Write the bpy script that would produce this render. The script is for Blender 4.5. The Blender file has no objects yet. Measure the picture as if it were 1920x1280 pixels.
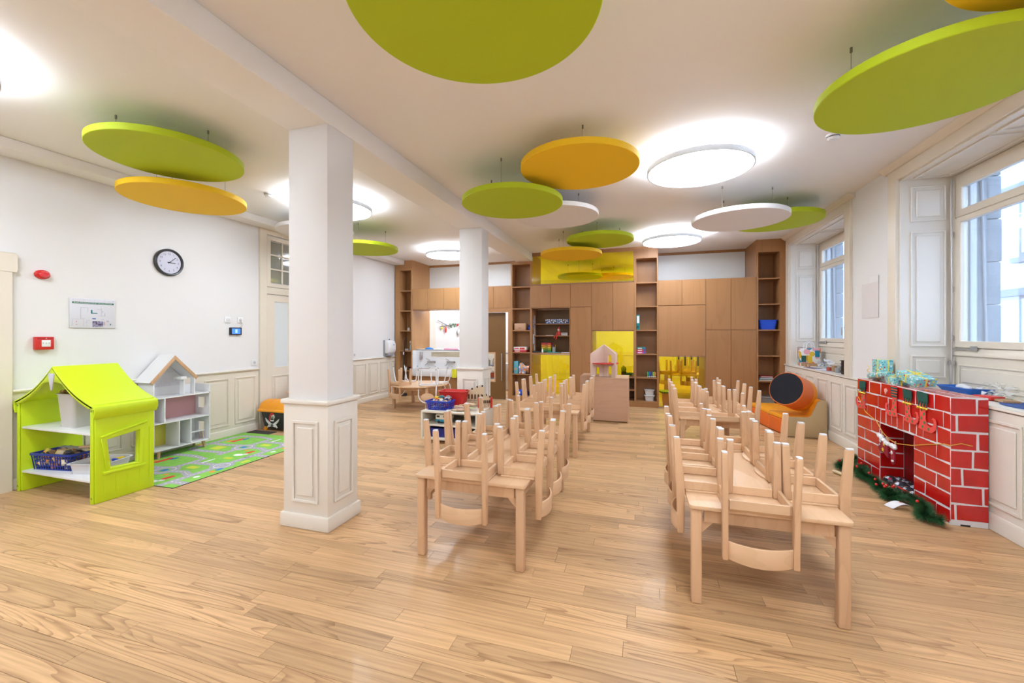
import bpy, bmesh, math, random
from mathutils import Vector, Matrix
random.seed(7)
scene = bpy.context.scene
COL = scene.collection
PI = math.pi

# ---------------------------------------------------------------- camera
cam_d = bpy.data.cameras.new('camera')
cam = bpy.data.objects.new('camera', cam_d)
COL.objects.link(cam)
cam.location = (0, 0, 1.5)
cam.rotation_euler = (PI / 2, 0, math.atan(240 / 780))
cam_d.sensor_width = 36
cam_d.lens = 780 / 1920 * 36
cam_d.shift_y = -14 / 1920
cam_d.clip_start = 0.05
cam_d.clip_end = 200
scene.camera = cam

# ---------------------------------------------------------------- world, exposure
world = bpy.data.worlds.new('overcast_sky')
scene.world = world
world.use_nodes = True
bg = world.node_tree.nodes['Background']
bg.inputs[0].default_value = (0.55, 0.73, 1.0, 1)
bg.inputs[1].default_value = 4.2
scene.view_settings.view_transform = 'Standard'
scene.view_settings.look = 'None'
scene.view_settings.gamma = 1
scene.view_settings.use_curve_mapping = False
scene.view_settings.exposure = 0.9
scene.cycles.max_bounces = 8
scene.cycles.glossy_bounces = 3
scene.cycles.transmission_bounces = 4
LAMP_DOWN = 11.0
LAMP_UP = 18.0
LAMP_COL = (0.84, 0.945, 1.08)

# ---------------------------------------------------------------- materials
MATS = {}
def srgb(r, g, b):
    f = lambda c: c / 12.92 if c <= 0.04045 else ((c + 0.055) / 1.055) ** 2.4
    return (f(r / 255), f(g / 255), f(b / 255))
def M(name, col, rough=0.5, metal=0.0, noise=None, bump=None, spec=0.5, coat=0.0, emit=None, trans=0.0, rand=0.0, alpha=1.0):
    if name in MATS: return MATS[name]
    m = bpy.data.materials.new(name); m.use_nodes = True
    nt = m.node_tree; b = nt.nodes['Principled BSDF']
    b.inputs['Base Color'].default_value = (*col, 1)
    b.inputs['Roughness'].default_value = rough
    b.inputs['Metallic'].default_value = metal
    b.inputs['Specular IOR Level'].default_value = spec
    b.inputs['Coat Weight'].default_value = coat
    b.inputs['Transmission Weight'].default_value = trans
    b.inputs['Alpha'].default_value = alpha
    if emit:
        b.inputs['Emission Color'].default_value = (*emit[0], 1); b.inputs['Emission Strength'].default_value = emit[1]
    tc = None
    src = None
    if noise:
        tc = nt.nodes.new('ShaderNodeTexCoord')
        n = nt.nodes.new('ShaderNodeTexNoise'); n.inputs['Scale'].default_value = noise[0]; n.inputs['Detail'].default_value = 4
        nt.links.new(tc.outputs['Object'], n.inputs['Vector'])
        mix = nt.nodes.new('ShaderNodeMix'); mix.data_type = 'RGBA'
        mix.inputs[6].default_value = (*[c * (1 - noise[1]) for c in col], 1)
        mix.inputs[7].default_value = (*[min(1, c * (1 + noise[1])) for c in col], 1)
        nt.links.new(n.outputs['Fac'], mix.inputs[0])
        nt.links.new(mix.outputs[2], b.inputs['Base Color'])
    if bump:
        tc = tc or nt.nodes.new('ShaderNodeTexCoord')
        n2 = nt.nodes.new('ShaderNodeTexNoise'); n2.inputs['Scale'].default_value = bump[0]
        nt.links.new(tc.outputs['Object'], n2.inputs['Vector'])
        bp = nt.nodes.new('ShaderNodeBump'); bp.inputs['Strength'].default_value = bump[1]; bp.inputs['Distance'].default_value = 0.01
        nt.links.new(n2.outputs['Fac'], bp.inputs['Height']); nt.links.new(bp.outputs[0], b.inputs['Normal'])
    MATS[name] = m
    return m
def MR(nt, node, a, b, c, d):
    mr = nt.nodes.new('ShaderNodeMapRange')
    for i, v in enumerate((a, b, c, d)): mr.inputs[1 + i].default_value = v
    nt.links.new(node, mr.inputs[0]); return mr.outputs[0]
def WOOD(name, light, dark, grain=(1.2, 14, 14), rings=7.0, rough=0.4, amount=0.5, attr=None, coat=0.0, tone=0.12, fine=0.25, vary=False):
    """contour-line grain along the axis whose grain scale is smallest"""
    if name in MATS: return MATS[name]
    m = bpy.data.materials.new(name); m.use_nodes = True
    nt = m.node_tree; L = nt.links; b = nt.nodes['Principled BSDF']
    b.inputs['Roughness'].default_value = rough; b.inputs['Coat Weight'].default_value = coat
    b.inputs['Specular IOR Level'].default_value = 0.4
    tc = nt.nodes.new('ShaderNodeTexCoord'); vec = tc.outputs['Object']
    if attr:
        at = nt.nodes.new('ShaderNodeAttribute'); at.attribute_name = attr; rnd = at.outputs['Fac']
    else:
        oi = nt.nodes.new('ShaderNodeObjectInfo'); rnd = oi.outputs['Random']
    mul = nt.nodes.new('ShaderNodeMath'); mul.operation = 'MULTIPLY'; mul.inputs[1].default_value = 57.0; L.new(rnd, mul.inputs[0])
    cmb = nt.nodes.new('ShaderNodeCombineXYZ')
    for i in range(3): L.new(mul.outputs[0], cmb.inputs[i])
    mp = nt.nodes.new('ShaderNodeVectorMath'); mp.operation = 'MULTIPLY'; mp.inputs[1].default_value = grain; L.new(vec, mp.inputs[0])
    ad = nt.nodes.new('ShaderNodeVectorMath'); ad.operation = 'ADD'; L.new(mp.outputs[0], ad.inputs[0]); L.new(cmb.outputs[0], ad.inputs[1])
    n1 = nt.nodes.new('ShaderNodeTexNoise'); n1.inputs['Scale'].default_value = 1.0; n1.inputs['Detail'].default_value = 1.5; n1.inputs['Roughness'].default_value = 0.4
    L.new(ad.outputs[0], n1.inputs['Vector'])
    rm = nt.nodes.new('ShaderNodeMath'); rm.operation = 'MULTIPLY'; rm.inputs[1].default_value = rings; L.new(n1.outputs['Fac'], rm.inputs[0])
    fr = nt.nodes.new('ShaderNodeMath'); fr.operation = 'FRACT'; L.new(rm.outputs[0], fr.inputs[0])
    ring = MR(nt, fr.outputs[0], 0.62, 1.0, 0.0, 1.0)
    n2 = nt.nodes.new('ShaderNodeTexNoise'); n2.inputs['Scale'].default_value = 1.0; n2.inputs['Detail'].default_value = 3
    mp2 = nt.nodes.new('ShaderNodeVectorMath'); mp2.operation = 'MULTIPLY'; mp2.inputs[1].default_value = [g * 9 if g > min(grain) else g * 3 for g in grain]
    L.new(vec, mp2.inputs[0]); ad2 = nt.nodes.new('ShaderNodeVectorMath'); ad2.operation = 'ADD'; L.new(mp2.outputs[0], ad2.inputs[0]); L.new(cmb.outputs[0], ad2.inputs[1])
    L.new(ad2.outputs[0], n2.inputs['Vector'])
    f2 = MR(nt, n2.outputs['Fac'], 0.35, 0.7, 0.0, fine)
    s = nt.nodes.new('ShaderNodeMath'); s.operation = 'MULTIPLY_ADD'; s.inputs[1].default_value = amount; L.new(ring, s.inputs[0])
    if vary:
        w2 = nt.nodes.new('ShaderNodeTexWhiteNoise'); w2.noise_dimensions = '2D'; L.new(cmb.outputs[0], w2.inputs['Vector'])
        L.new(MR(nt, w2.outputs['Value'], 0.15, 1.0, amount * 0.15, amount * 1.35), s.inputs[1]); L.new(f2, s.inputs[2]); s.use_clamp = True
    mix = nt.nodes.new('ShaderNodeMix'); mix.data_type = 'RGBA'; mix.inputs[6].default_value = (*light, 1); mix.inputs[7].default_value = (*dark, 1)
    L.new(s.outputs[0], mix.inputs[0])
    # tone per piece
    wn = nt.nodes.new('ShaderNodeTexWhiteNoise'); wn.noise_dimensions = '1D'; L.new(mul.outputs[0], wn.inputs['W'])
    tv = MR(nt, wn.outputs['Value'], 0, 1, 1 - tone, 1 + tone)
    hs = nt.nodes.new('ShaderNodeHueSaturation'); L.new(mix.outputs[2], hs.inputs['Color']); L.new(tv, hs.inputs['Value'])
    L.new(hs.outputs[0], b.inputs['Base Color'])
    bp = nt.nodes.new('ShaderNodeBump'); bp.inputs['Strength'].default_value = 0.06; bp.inputs['Distance'].default_value = 0.004
    L.new(s.outputs[0], bp.inputs['Height']); L.new(bp.outputs[0], b.inputs['Normal'])
    MATS[name] = m
    return m
def GLASS(name, col, gloss=0.08, rough=0.02):
    if name in MATS: return MATS[name]
    m = bpy.data.materials.new(name); m.use_nodes = True
    nt = m.node_tree; nt.nodes.clear()
    o = nt.nodes.new('ShaderNodeOutputMaterial'); t = nt.nodes.new('ShaderNodeBsdfTransparent'); t.inputs[0].default_value = (*col, 1)
    g = nt.nodes.new('ShaderNodeBsdfGlossy'); g.inputs['Roughness'].default_value = rough; g.inputs[0].default_value = (1, 1, 1, 1)
    mx = nt.nodes.new('ShaderNodeMixShader')
    lw = nt.nodes.new('ShaderNodeLayerWeight'); lw.inputs[0].default_value = 0.25
    mr = MR(nt, lw.outputs['Fresnel'], 0, 1, gloss, 0.7)
    nt.links.new(mr, mx.inputs[0]); nt.links.new(t.outputs[0], mx.inputs[1]); nt.links.new(g.outputs[0], mx.inputs[2]); nt.links.new(mx.outputs[0], o.inputs[0])
    MATS[name] = m
    return m
def SPOTS(name, base, cols, scale, size=0.35, rough=0.4):
    """base colour with scattered blots of other colours (wrapping paper, print, toys in a box)"""
    if name in MATS: return MATS[name]
    m = bpy.data.materials.new(name); m.use_nodes = True
    nt = m.node_tree; L = nt.links; b = nt.nodes['Principled BSDF']; b.inputs['Roughness'].default_value = rough
    tc = nt.nodes.new('ShaderNodeTexCoord')
    v = nt.nodes.new('ShaderNodeTexVoronoi'); v.inputs['Scale'].default_value = scale; L.new(tc.outputs['Object'], v.inputs['Vector'])
    wn = nt.nodes.new('ShaderNodeTexWhiteNoise'); L.new(v.outputs['Color'], wn.inputs['Vector'])
    cr = nt.nodes.new('ShaderNodeValToRGB'); cr.color_ramp.interpolation = 'CONSTANT'
    els = cr.color_ramp.elements
    els[0].color = (*cols[0], 1); els[1].position = 1 / len(cols); els[1].color = (*cols[1 % len(cols)], 1)
    for i in range(2, len(cols)):
        e = els.new(i / len(cols)); e.color = (*cols[i], 1)
    L.new(wn.outputs['Value'], cr.inputs[0])
    lt = nt.nodes.new('ShaderNodeMath'); lt.operation = 'LESS_THAN'; lt.inputs[1].default_value = size; L.new(v.outputs['Distance'], lt.inputs[0])
    mix = nt.nodes.new('ShaderNodeMix'); mix.data_type = 'RGBA'; mix.inputs[6].default_value = (*base, 1); L.new(lt.outputs[0], mix.inputs[0]); L.new(cr.outputs[0], mix.inputs[7])
    L.new(mix.outputs[2], b.inputs['Base Color'])
    MATS[name] = m
    return m

wall_m = M('wall_paint', (0.80, 0.79, 0.785), 0.6, noise=(1.3, 0.015), bump=(120, 0.05))
ceil_m = M('ceiling_paint', (0.87, 0.85, 0.835), 0.7, noise=(0.8, 0.015))
cream = M('cream_paint', (0.77, 0.70, 0.59), 0.35, noise=(2.0, 0.03))
cream_l = M('pale_cream_paint', (0.78, 0.73, 0.65), 0.35, noise=(2.0, 0.03))
oak = WOOD('oak_floor', (0.645, 0.40, 0.20), (0.27, 0.135, 0.055), grain=(0.62, 7.5, 1), rings=17, rough=0.40, amount=0.55, attr='pr', coat=0.05, tone=0.22, fine=0.42, vary=True)
beech = WOOD('beech', (0.74, 0.48, 0.29), (0.58, 0.35, 0.195), grain=(9, 9, 1.3), rings=5, rough=0.4, amount=0.3, tone=0.06, fine=0.25)
beech_h = WOOD('beech_board', (0.80, 0.54, 0.34), (0.63, 0.40, 0.225), grain=(9, 1.2, 9), rings=4, rough=0.38, amount=0.25, tone=0.06, fine=0.25)
veneer = WOOD('brown_veneer', (0.43, 0.21, 0.084), (0.31, 0.145, 0.054), grain=(5, 5, 0.7), rings=4, rough=0.38, amount=0.25, tone=0.05, fine=0.35)
veneer_l = WOOD('light_veneer', (0.50, 0.27, 0.115), (0.38, 0.19, 0.075), grain=(5, 5, 0.7), rings=4, rough=0.38, amount=0.25, tone=0.03, fine=0.3)
veneer_d = WOOD('dark_door_veneer', (0.21, 0.105, 0.03), (0.16, 0.075, 0.022), grain=(5, 5, 0.7), rings=3, rough=0.4, amount=0.2, tone=0.03)
white_p = M('white_laminate', (0.82, 0.82, 0.83), 0.3)
white_g = M('white_glass_board', (0.80, 0.83, 0.84), 0.35)
white_m = M('white_metal', (0.80, 0.80, 0.82), 0.3)
steel = M('brushed_steel', (0.55, 0.55, 0.57), 0.28, 1.0)
dark = M('black_plastic', (0.015, 0.015, 0.018), 0.4)
grey = M('grey_plastic', (0.35, 0.36, 0.38), 0.45)
green_d = M('green_felt', (0.44, 0.56, 0.006), 0.75, bump=(300, 0.1))
yellow_d = M('yellow_felt', (0.88, 0.54, 0.006), 0.75, bump=(300, 0.1))
white_d = M('white_felt', (0.78, 0.75, 0.74), 0.75, bump=(300, 0.1))
lime = M('lime_plastic', (0.57, 0.76, 0.008), 0.42, noise=(3, 0.04))
yel_glass = GLASS('yellow_glass', (1.0, 0.93, 0.12), 0.05)
clear = GLASS('window_glass', (0.93, 0.96, 1.0), 0.03)
frost = M('frosted_glass', (0.72, 0.77, 0.78), 0.35, trans=0.0, spec=0.6)
red_p = M('red_plastic', (0.62, 0.025, 0.02), 0.35)
blue_p = M('blue_plastic', (0.012, 0.035, 0.30), 0.35)
blue_b = M('bright_blue_plastic', (0.01, 0.09, 0.75), 0.35)
orange_p = M('orange_plastic', (0.85, 0.32, 0.01), 0.4, noise=(20, 0.05))
diffuser = M('lamp_diffuser', (0.9, 0.9, 0.9), 0.6, emit=(LAMP_COL, LAMP_DOWN))
uplight = M('lamp_uplight', (0.9, 0.9, 0.9), 0.6, emit=((0.86, 0.95, 1.06), LAMP_UP))

# ---------------------------------------------------------------- geometry helpers
def obj(name, me, mat, parent=None):
    o = bpy.data.objects.new(name, me); COL.objects.link(o)
    if mat is not None and not me.materials: me.materials.append(mat)
    if parent is not None: o.parent = parent
    return o
def tag(o, label=None, cat=None, group=None, kind=None):
    if label: o['label'] = label
    if cat: o['category'] = cat
    if group: o['group'] = group
    if kind: o['kind'] = kind
    return o
def thing(name, label, cat, loc=(0, 0, 0), rotz=0.0, group=None):
    o = bpy.data.objects.new(name, None); COL.objects.link(o)
    o.empty_display_size = 0.1
    o.location = loc; o.rotation_euler = (0, 0, rotz)
    return tag(o, label, cat, group)
def copy_tree(o, parent=None):
    c = o.copy(); COL.objects.link(c)
    if parent is not None: c.parent = parent
    for ch in o.children: copy_tree(ch, c)
    return c
def rootof(o):
    while o.parent is not None: o = o.parent
    return o
class MB:
    def __init__(s): s.v = []; s.f = []
    def add(s, vs, fs):
        n = len(s.v); s.v += [tuple(v) for v in vs]; s.f += [tuple(i + n for i in f) for f in fs]; return s
    def box(s, x0, y0, z0, x1, y1, z1):
        x0, x1 = min(x0, x1), max(x0, x1); y0, y1 = min(y0, y1), max(y0, y1); z0, z1 = min(z0, z1), max(z0, z1)
        v = [(x0, y0, z0), (x1, y0, z0), (x1, y1, z0), (x0, y1, z0), (x0, y0, z1), (x1, y0, z1), (x1, y1, z1), (x0, y1, z1)]
        return s.add(v, [(3, 2, 1, 0), (4, 5, 6, 7), (0, 1, 5, 4), (1, 2, 6, 5), (2, 3, 7, 6), (3, 0, 4, 7)])
    def hexa(s, v):
        return s.add(v, [(3, 2, 1, 0), (4, 5, 6, 7), (0, 1, 5, 4), (1, 2, 6, 5), (2, 3, 7, 6), (3, 0, 4, 7)])
    def obox(s, c, size, mat=None):
        hx, hy, hz = [q / 2 for q in size]
        vs = [Vector(p) for p in [(-hx, -hy, -hz), (hx, -hy, -hz), (hx, hy, -hz), (-hx, hy, -hz), (-hx, -hy, hz), (hx, -hy, hz), (hx, hy, hz), (-hx, hy, hz)]]
        if mat is not None: vs = [mat @ v for v in vs]
        return s.hexa([v + Vector(c) for v in vs])
    def cyl(s, p0, p1, r0, r1=None, n=16, caps=True):
        p0, p1 = Vector(p0), Vector(p1); r1 = r0 if r1 is None else r1
        d = (p1 - p0).normalized(); a = d.orthogonal().normalized(); b = d.cross(a)
        vs = []
        for p, r in ((p0, r0), (p1, r1)):
            for i in range(n):
                t = 2 * PI * i / n; vs.append(p + a * (r * math.cos(t)) + b * (r * math.sin(t)))
        fs = [(i, (i + 1) % n, n + (i + 1) % n, n + i) for i in range(n)]
        if caps: fs += [tuple(range(n))[::-1], tuple(range(n, 2 * n))]
        return s.add(vs, fs)
    def tube(s, pts, r, n=8, closed=False):
        pts = [Vector(p) for p in pts]; m = len(pts); vs = []
        prev = None
        for i, p in enumerate(pts):
            if closed: d = pts[(i + 1) % m] - pts[i - 1]
            else: d = pts[min(i + 1, m - 1)] - pts[max(i - 1, 0)]
            d.normalize()
            a = d.orthogonal().normalized() if prev is None else (prev - d * prev.dot(d)).normalized()
            prev = a; b = d.cross(a)
            rr = r[i] if isinstance(r, (list, tuple)) else r
            for k in range(n):
                t = 2 * PI * k / n; vs.append(p + a * (rr * math.cos(t)) + b * (rr * math.sin(t)))
        fs = []
        for i in range(m if closed else m - 1):
            j = (i + 1) % m
            fs += [(i * n + k, i * n + (k + 1) % n, j * n + (k + 1) % n, j * n + k) for k in range(n)]
        if not closed: fs += [tuple(range(n))[::-1], tuple(range((m - 1) * n, m * n))]
        return s.add(vs, fs)
    def prism(s, poly, axis, a0, a1):
        n = len(poly)
        if axis == 'x': f = lambda p, a: (a, p[0], p[1])
        elif axis == 'y': f = lambda p, a: (p[0], a, p[1])
        else: f = lambda p, a: (p[0], p[1], a)
        vs = [f(p, a0) for p in poly] + [f(p, a1) for p in poly]
        fs = [tuple(range(n))[::-1], tuple(range(n, 2 * n))] + [(i, (i + 1) % n, n + (i + 1) % n, n + i) for i in range(n)]
        return s.add(vs, fs)
    def ring(s, outer, inner, axis, a0, a1):
        """frame: outer and inner loops with the same number of points"""
        n = len(outer)
        if axis == 'x': f = lambda p, a: (a, p[0], p[1])
        elif axis == 'y': f = lambda p, a: (p[0], a, p[1])
        else: f = lambda p, a: (p[0], p[1], a)
        vs = [f(p, a) for a in (a0, a1) for loop in (outer, inner) for p in loop]
        fs = []
        for i in range(n):
            j = (i + 1) % n
            fs += [(i, j, n + j, n + i), (2 * n + j, 2 * n + i, 3 * n + i, 3 * n + j), (i, 2 * n + i, 2 * n + j, j), (n + j, 3 * n + j, 3 * n + i, n + i)]
        return s.add(vs, fs)
    def lathe(s, prof, c=(0, 0, 0), n=32, mat=None, caps=True):
        vs = []; m = len(prof)
        for r, z in prof:
            for i in range(n):
                t = 2 * PI * i / n; p = Vector((r * math.cos(t), r * math.sin(t), z))
                if mat is not None: p = mat @ p
                vs.append(p + Vector(c))
        fs = [(k * n + i, k * n + (i + 1) % n, (k + 1) * n + (i + 1) % n, (k + 1) * n + i) for k in range(m - 1) for i in range(n)]
        if caps and prof[0][0] > 1e-6: fs.append(tuple(range(n))[::-1])
        if caps and prof[-1][0] > 1e-6: fs.append(tuple(range((m - 1) * n, m * n)))
        return s.add(vs, fs)
    def ball(s, c, r, n=10, sx=1, sy=1, sz=1):
        m = n // 2 + 1; vs = []; 
        for k in range(m + 1):
            ph = PI * k / m
            for i in range(n):
                t = 2 * PI * i / n; vs.append((c[0] + sx * r * math.sin(ph) * math.cos(t), c[1] + sy * r * math.sin(ph) * math.sin(t), c[2] - sz * r * math.cos(ph)))
        fs = [(k * n + i, k * n + (i + 1) % n, (k + 1) * n + (i + 1) % n, (k + 1) * n + i) for k in range(m) for i in range(n)]
        return s.add(vs, fs)
    def build(s, name, mat, parent=None, bevel=0, seg=2, smooth=False, local=False, ang=35):
        vs = s.v
        if parent is not None and not local:
            l = rootof(parent).location
            if l.length: vs = [(v[0] - l.x, v[1] - l.y, v[2] - l.z) for v in vs]
        me = bpy.data.meshes.new(name); me.from_pydata(vs, [], s.f)
        bm = bmesh.new(); bm.from_mesh(me)
        bmesh.ops.remove_doubles(bm, verts=bm.verts, dist=1e-6)
        bmesh.ops.recalc_face_normals(bm, faces=bm.faces)
        if bevel:
            es = [e for e in bm.edges if len(e.link_faces) == 2 and e.calc_face_angle(0) > 0.5]
            bmesh.ops.bevel(bm, geom=es, offset=bevel, segments=seg, affect='EDGES', profile=0.5, clamp_overlap=True)
        bm.to_mesh(me); bm.free()
        if smooth or bevel:
            me.shade_smooth(); me.set_sharp_from_angle(angle=math.radians(ang))
        return obj(name, me, mat, parent)
def part(name, mat, parent, *b, **k):
    return MB().box(*b).build(name, mat, parent, **k)
def arc(c, r, a0, a1, n):
    return [(c[0] + r * math.cos(a0 + (a1 - a0) * i / n), c[1] + r * math.sin(a0 + (a1 - a0) * i / n)) for i in range(n + 1)]
def rrect(x0, y0, x1, y1, r, n=4):
    return arc((x1 - r, y1 - r), r, 0, PI / 2, n) + arc((x0 + r, y1 - r), r, PI / 2, PI, n) + arc((x0 + r, y0 + r), r, PI, 1.5 * PI, n) + arc((x1 - r, y0 + r), r, 1.5 * PI, 2 * PI, n)
def text(name, body, size, loc, rot, mat, parent, depth=0.0, align='CENTER', sx=1.0):
    cu = bpy.data.curves.new(name, 'FONT'); cu.body = body; cu.size = size; cu.align_x = align; cu.align_y = 'CENTER'; cu.extrude = depth; cu.resolution_u = 3
    t = bpy.data.objects.new(name + '_tmp', cu); COL.objects.link(t)
    dg = bpy.context.evaluated_depsgraph_get()
    me = bpy.data.meshes.new_from_object(t.evaluated_get(dg)); me.name = name
    bpy.data.objects.remove(t); bpy.data.curves.remove(cu)
    mx = Matrix.Translation(Vector(loc)) @ Matrix(rot).to_4x4() @ Matrix.Diagonal((sx, 1, 1, 1))
    l = rootof(parent).location
    me.transform(Matrix.Translation(-l) @ mx)
    me.materials.clear()
    return obj(name, me, mat, parent)
def basis(x, y):
    x = Vector(x).normalized(); y = Vector(y).normalized(); z = x.cross(y)
    return Matrix((x, y, z)).transposed()
FACE_LEFT = basis((0, 1, 0), (0, 0, 1))       # on the wall at small X, read from inside the room (text runs +Y, normal +X)
FACE_FRONT = basis((1, 0, 0), (0, 0, 1))      # normal -Y, read from the camera side

# ================================================================ THE ROOM
XL, XR, YB, YR, CZ = -5.78, 2.6, 8.93, -2.6, 3.29
YN = 13.6          # far wall of the neighbouring room
def struct(name, mb, mat, parent=None, **k):
    o = mb.build(name, mat, parent, **k)
    if parent is None: tag(o, kind='structure')
    return o

# ---- floor with oak planks
floor = struct('floor', MB().box(XL - 0.1, YR - 0.1, -0.12, 3.05, YN + 0.1, -0.012), M('underfloor', (0.10, 0.06, 0.03), 0.8))
def project(x, y):
    th = math.atan(240 / 780); lat = x * math.cos(th) + y * math.sin(th); fwd = -x * math.sin(th) + y * math.cos(th)
    return (960 + 780 * lat / fwd, 626 + 780 * 1.5 / fwd) if fwd > 0.3 else None
planks = []
rp = random.Random(11)
y = YR
while y < YN:
    x = XL - rp.uniform(0, 1.2)
    while x < XR + 0.44:
        ln = rp.choice([rp.uniform(0.45, 0.9), rp.uniform(0.9, 1.7), rp.uniform(0.9, 1.7)])
        x0, x1 = max(x, XL), min(x + ln, XR)
        if x1 - x0 > 0.02: planks.append((x0, y, x1, y + 0.1))
        x += ln
    y += 0.1
def seen_size(p):
    q = project((p[0] + p[2]) / 2, p[1] + 0.05)
    if q is None or not (-150 < q[0] < 2070 and 700 < q[1] < 1330): return 0
    if p[1] > 8.9: return 0
    a, b = project(p[0], p[1]), project(p[2], p[1] + 0.1)
    if a is None or b is None: return 0
    c = lambda v, lo, hi: max(lo, min(hi, v))
    return abs(c(a[0], 0, 1920) - c(b[0], 0, 1920)) * 0.1 * 780 * 1.5 / max(0.3, p[1]) ** 2
order = sorted(range(len(planks)), key=lambda i: -seen_size(planks[i]))
def plank_mesh(name, lst):
    mb = MB(); at = []
    for (x0, y0, x1, y1) in lst:
        g = 0.0009
        mb.box(x0 + g, y0 + g, -0.012, x1 - g, y1 - g, rp.uniform(-0.0004, 0.0)); at += [rp.random()] * 8
    me = bpy.data.meshes.new(name); me.from_pydata(mb.v, [], mb.f)
    a = me.attributes.new('pr', 'FLOAT', 'POINT'); a.data.foreach_set('value', at)
    return obj(name, me, oak, floor)
for i in order[:300]: plank_mesh('plank', [planks[i]])
tag(plank_mesh('plank_field', [planks[i] for i in order[300:]]), kind='stuff')

# ---- ceiling, beam, cornice
struct('ceiling', MB().box(XL - 0.1, YR - 0.1, CZ, XR + 0.5, YN + 0.1, CZ + 0.15), ceil_m)
struct('trim_1', MB().box(-2.66, YR, 3.112, -2.28, 9.0, CZ), ceil_m, bevel=0.006)
struct('trim_2', MB().box(XL, YR, 3.19, -5.50, 9.0, CZ), ceil_m, bevel=0.01)

# ---- wainscot helpers : a panel is a sunk field with a raised moulding ring
def wainscot_x(parent, xs, sgn, y0, y1, z0, z1, mat, w=0.022):
    """raised panel on a wall of constant X facing sgn"""
    a = xs; b = xs + sgn * 0.012
    o = [(y0, z0), (y1, z0), (y1, z1), (y0, z1)]; i = [(y0 + w, z0 + w), (y1 - w, z0 + w), (y1 - w, z1 - w), (y0 + w, z1 - w)]
    MB().ring(o, i, 'x', a, b).build('panel_moulding', mat, parent, bevel=0.004, seg=1)
    MB().box(a, y0 + w + 0.03, z0 + w + 0.03, xs + sgn * 0.009, y1 - w - 0.03, z1 - w - 0.03).build('panel_field', mat, parent, bevel=0.006, seg=1)
def wainscot_y(parent, ys, sgn, x0, x1, z0, z1, mat, w=0.022):
    a = ys; b = ys + sgn * 0.012
    o = [(x0, z0), (x1, z0), (x1, z1), (x0, z1)]; i = [(x0 + w, z0 + w), (x1 - w, z0 + w), (x1 - w, z1 - w), (x0 + w, z1 - w)]
    MB().ring(o, i, 'y', a, b).build('panel_moulding', mat, parent, bevel=0.004, seg=1)
    MB().box(x0 + w + 0.03, a, z0 + w + 0.03, x1 - w - 0.03, ys + sgn * 0.009, z1 - w - 0.03).build('panel_field', mat, parent, bevel=0.006, seg=1)

# ---- left wall
wl = struct('wall_left', MB().box(XL - 0.2, YR, 0, XL, YN, CZ), wall_m)
def left_wainscot(y0, y1, panels):
    part('wainscot_board', cream, wl, XL, y0, 0.10, XL + 0.02, y1, 0.93)
    MB().prism([(XL, 0.93), (XL + 0.03, 0.93), (XL + 0.045, 0.945), (XL + 0.045, 0.96), (XL, 0.968)], 'y', y0, y1).build('dado_cap', cream_l, wl, bevel=0.004, seg=1)
    struct('baseboard_left', MB().prism([(XL, 0), (XL + 0.03, 0), (XL + 0.03, 0.09), (XL + 0.022, 0.105), (XL, 0.12)], 'y', y0, y1), cream, wl, bevel=0.003, seg=1)
    for a, b in panels: wainscot_x(wl, XL + 0.02, 1, a, b, 0.16, 0.855, cream)
left_wainscot(2.40, 5.10, [(2.52, 2.86), (2.95, 3.30), (3.38, 3.73), (3.81, 4.16), (4.25, 4.61), (4.70, 5.05)])
left_wainscot(6.45, 8.92, [(6.56, 6.87), (6.96, 7.30), (7.40, 7.80), (7.90, 8.24), (8.33, 8.66), (8.75, 8.90)])
left_wainscot(YR, 1.10, [(-1.5 + 0.45 * i, -1.1 + 0.45 * i) for i in range(6)])
part('wainscot_board', cream, wl, XL, 9.9, 0.0, XL + 0.02, YN, 0.95)

# double door with a transom light
d1 = tag(MB().ring([(5.12, 0), (6.46, 0), (6.46, 3.19), (5.12, 3.19)], [(5.245, 0.001), (6.335, 0.001), (6.335, 3.11), (5.245, 3.11)], 'x', XL, XL + 0.035).build('door_1', cream, bevel=0.006, seg=1), kind='structure')
part('transom_bar', cream, d1, XL, 5.245, 2.15, XL + 0.03, 6.335, 2.26, bevel=0.005, seg=1)
tr = MB().ring([(5.25, 2.265), (6.33, 2.265), (6.33, 3.09), (5.25, 3.09)], [(5.325, 2.33), (6.255, 2.33), (6.255, 3.025), (5.325, 3.025)], 'x', XL + 0.002, XL + 0.03).build('transom_frame', cream, d1, bevel=0.004, seg=1)
for k in range(1, 4):
    yy = 5.325 + 0.93 * k / 4; part('glazing_bar', cream, tr, XL + 0.004, yy - 0.012, 2.33, XL + 0.026, yy + 0.012, 3.025)
for k in range(1, 3):
    zz = 2.33 + 0.695 * k / 3; part('glazing_bar', cream, tr, XL + 0.004, 5.325, zz - 0.012, XL + 0.024, 6.255, zz + 0.012)
tglass = M('dim_window_glass', (0.30, 0.31, 0.27), 0.06, coat=0.6)
for i in range(4):
    for j in range(3):
        a = 5.325 + 0.93 * i / 4 + 0.013; b = 2.33 + 0.695 * j / 3 + 0.013
        part('pane', tglass, tr, XL + 0.006, a, b, XL + 0.010, a + 0.2065, b + 0.205)
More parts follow.
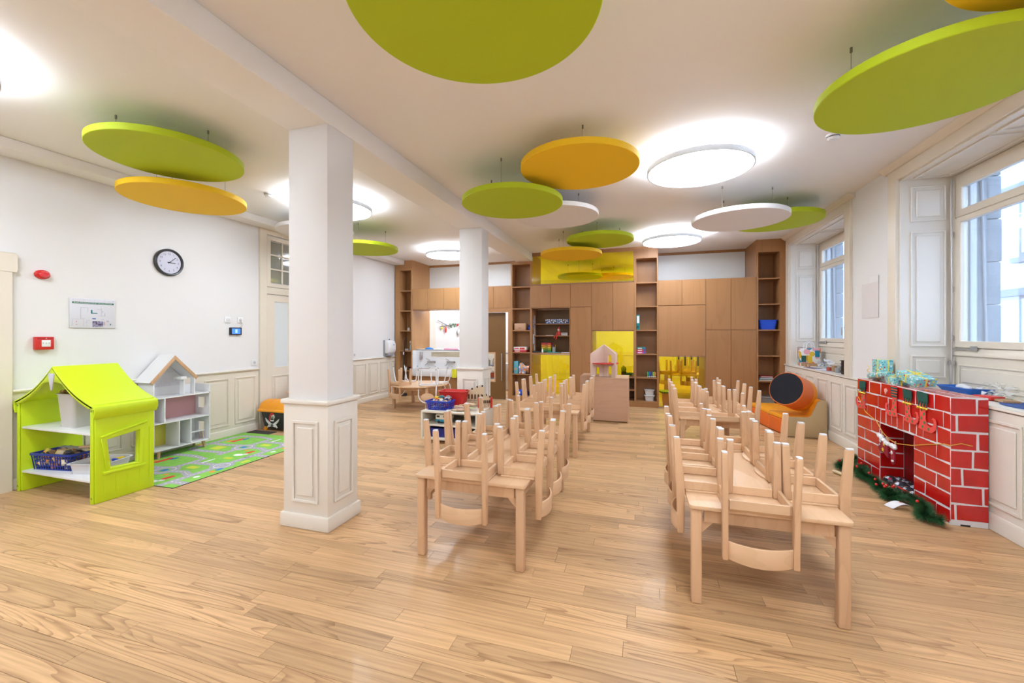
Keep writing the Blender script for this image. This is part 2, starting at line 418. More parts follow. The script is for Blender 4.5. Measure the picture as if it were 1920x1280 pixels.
for k, (a, b) in enumerate(((5.25, 5.785), (5.795, 6.33))):
    lf = MB().ring([(a, 0.01), (b, 0.01), (b, 2.14), (a, 2.14)], [(a + 0.155, 0.955), (b - 0.105, 0.955), (b - 0.105, 2.03), (a + 0.155, 2.03)], 'x', XL + 0.002, XL + 0.028).build('door_leaf', cream, d1, bevel=0.004, seg=1)
    part('pane', frost, lf, XL + 0.008, a + 0.155, 0.955, XL + 0.014, b - 0.105, 2.03)
    wainscot_x(lf, XL + 0.028, 1, a + 0.10, b - 0.10, 0.2, 0.82, cream)
    yh = a - 0.004 if k == 0 else b + 0.004
    for zz in (0.5, 1.12, 1.9): MB().cyl((XL + 0.032, yh, zz - 0.05), (XL + 0.032, yh, zz + 0.05), 0.010, n=8).build('hinge', cream_l, d1)
lk = MB().box(XL + 0.028, 5.735, 1.22, XL + 0.034, 5.765, 1.36); lk.cyl((XL + 0.03, 5.75, 1.33), (XL + 0.075, 5.75, 1.33), 0.009, n=8).box(XL + 0.065, 5.66, 1.32, XL + 0.08, 5.76, 1.34)
lk.build('door_handle', steel, d1)
for zz in (0.42, 2.0): part('bolt', steel, d1, XL + 0.028, 5.765, zz, XL + 0.036, 5.78, zz + 0.12)
# doorway at the frame's edge
d2 = tag(MB().ring([(1.12, 0), (2.395, 0), (2.395, 2.09), (1.12, 2.09)], [(1.26, 0.001), (2.25, 0.001), (2.25, 2.05), (1.26, 2.05)], 'x', XL, XL + 0.05).build('door_2', cream, bevel=0.006, seg=1), kind='structure')
MB().prism([(1.09, 2.09), (2.425, 2.09), (2.432, 2.11), (2.432, 2.255), (2.42, 2.275), (1.09, 2.275), (1.08, 2.1)], 'x', XL, XL + 0.055).build('lintel_board', cream, d2, bevel=0.005, seg=1)
part('door_leaf', cream, d2, XL - 0.002, 1.26, 0.005, XL + 0.03, 2.25, 2.05, bevel=0.004)

# ---- right wall with two deep window bays
wr = struct('wall_right', MB().box(XR, YR, 0, 2.98, YB + 0.9, 0.93).box(XR, YR, 0.93, 3.25, 3.2, CZ).box(XR, 5.372, 0.93, 3.25, 6.526, CZ).box(XR, 8.674, 0.93, 3.25, YN, CZ)
            .box(XR, 3.2, 3.112, 3.25, 5.372, CZ).box(XR, 6.526, 3.112, 3.25, 8.674, CZ).box(XR, YB + 0.9, 0, 3.25, YN, 0.93).box(2.98, 3.2, 0, 3.25, 5.372, 0.93).box(2.98, 6.526, 0, 3.25, 8.674, 0.93), wall_m)
part('wainscot_board', cream_l, wr, XR - 0.02, YR, 0.10, XR, 8.90, 0.915)
MB().prism([(XR - 0.034, 0.925), (XR, 0.915), (XR, 0.946), (XR - 0.03, 0.946)], 'y', YR, 8.92).build('dado_cap', cream_l, wr, bevel=0.004, seg=1)
struct('baseboard_right', MB().prism([(XR, 0), (XR - 0.032, 0), (XR - 0.032, 0.10), (XR - 0.026, 0.125), (XR - 0.02, 0.13), (XR, 0.13)], 'y', YR, 8.9), cream_l, wr, bevel=0.003, seg=1)
for a, b in [(8.47, 8.75), (8.0, 8.33), (7.52, 7.87), (7.05, 7.40), (6.60, 6.95), (6.20, 6.52), (5.72, 6.10), (5.25, 5.62), (4.78, 5.15), (4.31, 4.68), (3.86, 4.20), (2.9, 3.7), (1.9, 2.7), (0.9, 1.7), (-0.1, 0.7)]:
    wainscot_x(wr, XR - 0.02, -1, a, b, 0.19, 0.845, cream_l)
def window(n, ya, yb):
    """bay between ya (near) and yb (far): casing, panelled reveals and soffit, ledge, frame, casement"""
    XW = 3.04
    w = tag(MB().ring([(ya - 0.15, 0.946), (yb + 0.15, 0.946), (yb + 0.15, 3.235), (ya - 0.15, 3.235)], [(ya, 0.947), (yb, 0.947), (yb, 3.112), (ya, 3.112)], 'x', XR - 0.03, XR).build('window_%d' % n, cream, bevel=0.006, seg=1), kind='structure')
    MB().prism([(XR, 3.225), (XR - 0.04, 3.225), (XR - 0.05, 3.245), (XR - 0.075, 3.26), (XR - 0.095, 3.289), (XR, 3.289)], 'y', ya - 0.24, yb + 0.2).build('crown_moulding', cream, w, bevel=0.004, seg=1)
    part('ledge', cream_l, w, XR - 0.02, ya, 0.93, XW, yb, 0.946)
    for yy, s in ((ya, 1), (yb, -1)):
        part('reveal_lining', cream_l, w, XR, yy, 0.946, XW + 0.02, yy + s * 0.012, 3.112)
        for z0, z1 in ((1.05, 1.28), (1.37, 2.56), (2.66, 3.03)):
            wainscot_y(w, yy + s * 0.012, s, 2.69, 2.985, z0, z1, cream_l, 0.018)
    part('soffit', cream, w, XR, ya, 3.10, XW + 0.02, yb, 3.112)
    for k in range(2):
        y0 = ya + 0.08 + k * (yb - ya - 0.08) / 2; y1 = y0 + (yb - ya - 0.24) / 2
        MB().ring([(2.68, y0), (2.98, y0), (2.98, y1), (2.68, y1)], [(2.70, y0 + 0.02), (2.96, y0 + 0.02), (2.96, y1 - 0.02), (2.70, y1 - 0.02)], 'z', 3.088, 3.10).build('panel_moulding', cream_l, w)
    part('apron_panel', cream, w, XW, ya + 0.01, 0.946, XW + 0.03, yb - 0.01, 1.29)
    for k in range(2):
        y0 = ya + 0.10 + k * (yb - ya - 0.1) / 2; wainscot_x(w, XW, -1, y0, y0 + (yb - ya - 0.3) / 2, 0.98, 1.20, cream, 0.015)
    MB().prism([(XW - 0.02, 1.285), (XW + 0.03, 1.27), (XW + 0.03, 1.365), (XW, 1.36), (XW - 0.02, 1.30)], 'y', ya + 0.01, yb - 0.01).build('sill_rail', cream, w, bevel=0.004, seg=1)
    # fixed frame
    part('frame_jamb', cream, w, XW, yb - 0.05, 1.36, XW + 0.06, yb - 0.012, 3.10)
    part('frame_jamb', cream, w, XW, ya + 0.012, 1.36, XW + 0.06, ya + 0.05, 3.10)
    ym = (ya + yb) / 2
    for y0, y1 in ((ya + 0.05, ym - 0.02), (ym + 0.02, yb - 0.05)):
        sash = MB().ring([(y0, 1.365), (y1, 1.365), (y1, 2.66), (y0, 2.66)], [(y0 + 0.08, 1.43), (y1 - 0.08, 1.43), (y1 - 0.08, 2.61), (y0 + 0.08, 2.61)], 'x', XW - 0.012, XW + 0.05).build('casement', cream, w, bevel=0.006, seg=1)
        part('pane', clear, sash, XW + 0.02, y0 + 0.08, 1.43, XW + 0.024, y1 - 0.08, 2.61)
        top = MB().ring([(y0, 2.665), (y1, 2.665), (y1, 3.098), (y0, 3.098)], [(y0 + 0.075, 2.74), (y1 - 0.075, 2.74), (y1 - 0.075, 2.955), (y0 + 0.075, 2.955)], 'x', XW - 0.002, XW + 0.05).build('toplight', cream, w, bevel=0.006, seg=1)
        part('pane', clear, top, XW + 0.02, y0 + 0.075, 2.74, XW + 0.024, y1 - 0.075, 2.955)
        for zz in (1.46, 1.95, 2.5): MB().cyl((XW - 0.016, y1 + 0.012, zz - 0.03), (XW - 0.016, y1 + 0.012, zz + 0.03), 0.008, n=8).build('hinge', cream_l, w)
        h = MB().box(XW - 0.02, y0 + 0.03, 1.54, XW - 0.012, y0 + 0.055, 1.66); h.tube([(XW - 0.02, y0 + 0.042, 1.6), (XW - 0.05, y0 + 0.042, 1.6), (XW - 0.055, y0 + 0.042, 1.56), (XW - 0.05, y0 + 0.042, 1.48)], 0.007); h.build('window_handle', steel, w, smooth=True)
    part('mullion', cream, w, XW, ym - 0.025, 1.36, XW + 0.055, ym + 0.025, 3.10)
    # espagnolette rod of the opening gear
    g = MB().cyl((XW - 0.035, yb - 0.055, 3.06), (XW - 0.035, yb - 0.055, 1.33), 0.009, n=8).cyl((XW - 0.035, yb - 0.055, 1.33), (XW - 0.045, yb - 0.06, 0.96), 0.011, n=8).box(XW - 0.05, yb - 0.075, 1.19, XW - 0.02, yb - 0.035, 1.23)
    g.build('gear_rod', steel, w, smooth=True)
    part('gear_bar', steel, w, XW - 0.03, yb - 0.33, 1.345, XW - 0.018, yb - 0.06, 1.357)
    part('gear_bar_latch', steel, w, XW - 0.035, yb - 0.36, 1.34, XW - 0.018, yb - 0.30, 1.385)
window(1, 3.2, 5.372)
window(2, 6.526, 8.674)

# ---- walls behind the camera and of the neighbouring room
wb = struct('wall_rear', MB().box(XL, YR - 0.2, 0, XR, YR, CZ), wall_m)
part('wainscot_board', cream, wb, XL, YR, 0, XR, YR + 0.02, 0.95)
wn = struct('wall_far', MB().box(XL, YN, 0, XR, YN + 0.2, CZ), wall_m)
part('wainscot_board', cream, wn, XL, YN - 0.02, 0, XR, YN, 0.95)
for i in range(15): wainscot_y(wn, YN - 0.02, -1, XL + 0.3 + 0.55 * i, XL + 0.75 + 0.55 * i, 0.15, 0.85, cream)
d3 = tag(MB().ring([(-3.0, 0), (-1.9, 0), (-1.9, 2.2), (-3.0, 2.2)], [(-2.9, 0.001), (-2.0, 0.001), (-2.0, 2.1), (-2.9, 2.1)], 'y', YN - 0.05, YN - 0.02).build('door_3', cream_l, bevel=0.004), kind='structure')
part('door_leaf', cream_l, d3, -2.9, YN - 0.045, 0.01, -2.0, YN - 0.022, 2.1)
wainscot_y(d3, YN - 0.045, -1, -2.8, -2.1, 0.2, 0.9, cream_l); wainscot_y(d3, YN - 0.045, -1, -2.8, -2.1, 1.0, 2.0, cream_l)

# ---- columns
def column(name, label, y0, y1):
    c = thing(name, label, 'column', (-2.47, (y0 + y1) / 2, 0), 0)
    tag(c, kind='structure'); x0, x1 = -2.655, -2.285
    part('shaft', wall_m, c, x0, y0, 0.97, x1, y1, 3.112, bevel=0.004)
    part('pedestal', cream_l, c, x0 - 0.025, y0 - 0.025, 0.10, x1 + 0.025, y1 + 0.025, 0.955, bevel=0.004)
    o = [(x0 - 0.04, y0 - 0.04), (x1 + 0.04, y0 - 0.04), (x1 + 0.04, y1 + 0.04), (x0 - 0.04, y1 + 0.04)]
    part('cap', cream_l, c, x0 - 0.045, y0 - 0.045, 0.955, x1 + 0.045, y1 + 0.045, 0.992, bevel=0.012, seg=3)
    part('plinth', cream_l, c, x0 - 0.045, y0 - 0.045, 0, x1 + 0.045, y1 + 0.045, 0.11, bevel=0.01)
    for s, yy in ((-1, y0 - 0.025), (1, y1 + 0.025)):
        wainscot_y(c, yy, s, x0 + 0.06, x1 - 0.06, 0.20, 0.83, cream_l)
    for s, xx in ((-1, x0 - 0.025), (1, x1 + 0.025)):
        wainscot_x(c, xx, s, y0 + 0.04, y1 - 0.04, 0.20, 0.83, cream_l)
    return c
column('column', 'white square column on a panelled cream pedestal beside the road-map rug', 2.625, 2.925)
column('column', 'white square column on a panelled cream pedestal behind the low toy shelf', 5.875, 6.165)

# ================================================================ CEILING DISCS AND LAMPS
wire_m = M('wire', (0.25, 0.23, 0.2), 0.4, 0.8)
def disc(label, mat, cat_name, a, b, level, phase=0.3):
    z = 3.05 if level else 2.92
    k = z - 1.5
    x, y = a * k, b * k
    t = thing('acoustic_disc', label, 'ceiling panel', (x, y, z), 0, 'round acoustic panels')
    MB().lathe([(0, 0), (0.546, 0), (0.55, 0.004), (0.55, 0.052), (0.546, 0.056), (0, 0.056)], n=96).build('panel', mat, t, local=True, smooth=True)
    for i in range(3):
        q = phase + i * 2 * PI / 3; px, py = 0.36 * math.cos(q), 0.36 * math.sin(q)
        MB().cyl((px, py, 0.05), (px, py, CZ - z), 0.0016, n=6).cyl((px, py, CZ - z - 0.03), (px, py, CZ - z), 0.008, n=8).build('hanging_wire', wire_m, t, local=True)
disc('large green disc overhead, nearest to the ceiling beam', green_d, 'g', -0.484, 1.189, 0, 0.2)
disc('yellow disc half covered by the green disc by the near window', yellow_d, 'y', 1.13, 1.33, 1, 1.0)
disc('green disc overhead by the near window, overlapping a yellow one', green_d, 'g', 1.135, 2.13, 0, 2.9)
disc('green disc above the wall clock side of the room', green_d, 'g', -2.571, 1.704, 1, 0.2)
disc('yellow disc hanging in front of the clock wall', yellow_d, 'y', -3.262, 2.267, 0, 1.2)
disc('white disc half hidden behind the near column, by the door transom', white_d, 'w', -3.080, 3.381, 1, 0.5)
disc('green disc behind the near column on the wainscot wall side', green_d, 'g', -3.138, 4.218, 0, 0.9)
disc('yellow disc partly covered by a green disc near the big round lamp', yellow_d, 'y', -0.355, 2.540, 1, 0.75)
disc('green disc overlapping both a yellow and a white disc', green_d, 'g', -0.947, 3.082, 0, 2.6)
disc('white disc tucked behind a green disc over the tables', white_d, 'w', -0.686, 3.535, 1, 1.6)
disc('green disc above a yellow one in front of the yellow glass', green_d, 'g', -0.415, 4.576, 1, 0.5)
disc('yellow disc in front of the upper yellow glass panel', yellow_d, 'y', -0.843, 5.304, 0, 2.4)
disc('white disc overlapping a green one by the far window', white_d, 'w', 0.838, 4.115, 0, 1.9)
disc('green disc half hidden by a white disc at the far window', green_d, 'g', 1.171, 4.267, 1, 0.6)
disc('small green disc seen through the upper yellow glass', green_d, 'g', -1.02, 7.40, 0, 0.6)
disc('yellow disc behind a green one seen through the upper yellow glass', yellow_d, 'y', -0.45, 7.55, 1, 0.6)

rim_m = M('lamp_rim', (0.55, 0.57, 0.60), 0.5)
def lamp(label, x, y):
    z = 3.15
    t = thing('round_ceiling_lamp', label, 'ceiling lamp', (x, y, z), 0, 'round ceiling lamps')
    MB().lathe([(0.488, 0), (0.5, 0), (0.5, 0.05), (0.488, 0.05), (0.488, 0)], n=96, caps=False).build('rim', rim_m, t, local=True, smooth=True)
    MB().lathe([(0, 0.006), (0.488, 0.006)], n=64, caps=False).build('diffuser', diffuser, t, local=True)
    MB().lathe([(0, 0.036), (0.488, 0.036)], n=64, caps=False).build('housing', white_p, t, local=True)
    MB().lathe([(0.30, 0.046), (0.46, 0.046)], n=64, caps=False).build('uplight_ring', uplight, t, local=True)
    for i in range(3):
        q = 0.4 + i * 2 * PI / 3
        MB().cyl((0.3 * math.cos(q), 0.3 * math.sin(q), 0.036), (0.3 * math.cos(q), 0.3 * math.sin(q), CZ - z), 0.002, n=6).build('hanging_wire', wire_m, t, local=True)
lamp('lit round lamp, largest in view, above the fireplace side', 0.57, 4.58)
lamp('lit round lamp in front of the white board and cabinets', 0.54, 8.0)
lamp('lit round lamp half hidden by the near column', -3.93, 4.62)
lamp('lit round lamp above the wash basin corner', -3.86, 8.05)
lamp('lit round lamp glowing on the ceiling above the doorway edge', -4.29, 1.20)
lamp('lit round lamp overhead between the large green disc and the window side', 0.57, 1.20)
lamp('assumed unseen lamp at the back of the room, on the clock wall side', -3.95, -1.5)  # rear pair is assumed, out of view, kept for the light it gives
lamp('assumed unseen lamp at the back of the room, on the window side', 0.57, -1.5)
lamp('added unseen lamp brightening the neighbouring room above the low glass niche', 0.62, 10.6)  # four lamps added out of sight to brighten the room behind the yellow glass
lamp('added unseen lamp at the far end of the neighbouring room, window side', 0.62, 12.7)
lamp('added unseen lamp brightening the neighbouring room just beyond the basin', -4.0, 10.7)
lamp('added unseen lamp at the far end of the neighbouring room, door side', -4.0, 12.7)
def smoke_detector(label, x, y):
    t = thing('smoke_detector', label, 'smoke detector', (x, y, CZ), 0)
    MB().lathe([(0.055, 0), (0.055, -0.012), (0, -0.012)], n=24).build('base', white_p, t, local=True, smooth=True)
    MB().lathe([(0.045, -0.012), (0.048, -0.03), (0.035, -0.048), (0, -0.05)], n=24).build('head', white_p, t, local=True, smooth=True)
    MB().lathe([(0.0445, -0.020), (0.0495, -0.020), (0.0495, -0.026), (0.0445, -0.026)], n=24, caps=False).build('vent_slot', dark, t, local=True)
smoke_detector('white smoke detector beside the near column top', -4.52, 4.15)
smoke_detector('white smoke detector under the edge of the big green disc', 1.66, 4.42)

# ================================================================ BUILT-IN CABINET WALL
SH = [0.12, 0.61, 1.095, 1.585, 2.072, 2.56, 3.045]
T = 0.022
def tower(label, x0, x1, ox0, ox1, depth, top, mat=veneer, seen=None):
    t = thing('shelf_tower', label, 'shelf', ((x0 + x1) / 2, YB, 0))
    part('side_panel', mat, t, x0, YB, 0, ox0, YB + 0.87, top)
    part('side_panel', mat, t, ox1, YB, 0, x1, YB + 0.87, top)
    part('back_panel', mat, t, ox0, YB + depth, 0, ox1, YB + depth + 0.02, top)
    part('plinth', mat, t, ox0, YB + 0.004, 0, ox1, YB + 0.03, 0.10)
    part('top_panel', mat, t, ox0, YB + 0.004, 3.05, ox1, YB + 0.03, top)
    part('top_board', mat, t, ox0, YB + 0.03, 3.05, ox1, YB + depth, 3.07)
    for z in SH[:6]:
        part('shelf_board', veneer_l if mat is veneer_l else mat, t, ox0, YB + 0.006, z - T, ox1, YB + depth, z)
    return t
tower('narrow wooden shelf tower beside the paper towel dispenser', -5.75, -5.276, -5.626, -5.313, 0.33, CZ, mat=veneer_l)
tower('wooden shelf tower beside the sliding door, holding a box and games', -2.773, -2.308, -2.74, -2.33, 0.30, 3.11)
tower('wooden shelf tower with a teal binder between the glass niches', -0.111, 0.35, -0.075, 0.327, 0.30, CZ)
tower('wooden shelf tower with a blue bin beside the far window', 2.117, 2.60, 2.149, 2.508, 0.40, CZ)

def cabinet(label, x0, x1, z0, z1, doors, name='wall_cabinet', mat=veneer, depth=0.6):
    """carcass with flush doors; doors = list of (x0, z0, x1, z1)"""
    t = thing(name, label, 'cabinet', ((x0 + x1) / 2, YB, z0))
    part('carcass', mat, t, x0 + 0.001, YB + 0.022, z0, x1 - 0.001, YB + depth, z1)
    for (a, b, c, d) in doors:
        part('door', mat, t, a + 0.003, YB, b + 0.003, c - 0.003, YB + 0.02, d - 0.003, bevel=0.0015, seg=1)
    return t
XS = [-5.276, -4.861, -4.444, -4.027, -3.61, -3.189, -2.773]
for i, lb in ((0, 'upper cabinet pair over the basin, next to the narrow shelf tower'), (2, 'upper cabinet pair over the basin, partly behind the far column'), (4, 'upper cabinet pair above the sliding door')):
    cabinet(lb, XS[i], XS[i + 2], 2.085, 2.59, [(XS[i], 2.085, XS[i + 1], 2.575), (XS[i + 1], 2.085, XS[i + 2], 2.575)], mat=veneer_l if i < 4 else veneer)
cabinet('upper cabinet pair above the dark open shelf niche', -2.308, -1.433, 2.065, 2.585, [(-2.308, 2.08, -1.87, 2.57), (-1.87, 2.08, -1.433, 2.57)])
cabinet('tall brown cabinet between the dark niche and the glass niche', -1.433, -0.984, 0.0, 2.585, [(-1.433, 2.08, -0.984, 2.57), (-1.433, 0.10, -0.984, 2.075)], 'tall_cabinet')
cabinet('brown double-door cabinet above the glass niche with the toy house', -0.984, -0.111, 1.572, 2.585, [(-0.984, 1.575, -0.545, 2.57), (-0.545, 1.575, -0.111, 2.57)])
cabinet('pair of small square doors under the wide white board', 0.35, 1.236, 2.072, 2.585, [(0.35, 2.075, 0.803, 2.575), (0.803, 2.075, 1.236, 2.575)])
cabinet('wide brown flap panel above the low yellow glass niche', 0.35, 1.236, 1.06, 2.070, [(0.35, 1.06, 1.236, 2.07)], 'flap_cabinet')
cabinet('tall four-door brown cupboard next to the blue bin tower', 1.236, 2.117, 0.0, 2.585, [(1.236, 0.10, 1.681, 1.578), (1.681, 0.10, 2.117, 1.578), (1.236, 1.582, 1.681, 2.575), (1.681, 1.582, 2.117, 2.575)], 'tall_cabinet')

# white boards in the recess above the cabinets and wooden bulkheads
for lb, a, b in (('white glass board above the basin cabinets', -5.27, -2.78), ('wide white glass board above the tall brown cupboards', 0.355, 2.112)):
    tag(part('white_board', white_g, None, a, 9.80, 2.60, b, 9.815, 3.235), lb, 'board')
bk = struct('wall_back', MB().box(-5.276, 9.82, 2.59, -2.773, 9.86, CZ).box(0.35, 9.82, 2.59, 2.6, 9.86, CZ).box(1.236, 9.60, 0, 2.6, 9.86, 2.59).box(-1.43, 9.60, 0, -0.985, 9.80, 2.58), veneer)
part('bulkhead_strip', veneer, bk, -5.276, 9.79, 3.235, -2.773, 9.82, CZ)
part('bulkhead_strip', veneer, bk, 0.35, 9.79, 3.235, 2.117, 9.82, CZ)
part('bulkhead_strip', veneer, bk, -2.308, YB + 0.002, 3.225, -0.111, YB + 0.03, CZ)
part('bulkhead_strip', veneer, bk, -2.773, YB + 0.002, 3.05, -2.308, YB + 0.004, 3.11)

# yellow glass
def glass(label, x0, x1, z0, z1, parts=True):
    t = thing('yellow_glass_panel', label, 'glass panel', ((x0 + x1) / 2, YB, z0))
    part('pane', yel_glass, t, x0, YB + 0.008, z0, x1, YB + 0.014, z1)
    w = 0.012
    MB().ring([(x0 - 0.001, z0), (x1 + 0.001, z0), (x1 + 0.001, z1), (x0 - 0.001, z1)], [(x0 + w, z0 + w), (x1 - w, z0 + w), (x1 - w, z1 - w), (x0 + w, z1 - w)], 'y', YB, YB + 0.022).build('frame', veneer, t)
glass('wide yellow glass panel under the ceiling', -2.305, -0.113, 2.588, 3.223)
glass('low yellow glass under the dark shelf niche', -2.305, -1.436, 0.02, 1.055)
glass('yellow glass behind the wooden toy house', -0.981, -0.113, 0.625, 1.568)
glass('low yellow glass beside the tower with white tubs', 0.353, 1.233, 0.02, 1.056)
lin = bk
for a, b, z0, z1 in ((-2.308, -2.29, 0, 1.06), (-1.45, -1.433, 0, 1.06), (-0.984, -0.966, 0.61, 1.57), (-0.13, -0.111, 0.61, 1.57), (0.35, 0.368, 0, 1.06), (1.218, 1.236, 0, 1.06), (-2.308, -2.29, 2.59, CZ), (-0.13, -0.111, 2.59, CZ)):
    part('cheek', veneer, lin, a, YB + 0.024, z0, b, 9.80, z1)

# open dark shelf niche
n1 = thing('open_shelf_niche', 'dark open shelf niche with counter, papers and a red doll', 'shelf', (-1.87, YB, 1.06))
part('counter', veneer, n1, -2.306, YB - 0.004, 1.062, -1.435, 9.45, 1.088)
part('back_panel', veneer_d, n1, -2.306, 9.45, 1.062, -1.435, 9.47, 2.06)
part('side_panel', veneer, n1, -2.306, YB, 1.088, -2.288, 9.45, 2.06); part('side_panel', veneer, n1, -1.453, YB, 1.088, -1.435, 9.45, 2.06)
part('shelf_board', veneer, n1, -2.288, YB + 0.20, 1.715, -1.453, 9.45, 1.732); part('shelf_board', veneer, n1, -2.288, YB + 0.16, 1.448, -1.453, 9.45, 1.466)
# low shelf below the middle glass
n2 = thing('low_open_shelf', 'low dark open shelf under the middle yellow glass', 'shelf', (-0.55, YB, 0))
part('top_board', veneer, n2, -0.98, YB + 0.0, 0.59, -0.114, 9.40, 0.612); part('shelf_board', veneer, n2, -0.98, YB + 0.01, 0.33, -0.114, 9.40, 0.35); part('bottom_board', veneer, n2, -0.98, YB + 0.005, 0.0, -0.114, 9.40, 0.12)
part('back_panel', veneer_d, n2, -0.98, 9.40, 0, -0.114, 9.42, 0.612)

# basin counter, mirror strip and taps
sk = thing('wash_basin_unit', 'white wash basin unit with two taps and a mirror strip', 'sink', (-4.6, YB, 0))
part('upstand', white_p, sk, -5.274, 9.10, 0.66, -3.75, 9.16, 0.945)
part('upstand_top', white_p, sk, -5.274, 9.10, 1.075, -3.75, 9.16, 1.12)
part('upstand_side', white_p, sk, -5.274, 9.10, 0.945, -4.87, 9.16, 1.075)
part('upstand_ledge', white_p, sk, -5.274, 9.10, 1.105, -3.75, 9.5, 1.125)
part('splash_cheek', white_p, sk, -5.274, YB, 0.66, -5.255, 9.12, 1.10)
MB().box(-5.274, YB - 0.03, 0.49, -3.75, YB, 0.665).box(-5.274, YB, 0.49, -3.75, 9.12, 0.52).box(-5.274, YB, 0.49, -5.2, 9.12, 0.655).box(-3.82, YB, 0.49, -3.75, 9.12, 0.655).build('trough', white_p, sk, bevel=0.01)
part('base_panel', veneer_l, sk, -5.274, 9.02, 0.0, -3.75, 9.05, 0.49)
part('mirror_strip', M('strip_mirror', (0.75, 0.73, 0.62), 0.08, 0.9), sk, -4.87, 9.12, 0.95, -3.75, 9.13, 1.07)
for tx in (-4.86, -4.34):
    tp = MB().box(tx - 0.08, 9.06, 0.81, tx + 0.08, 9.1, 0.845); tp.cyl((tx - 0.09, 9.08, 0.828), (tx + 0.09, 9.08, 0.828), 0.022, n=10).cyl((tx + 0.09, 9.08, 0.828), (tx + 0.12, 9.06, 0.828), 0.025, n=10)
    tp.tube([(tx - 0.02, 9.07, 0.828), (tx - 0.03, 8.99, 0.80), (tx - 0.05, 8.93, 0.765), (tx - 0.06, 8.91, 0.75)], 0.012).tube([(tx - 0.01, 9.07, 0.84), (tx - 0.03, 9.04, 0.88), (tx - 0.08, 9.0, 0.91)], 0.008)
    tp.build('tap', steel, sk, smooth=True)
sd = MB().box(-5.15, 9.05, 0.90, -5.08, 9.1, 1.07); sd.box(-5.14, 9.03, 0.87, -5.09, 9.06, 0.91); sd.build('soap_dispenser', steel, sk, bevel=0.008)
led = part('light_strip', M('led_strip', (0.9, 0.9, 0.9), 0.5, emit=((1, 0.97, 0.92), 9.0)), sk, -5.2, 9.68, 2.06, -3.8, 9.72, 2.072)
# panel beside the sliding door and the door itself
pn = tag(part('wood_panel', veneer_l, None, -3.75, YB, 0, -3.40, YB + 0.05, 2.085), 'wooden panel behind the far column, between basin and sliding door', 'panel')
sdoor = thing('sliding_door', 'dark brown sliding door with a glazed opening and steel bar handle', 'door', (-3.3, YB + 0.1, 0))
dx0, dx1 = -3.85, -2.935
MB().ring([(dx0, 0.01), (dx1, 0.01), (dx1, 1.99), (dx0, 1.99)], [(-3.55, 0.42), (-3.19, 0.42), (-3.19, 1.06), (-3.55, 1.06)], 'y', YB + 0.08, YB + 0.12).build('leaf', veneer_d, sdoor)
MB().ring([(-3.57, 0.40), (-3.17, 0.40), (-3.17, 1.08), (-3.57, 1.08)], [(-3.54, 0.43), (-3.20, 0.43), (-3.20, 1.05), (-3.54, 1.05)], 'y', YB + 0.075, YB + 0.13).build('opening_frame', beech, sdoor)
part('pane', clear, sdoor, -3.54, YB + 0.10, 0.43, -3.20, YB + 0.104, 1.05)
MB().cyl((-3.0, YB + 0.02, 0.44), (-3.0, YB + 0.02, 1.06), 0.013, n=12).cyl((-3.0, YB + 0.02, 0.52), (-3.0, YB + 0.08, 0.52), 0.008, n=8).cyl((-3.0, YB + 0.02, 0.98), (-3.0, YB + 0.08, 0.98), 0.008, n=8).build('handle', steel, sdoor, smooth=True)
fr = thing('door_frame', 'wooden frame around the sliding door opening', 'door frame', (-3.1, YB, 0))
part('jamb', veneer, fr, -2.842, YB, 0, -2.774, 9.80, 2.085); part('head', veneer, fr, -3.40, YB, 1.995, -2.842, YB + 0.06, 2.085); part('jamb_lining', cream_l, fr, -2.90, YB + 0.5, 0, -2.842, 9.80, 1.995)

# ================================================================ TABLES AND UPTURNED CHAIRS
TH = 0.55
def make_table(label, x0, x1, y0, y1):
    t = thing('play_table', label, 'table', ((x0 + x1) / 2, (y0 + y1) / 2, 0), 0, 'low beech tables')
    MB().prism(rrect(x0, y0, x1, y1, 0.025), 'z', TH - 0.022, TH).build('tabletop', beech_h, t, bevel=0.004)
    e = 0.03
    MB().box(x0 + e + .05, y0 + e, TH - 0.095, x1 - e - .05, y0 + e + 0.02, TH - 0.022).build('apron', beech, t)
    MB().box(x0 + e + .05, y1 - e - 0.02, TH - 0.095, x1 - e - .05, y1 - e, TH - 0.022).build('apron', beech, t)
    MB().box(x0 + e, y0 + e + .05, TH - 0.095, x0 + e + 0.02, y1 - e - .05, TH - 0.022).build('apron', beech, t)
    MB().box(x1 - e - 0.02, y0 + e + .05, TH - 0.095, x1 - e, y1 - e - .05, TH - 0.022).build('apron', beech, t)
    for sx in (0, 1):
        for sy in (0, 1):
            a = x0 + 0.012 if sx == 0 else x1 - 0.012 - 0.055; b = y0 + 0.012 if sy == 0 else y1 - 0.012 - 0.055
            lg = part('leg', beech, t, a, b, 0, a + 0.055, b + 0.055, TH - 0.022, bevel=0.009, seg=3)
            cx, cy = a + 0.0275, b + 0.0275; dx = 1 if sx == 0 else -1; dy = 1 if sy == 0 else -1
            MB().add([(cx + dx * .03, cy + dy * .0, TH - .16), (cx + dx * .09, cy, TH - .095), (cx + dx * .03, cy, TH - .095), (cx + dx * .03, cy + dy * .012, TH - .16), (cx + dx * .09, cy + dy * .012, TH - .095), (cx + dx * .03, cy + dy * .012, TH - .095)],
                     [(0, 1, 2), (5, 4, 3), (0, 3, 4, 1), (1, 4, 5, 2), (2, 5, 3, 0)]).build('corner_brace', beech, t)
    return t
TABLES = {
    'A': ('low beech table nearest the panelled column, stacked with chairs', -1.462, -0.685, 2.50, 3.985),
    'B': ('low beech table nearest the cardboard fireplace, stacked with chairs', 0.262, 1.035, 2.50, 3.985),
    'C': ('low beech table in front of the toy house cabinet, stacked with chairs', -1.490, -0.715, 5.02, 6.50),
    'D': ('low beech table in front of the orange sofa, stacked with chairs', 0.425, 1.20, 5.10, 6.48)}
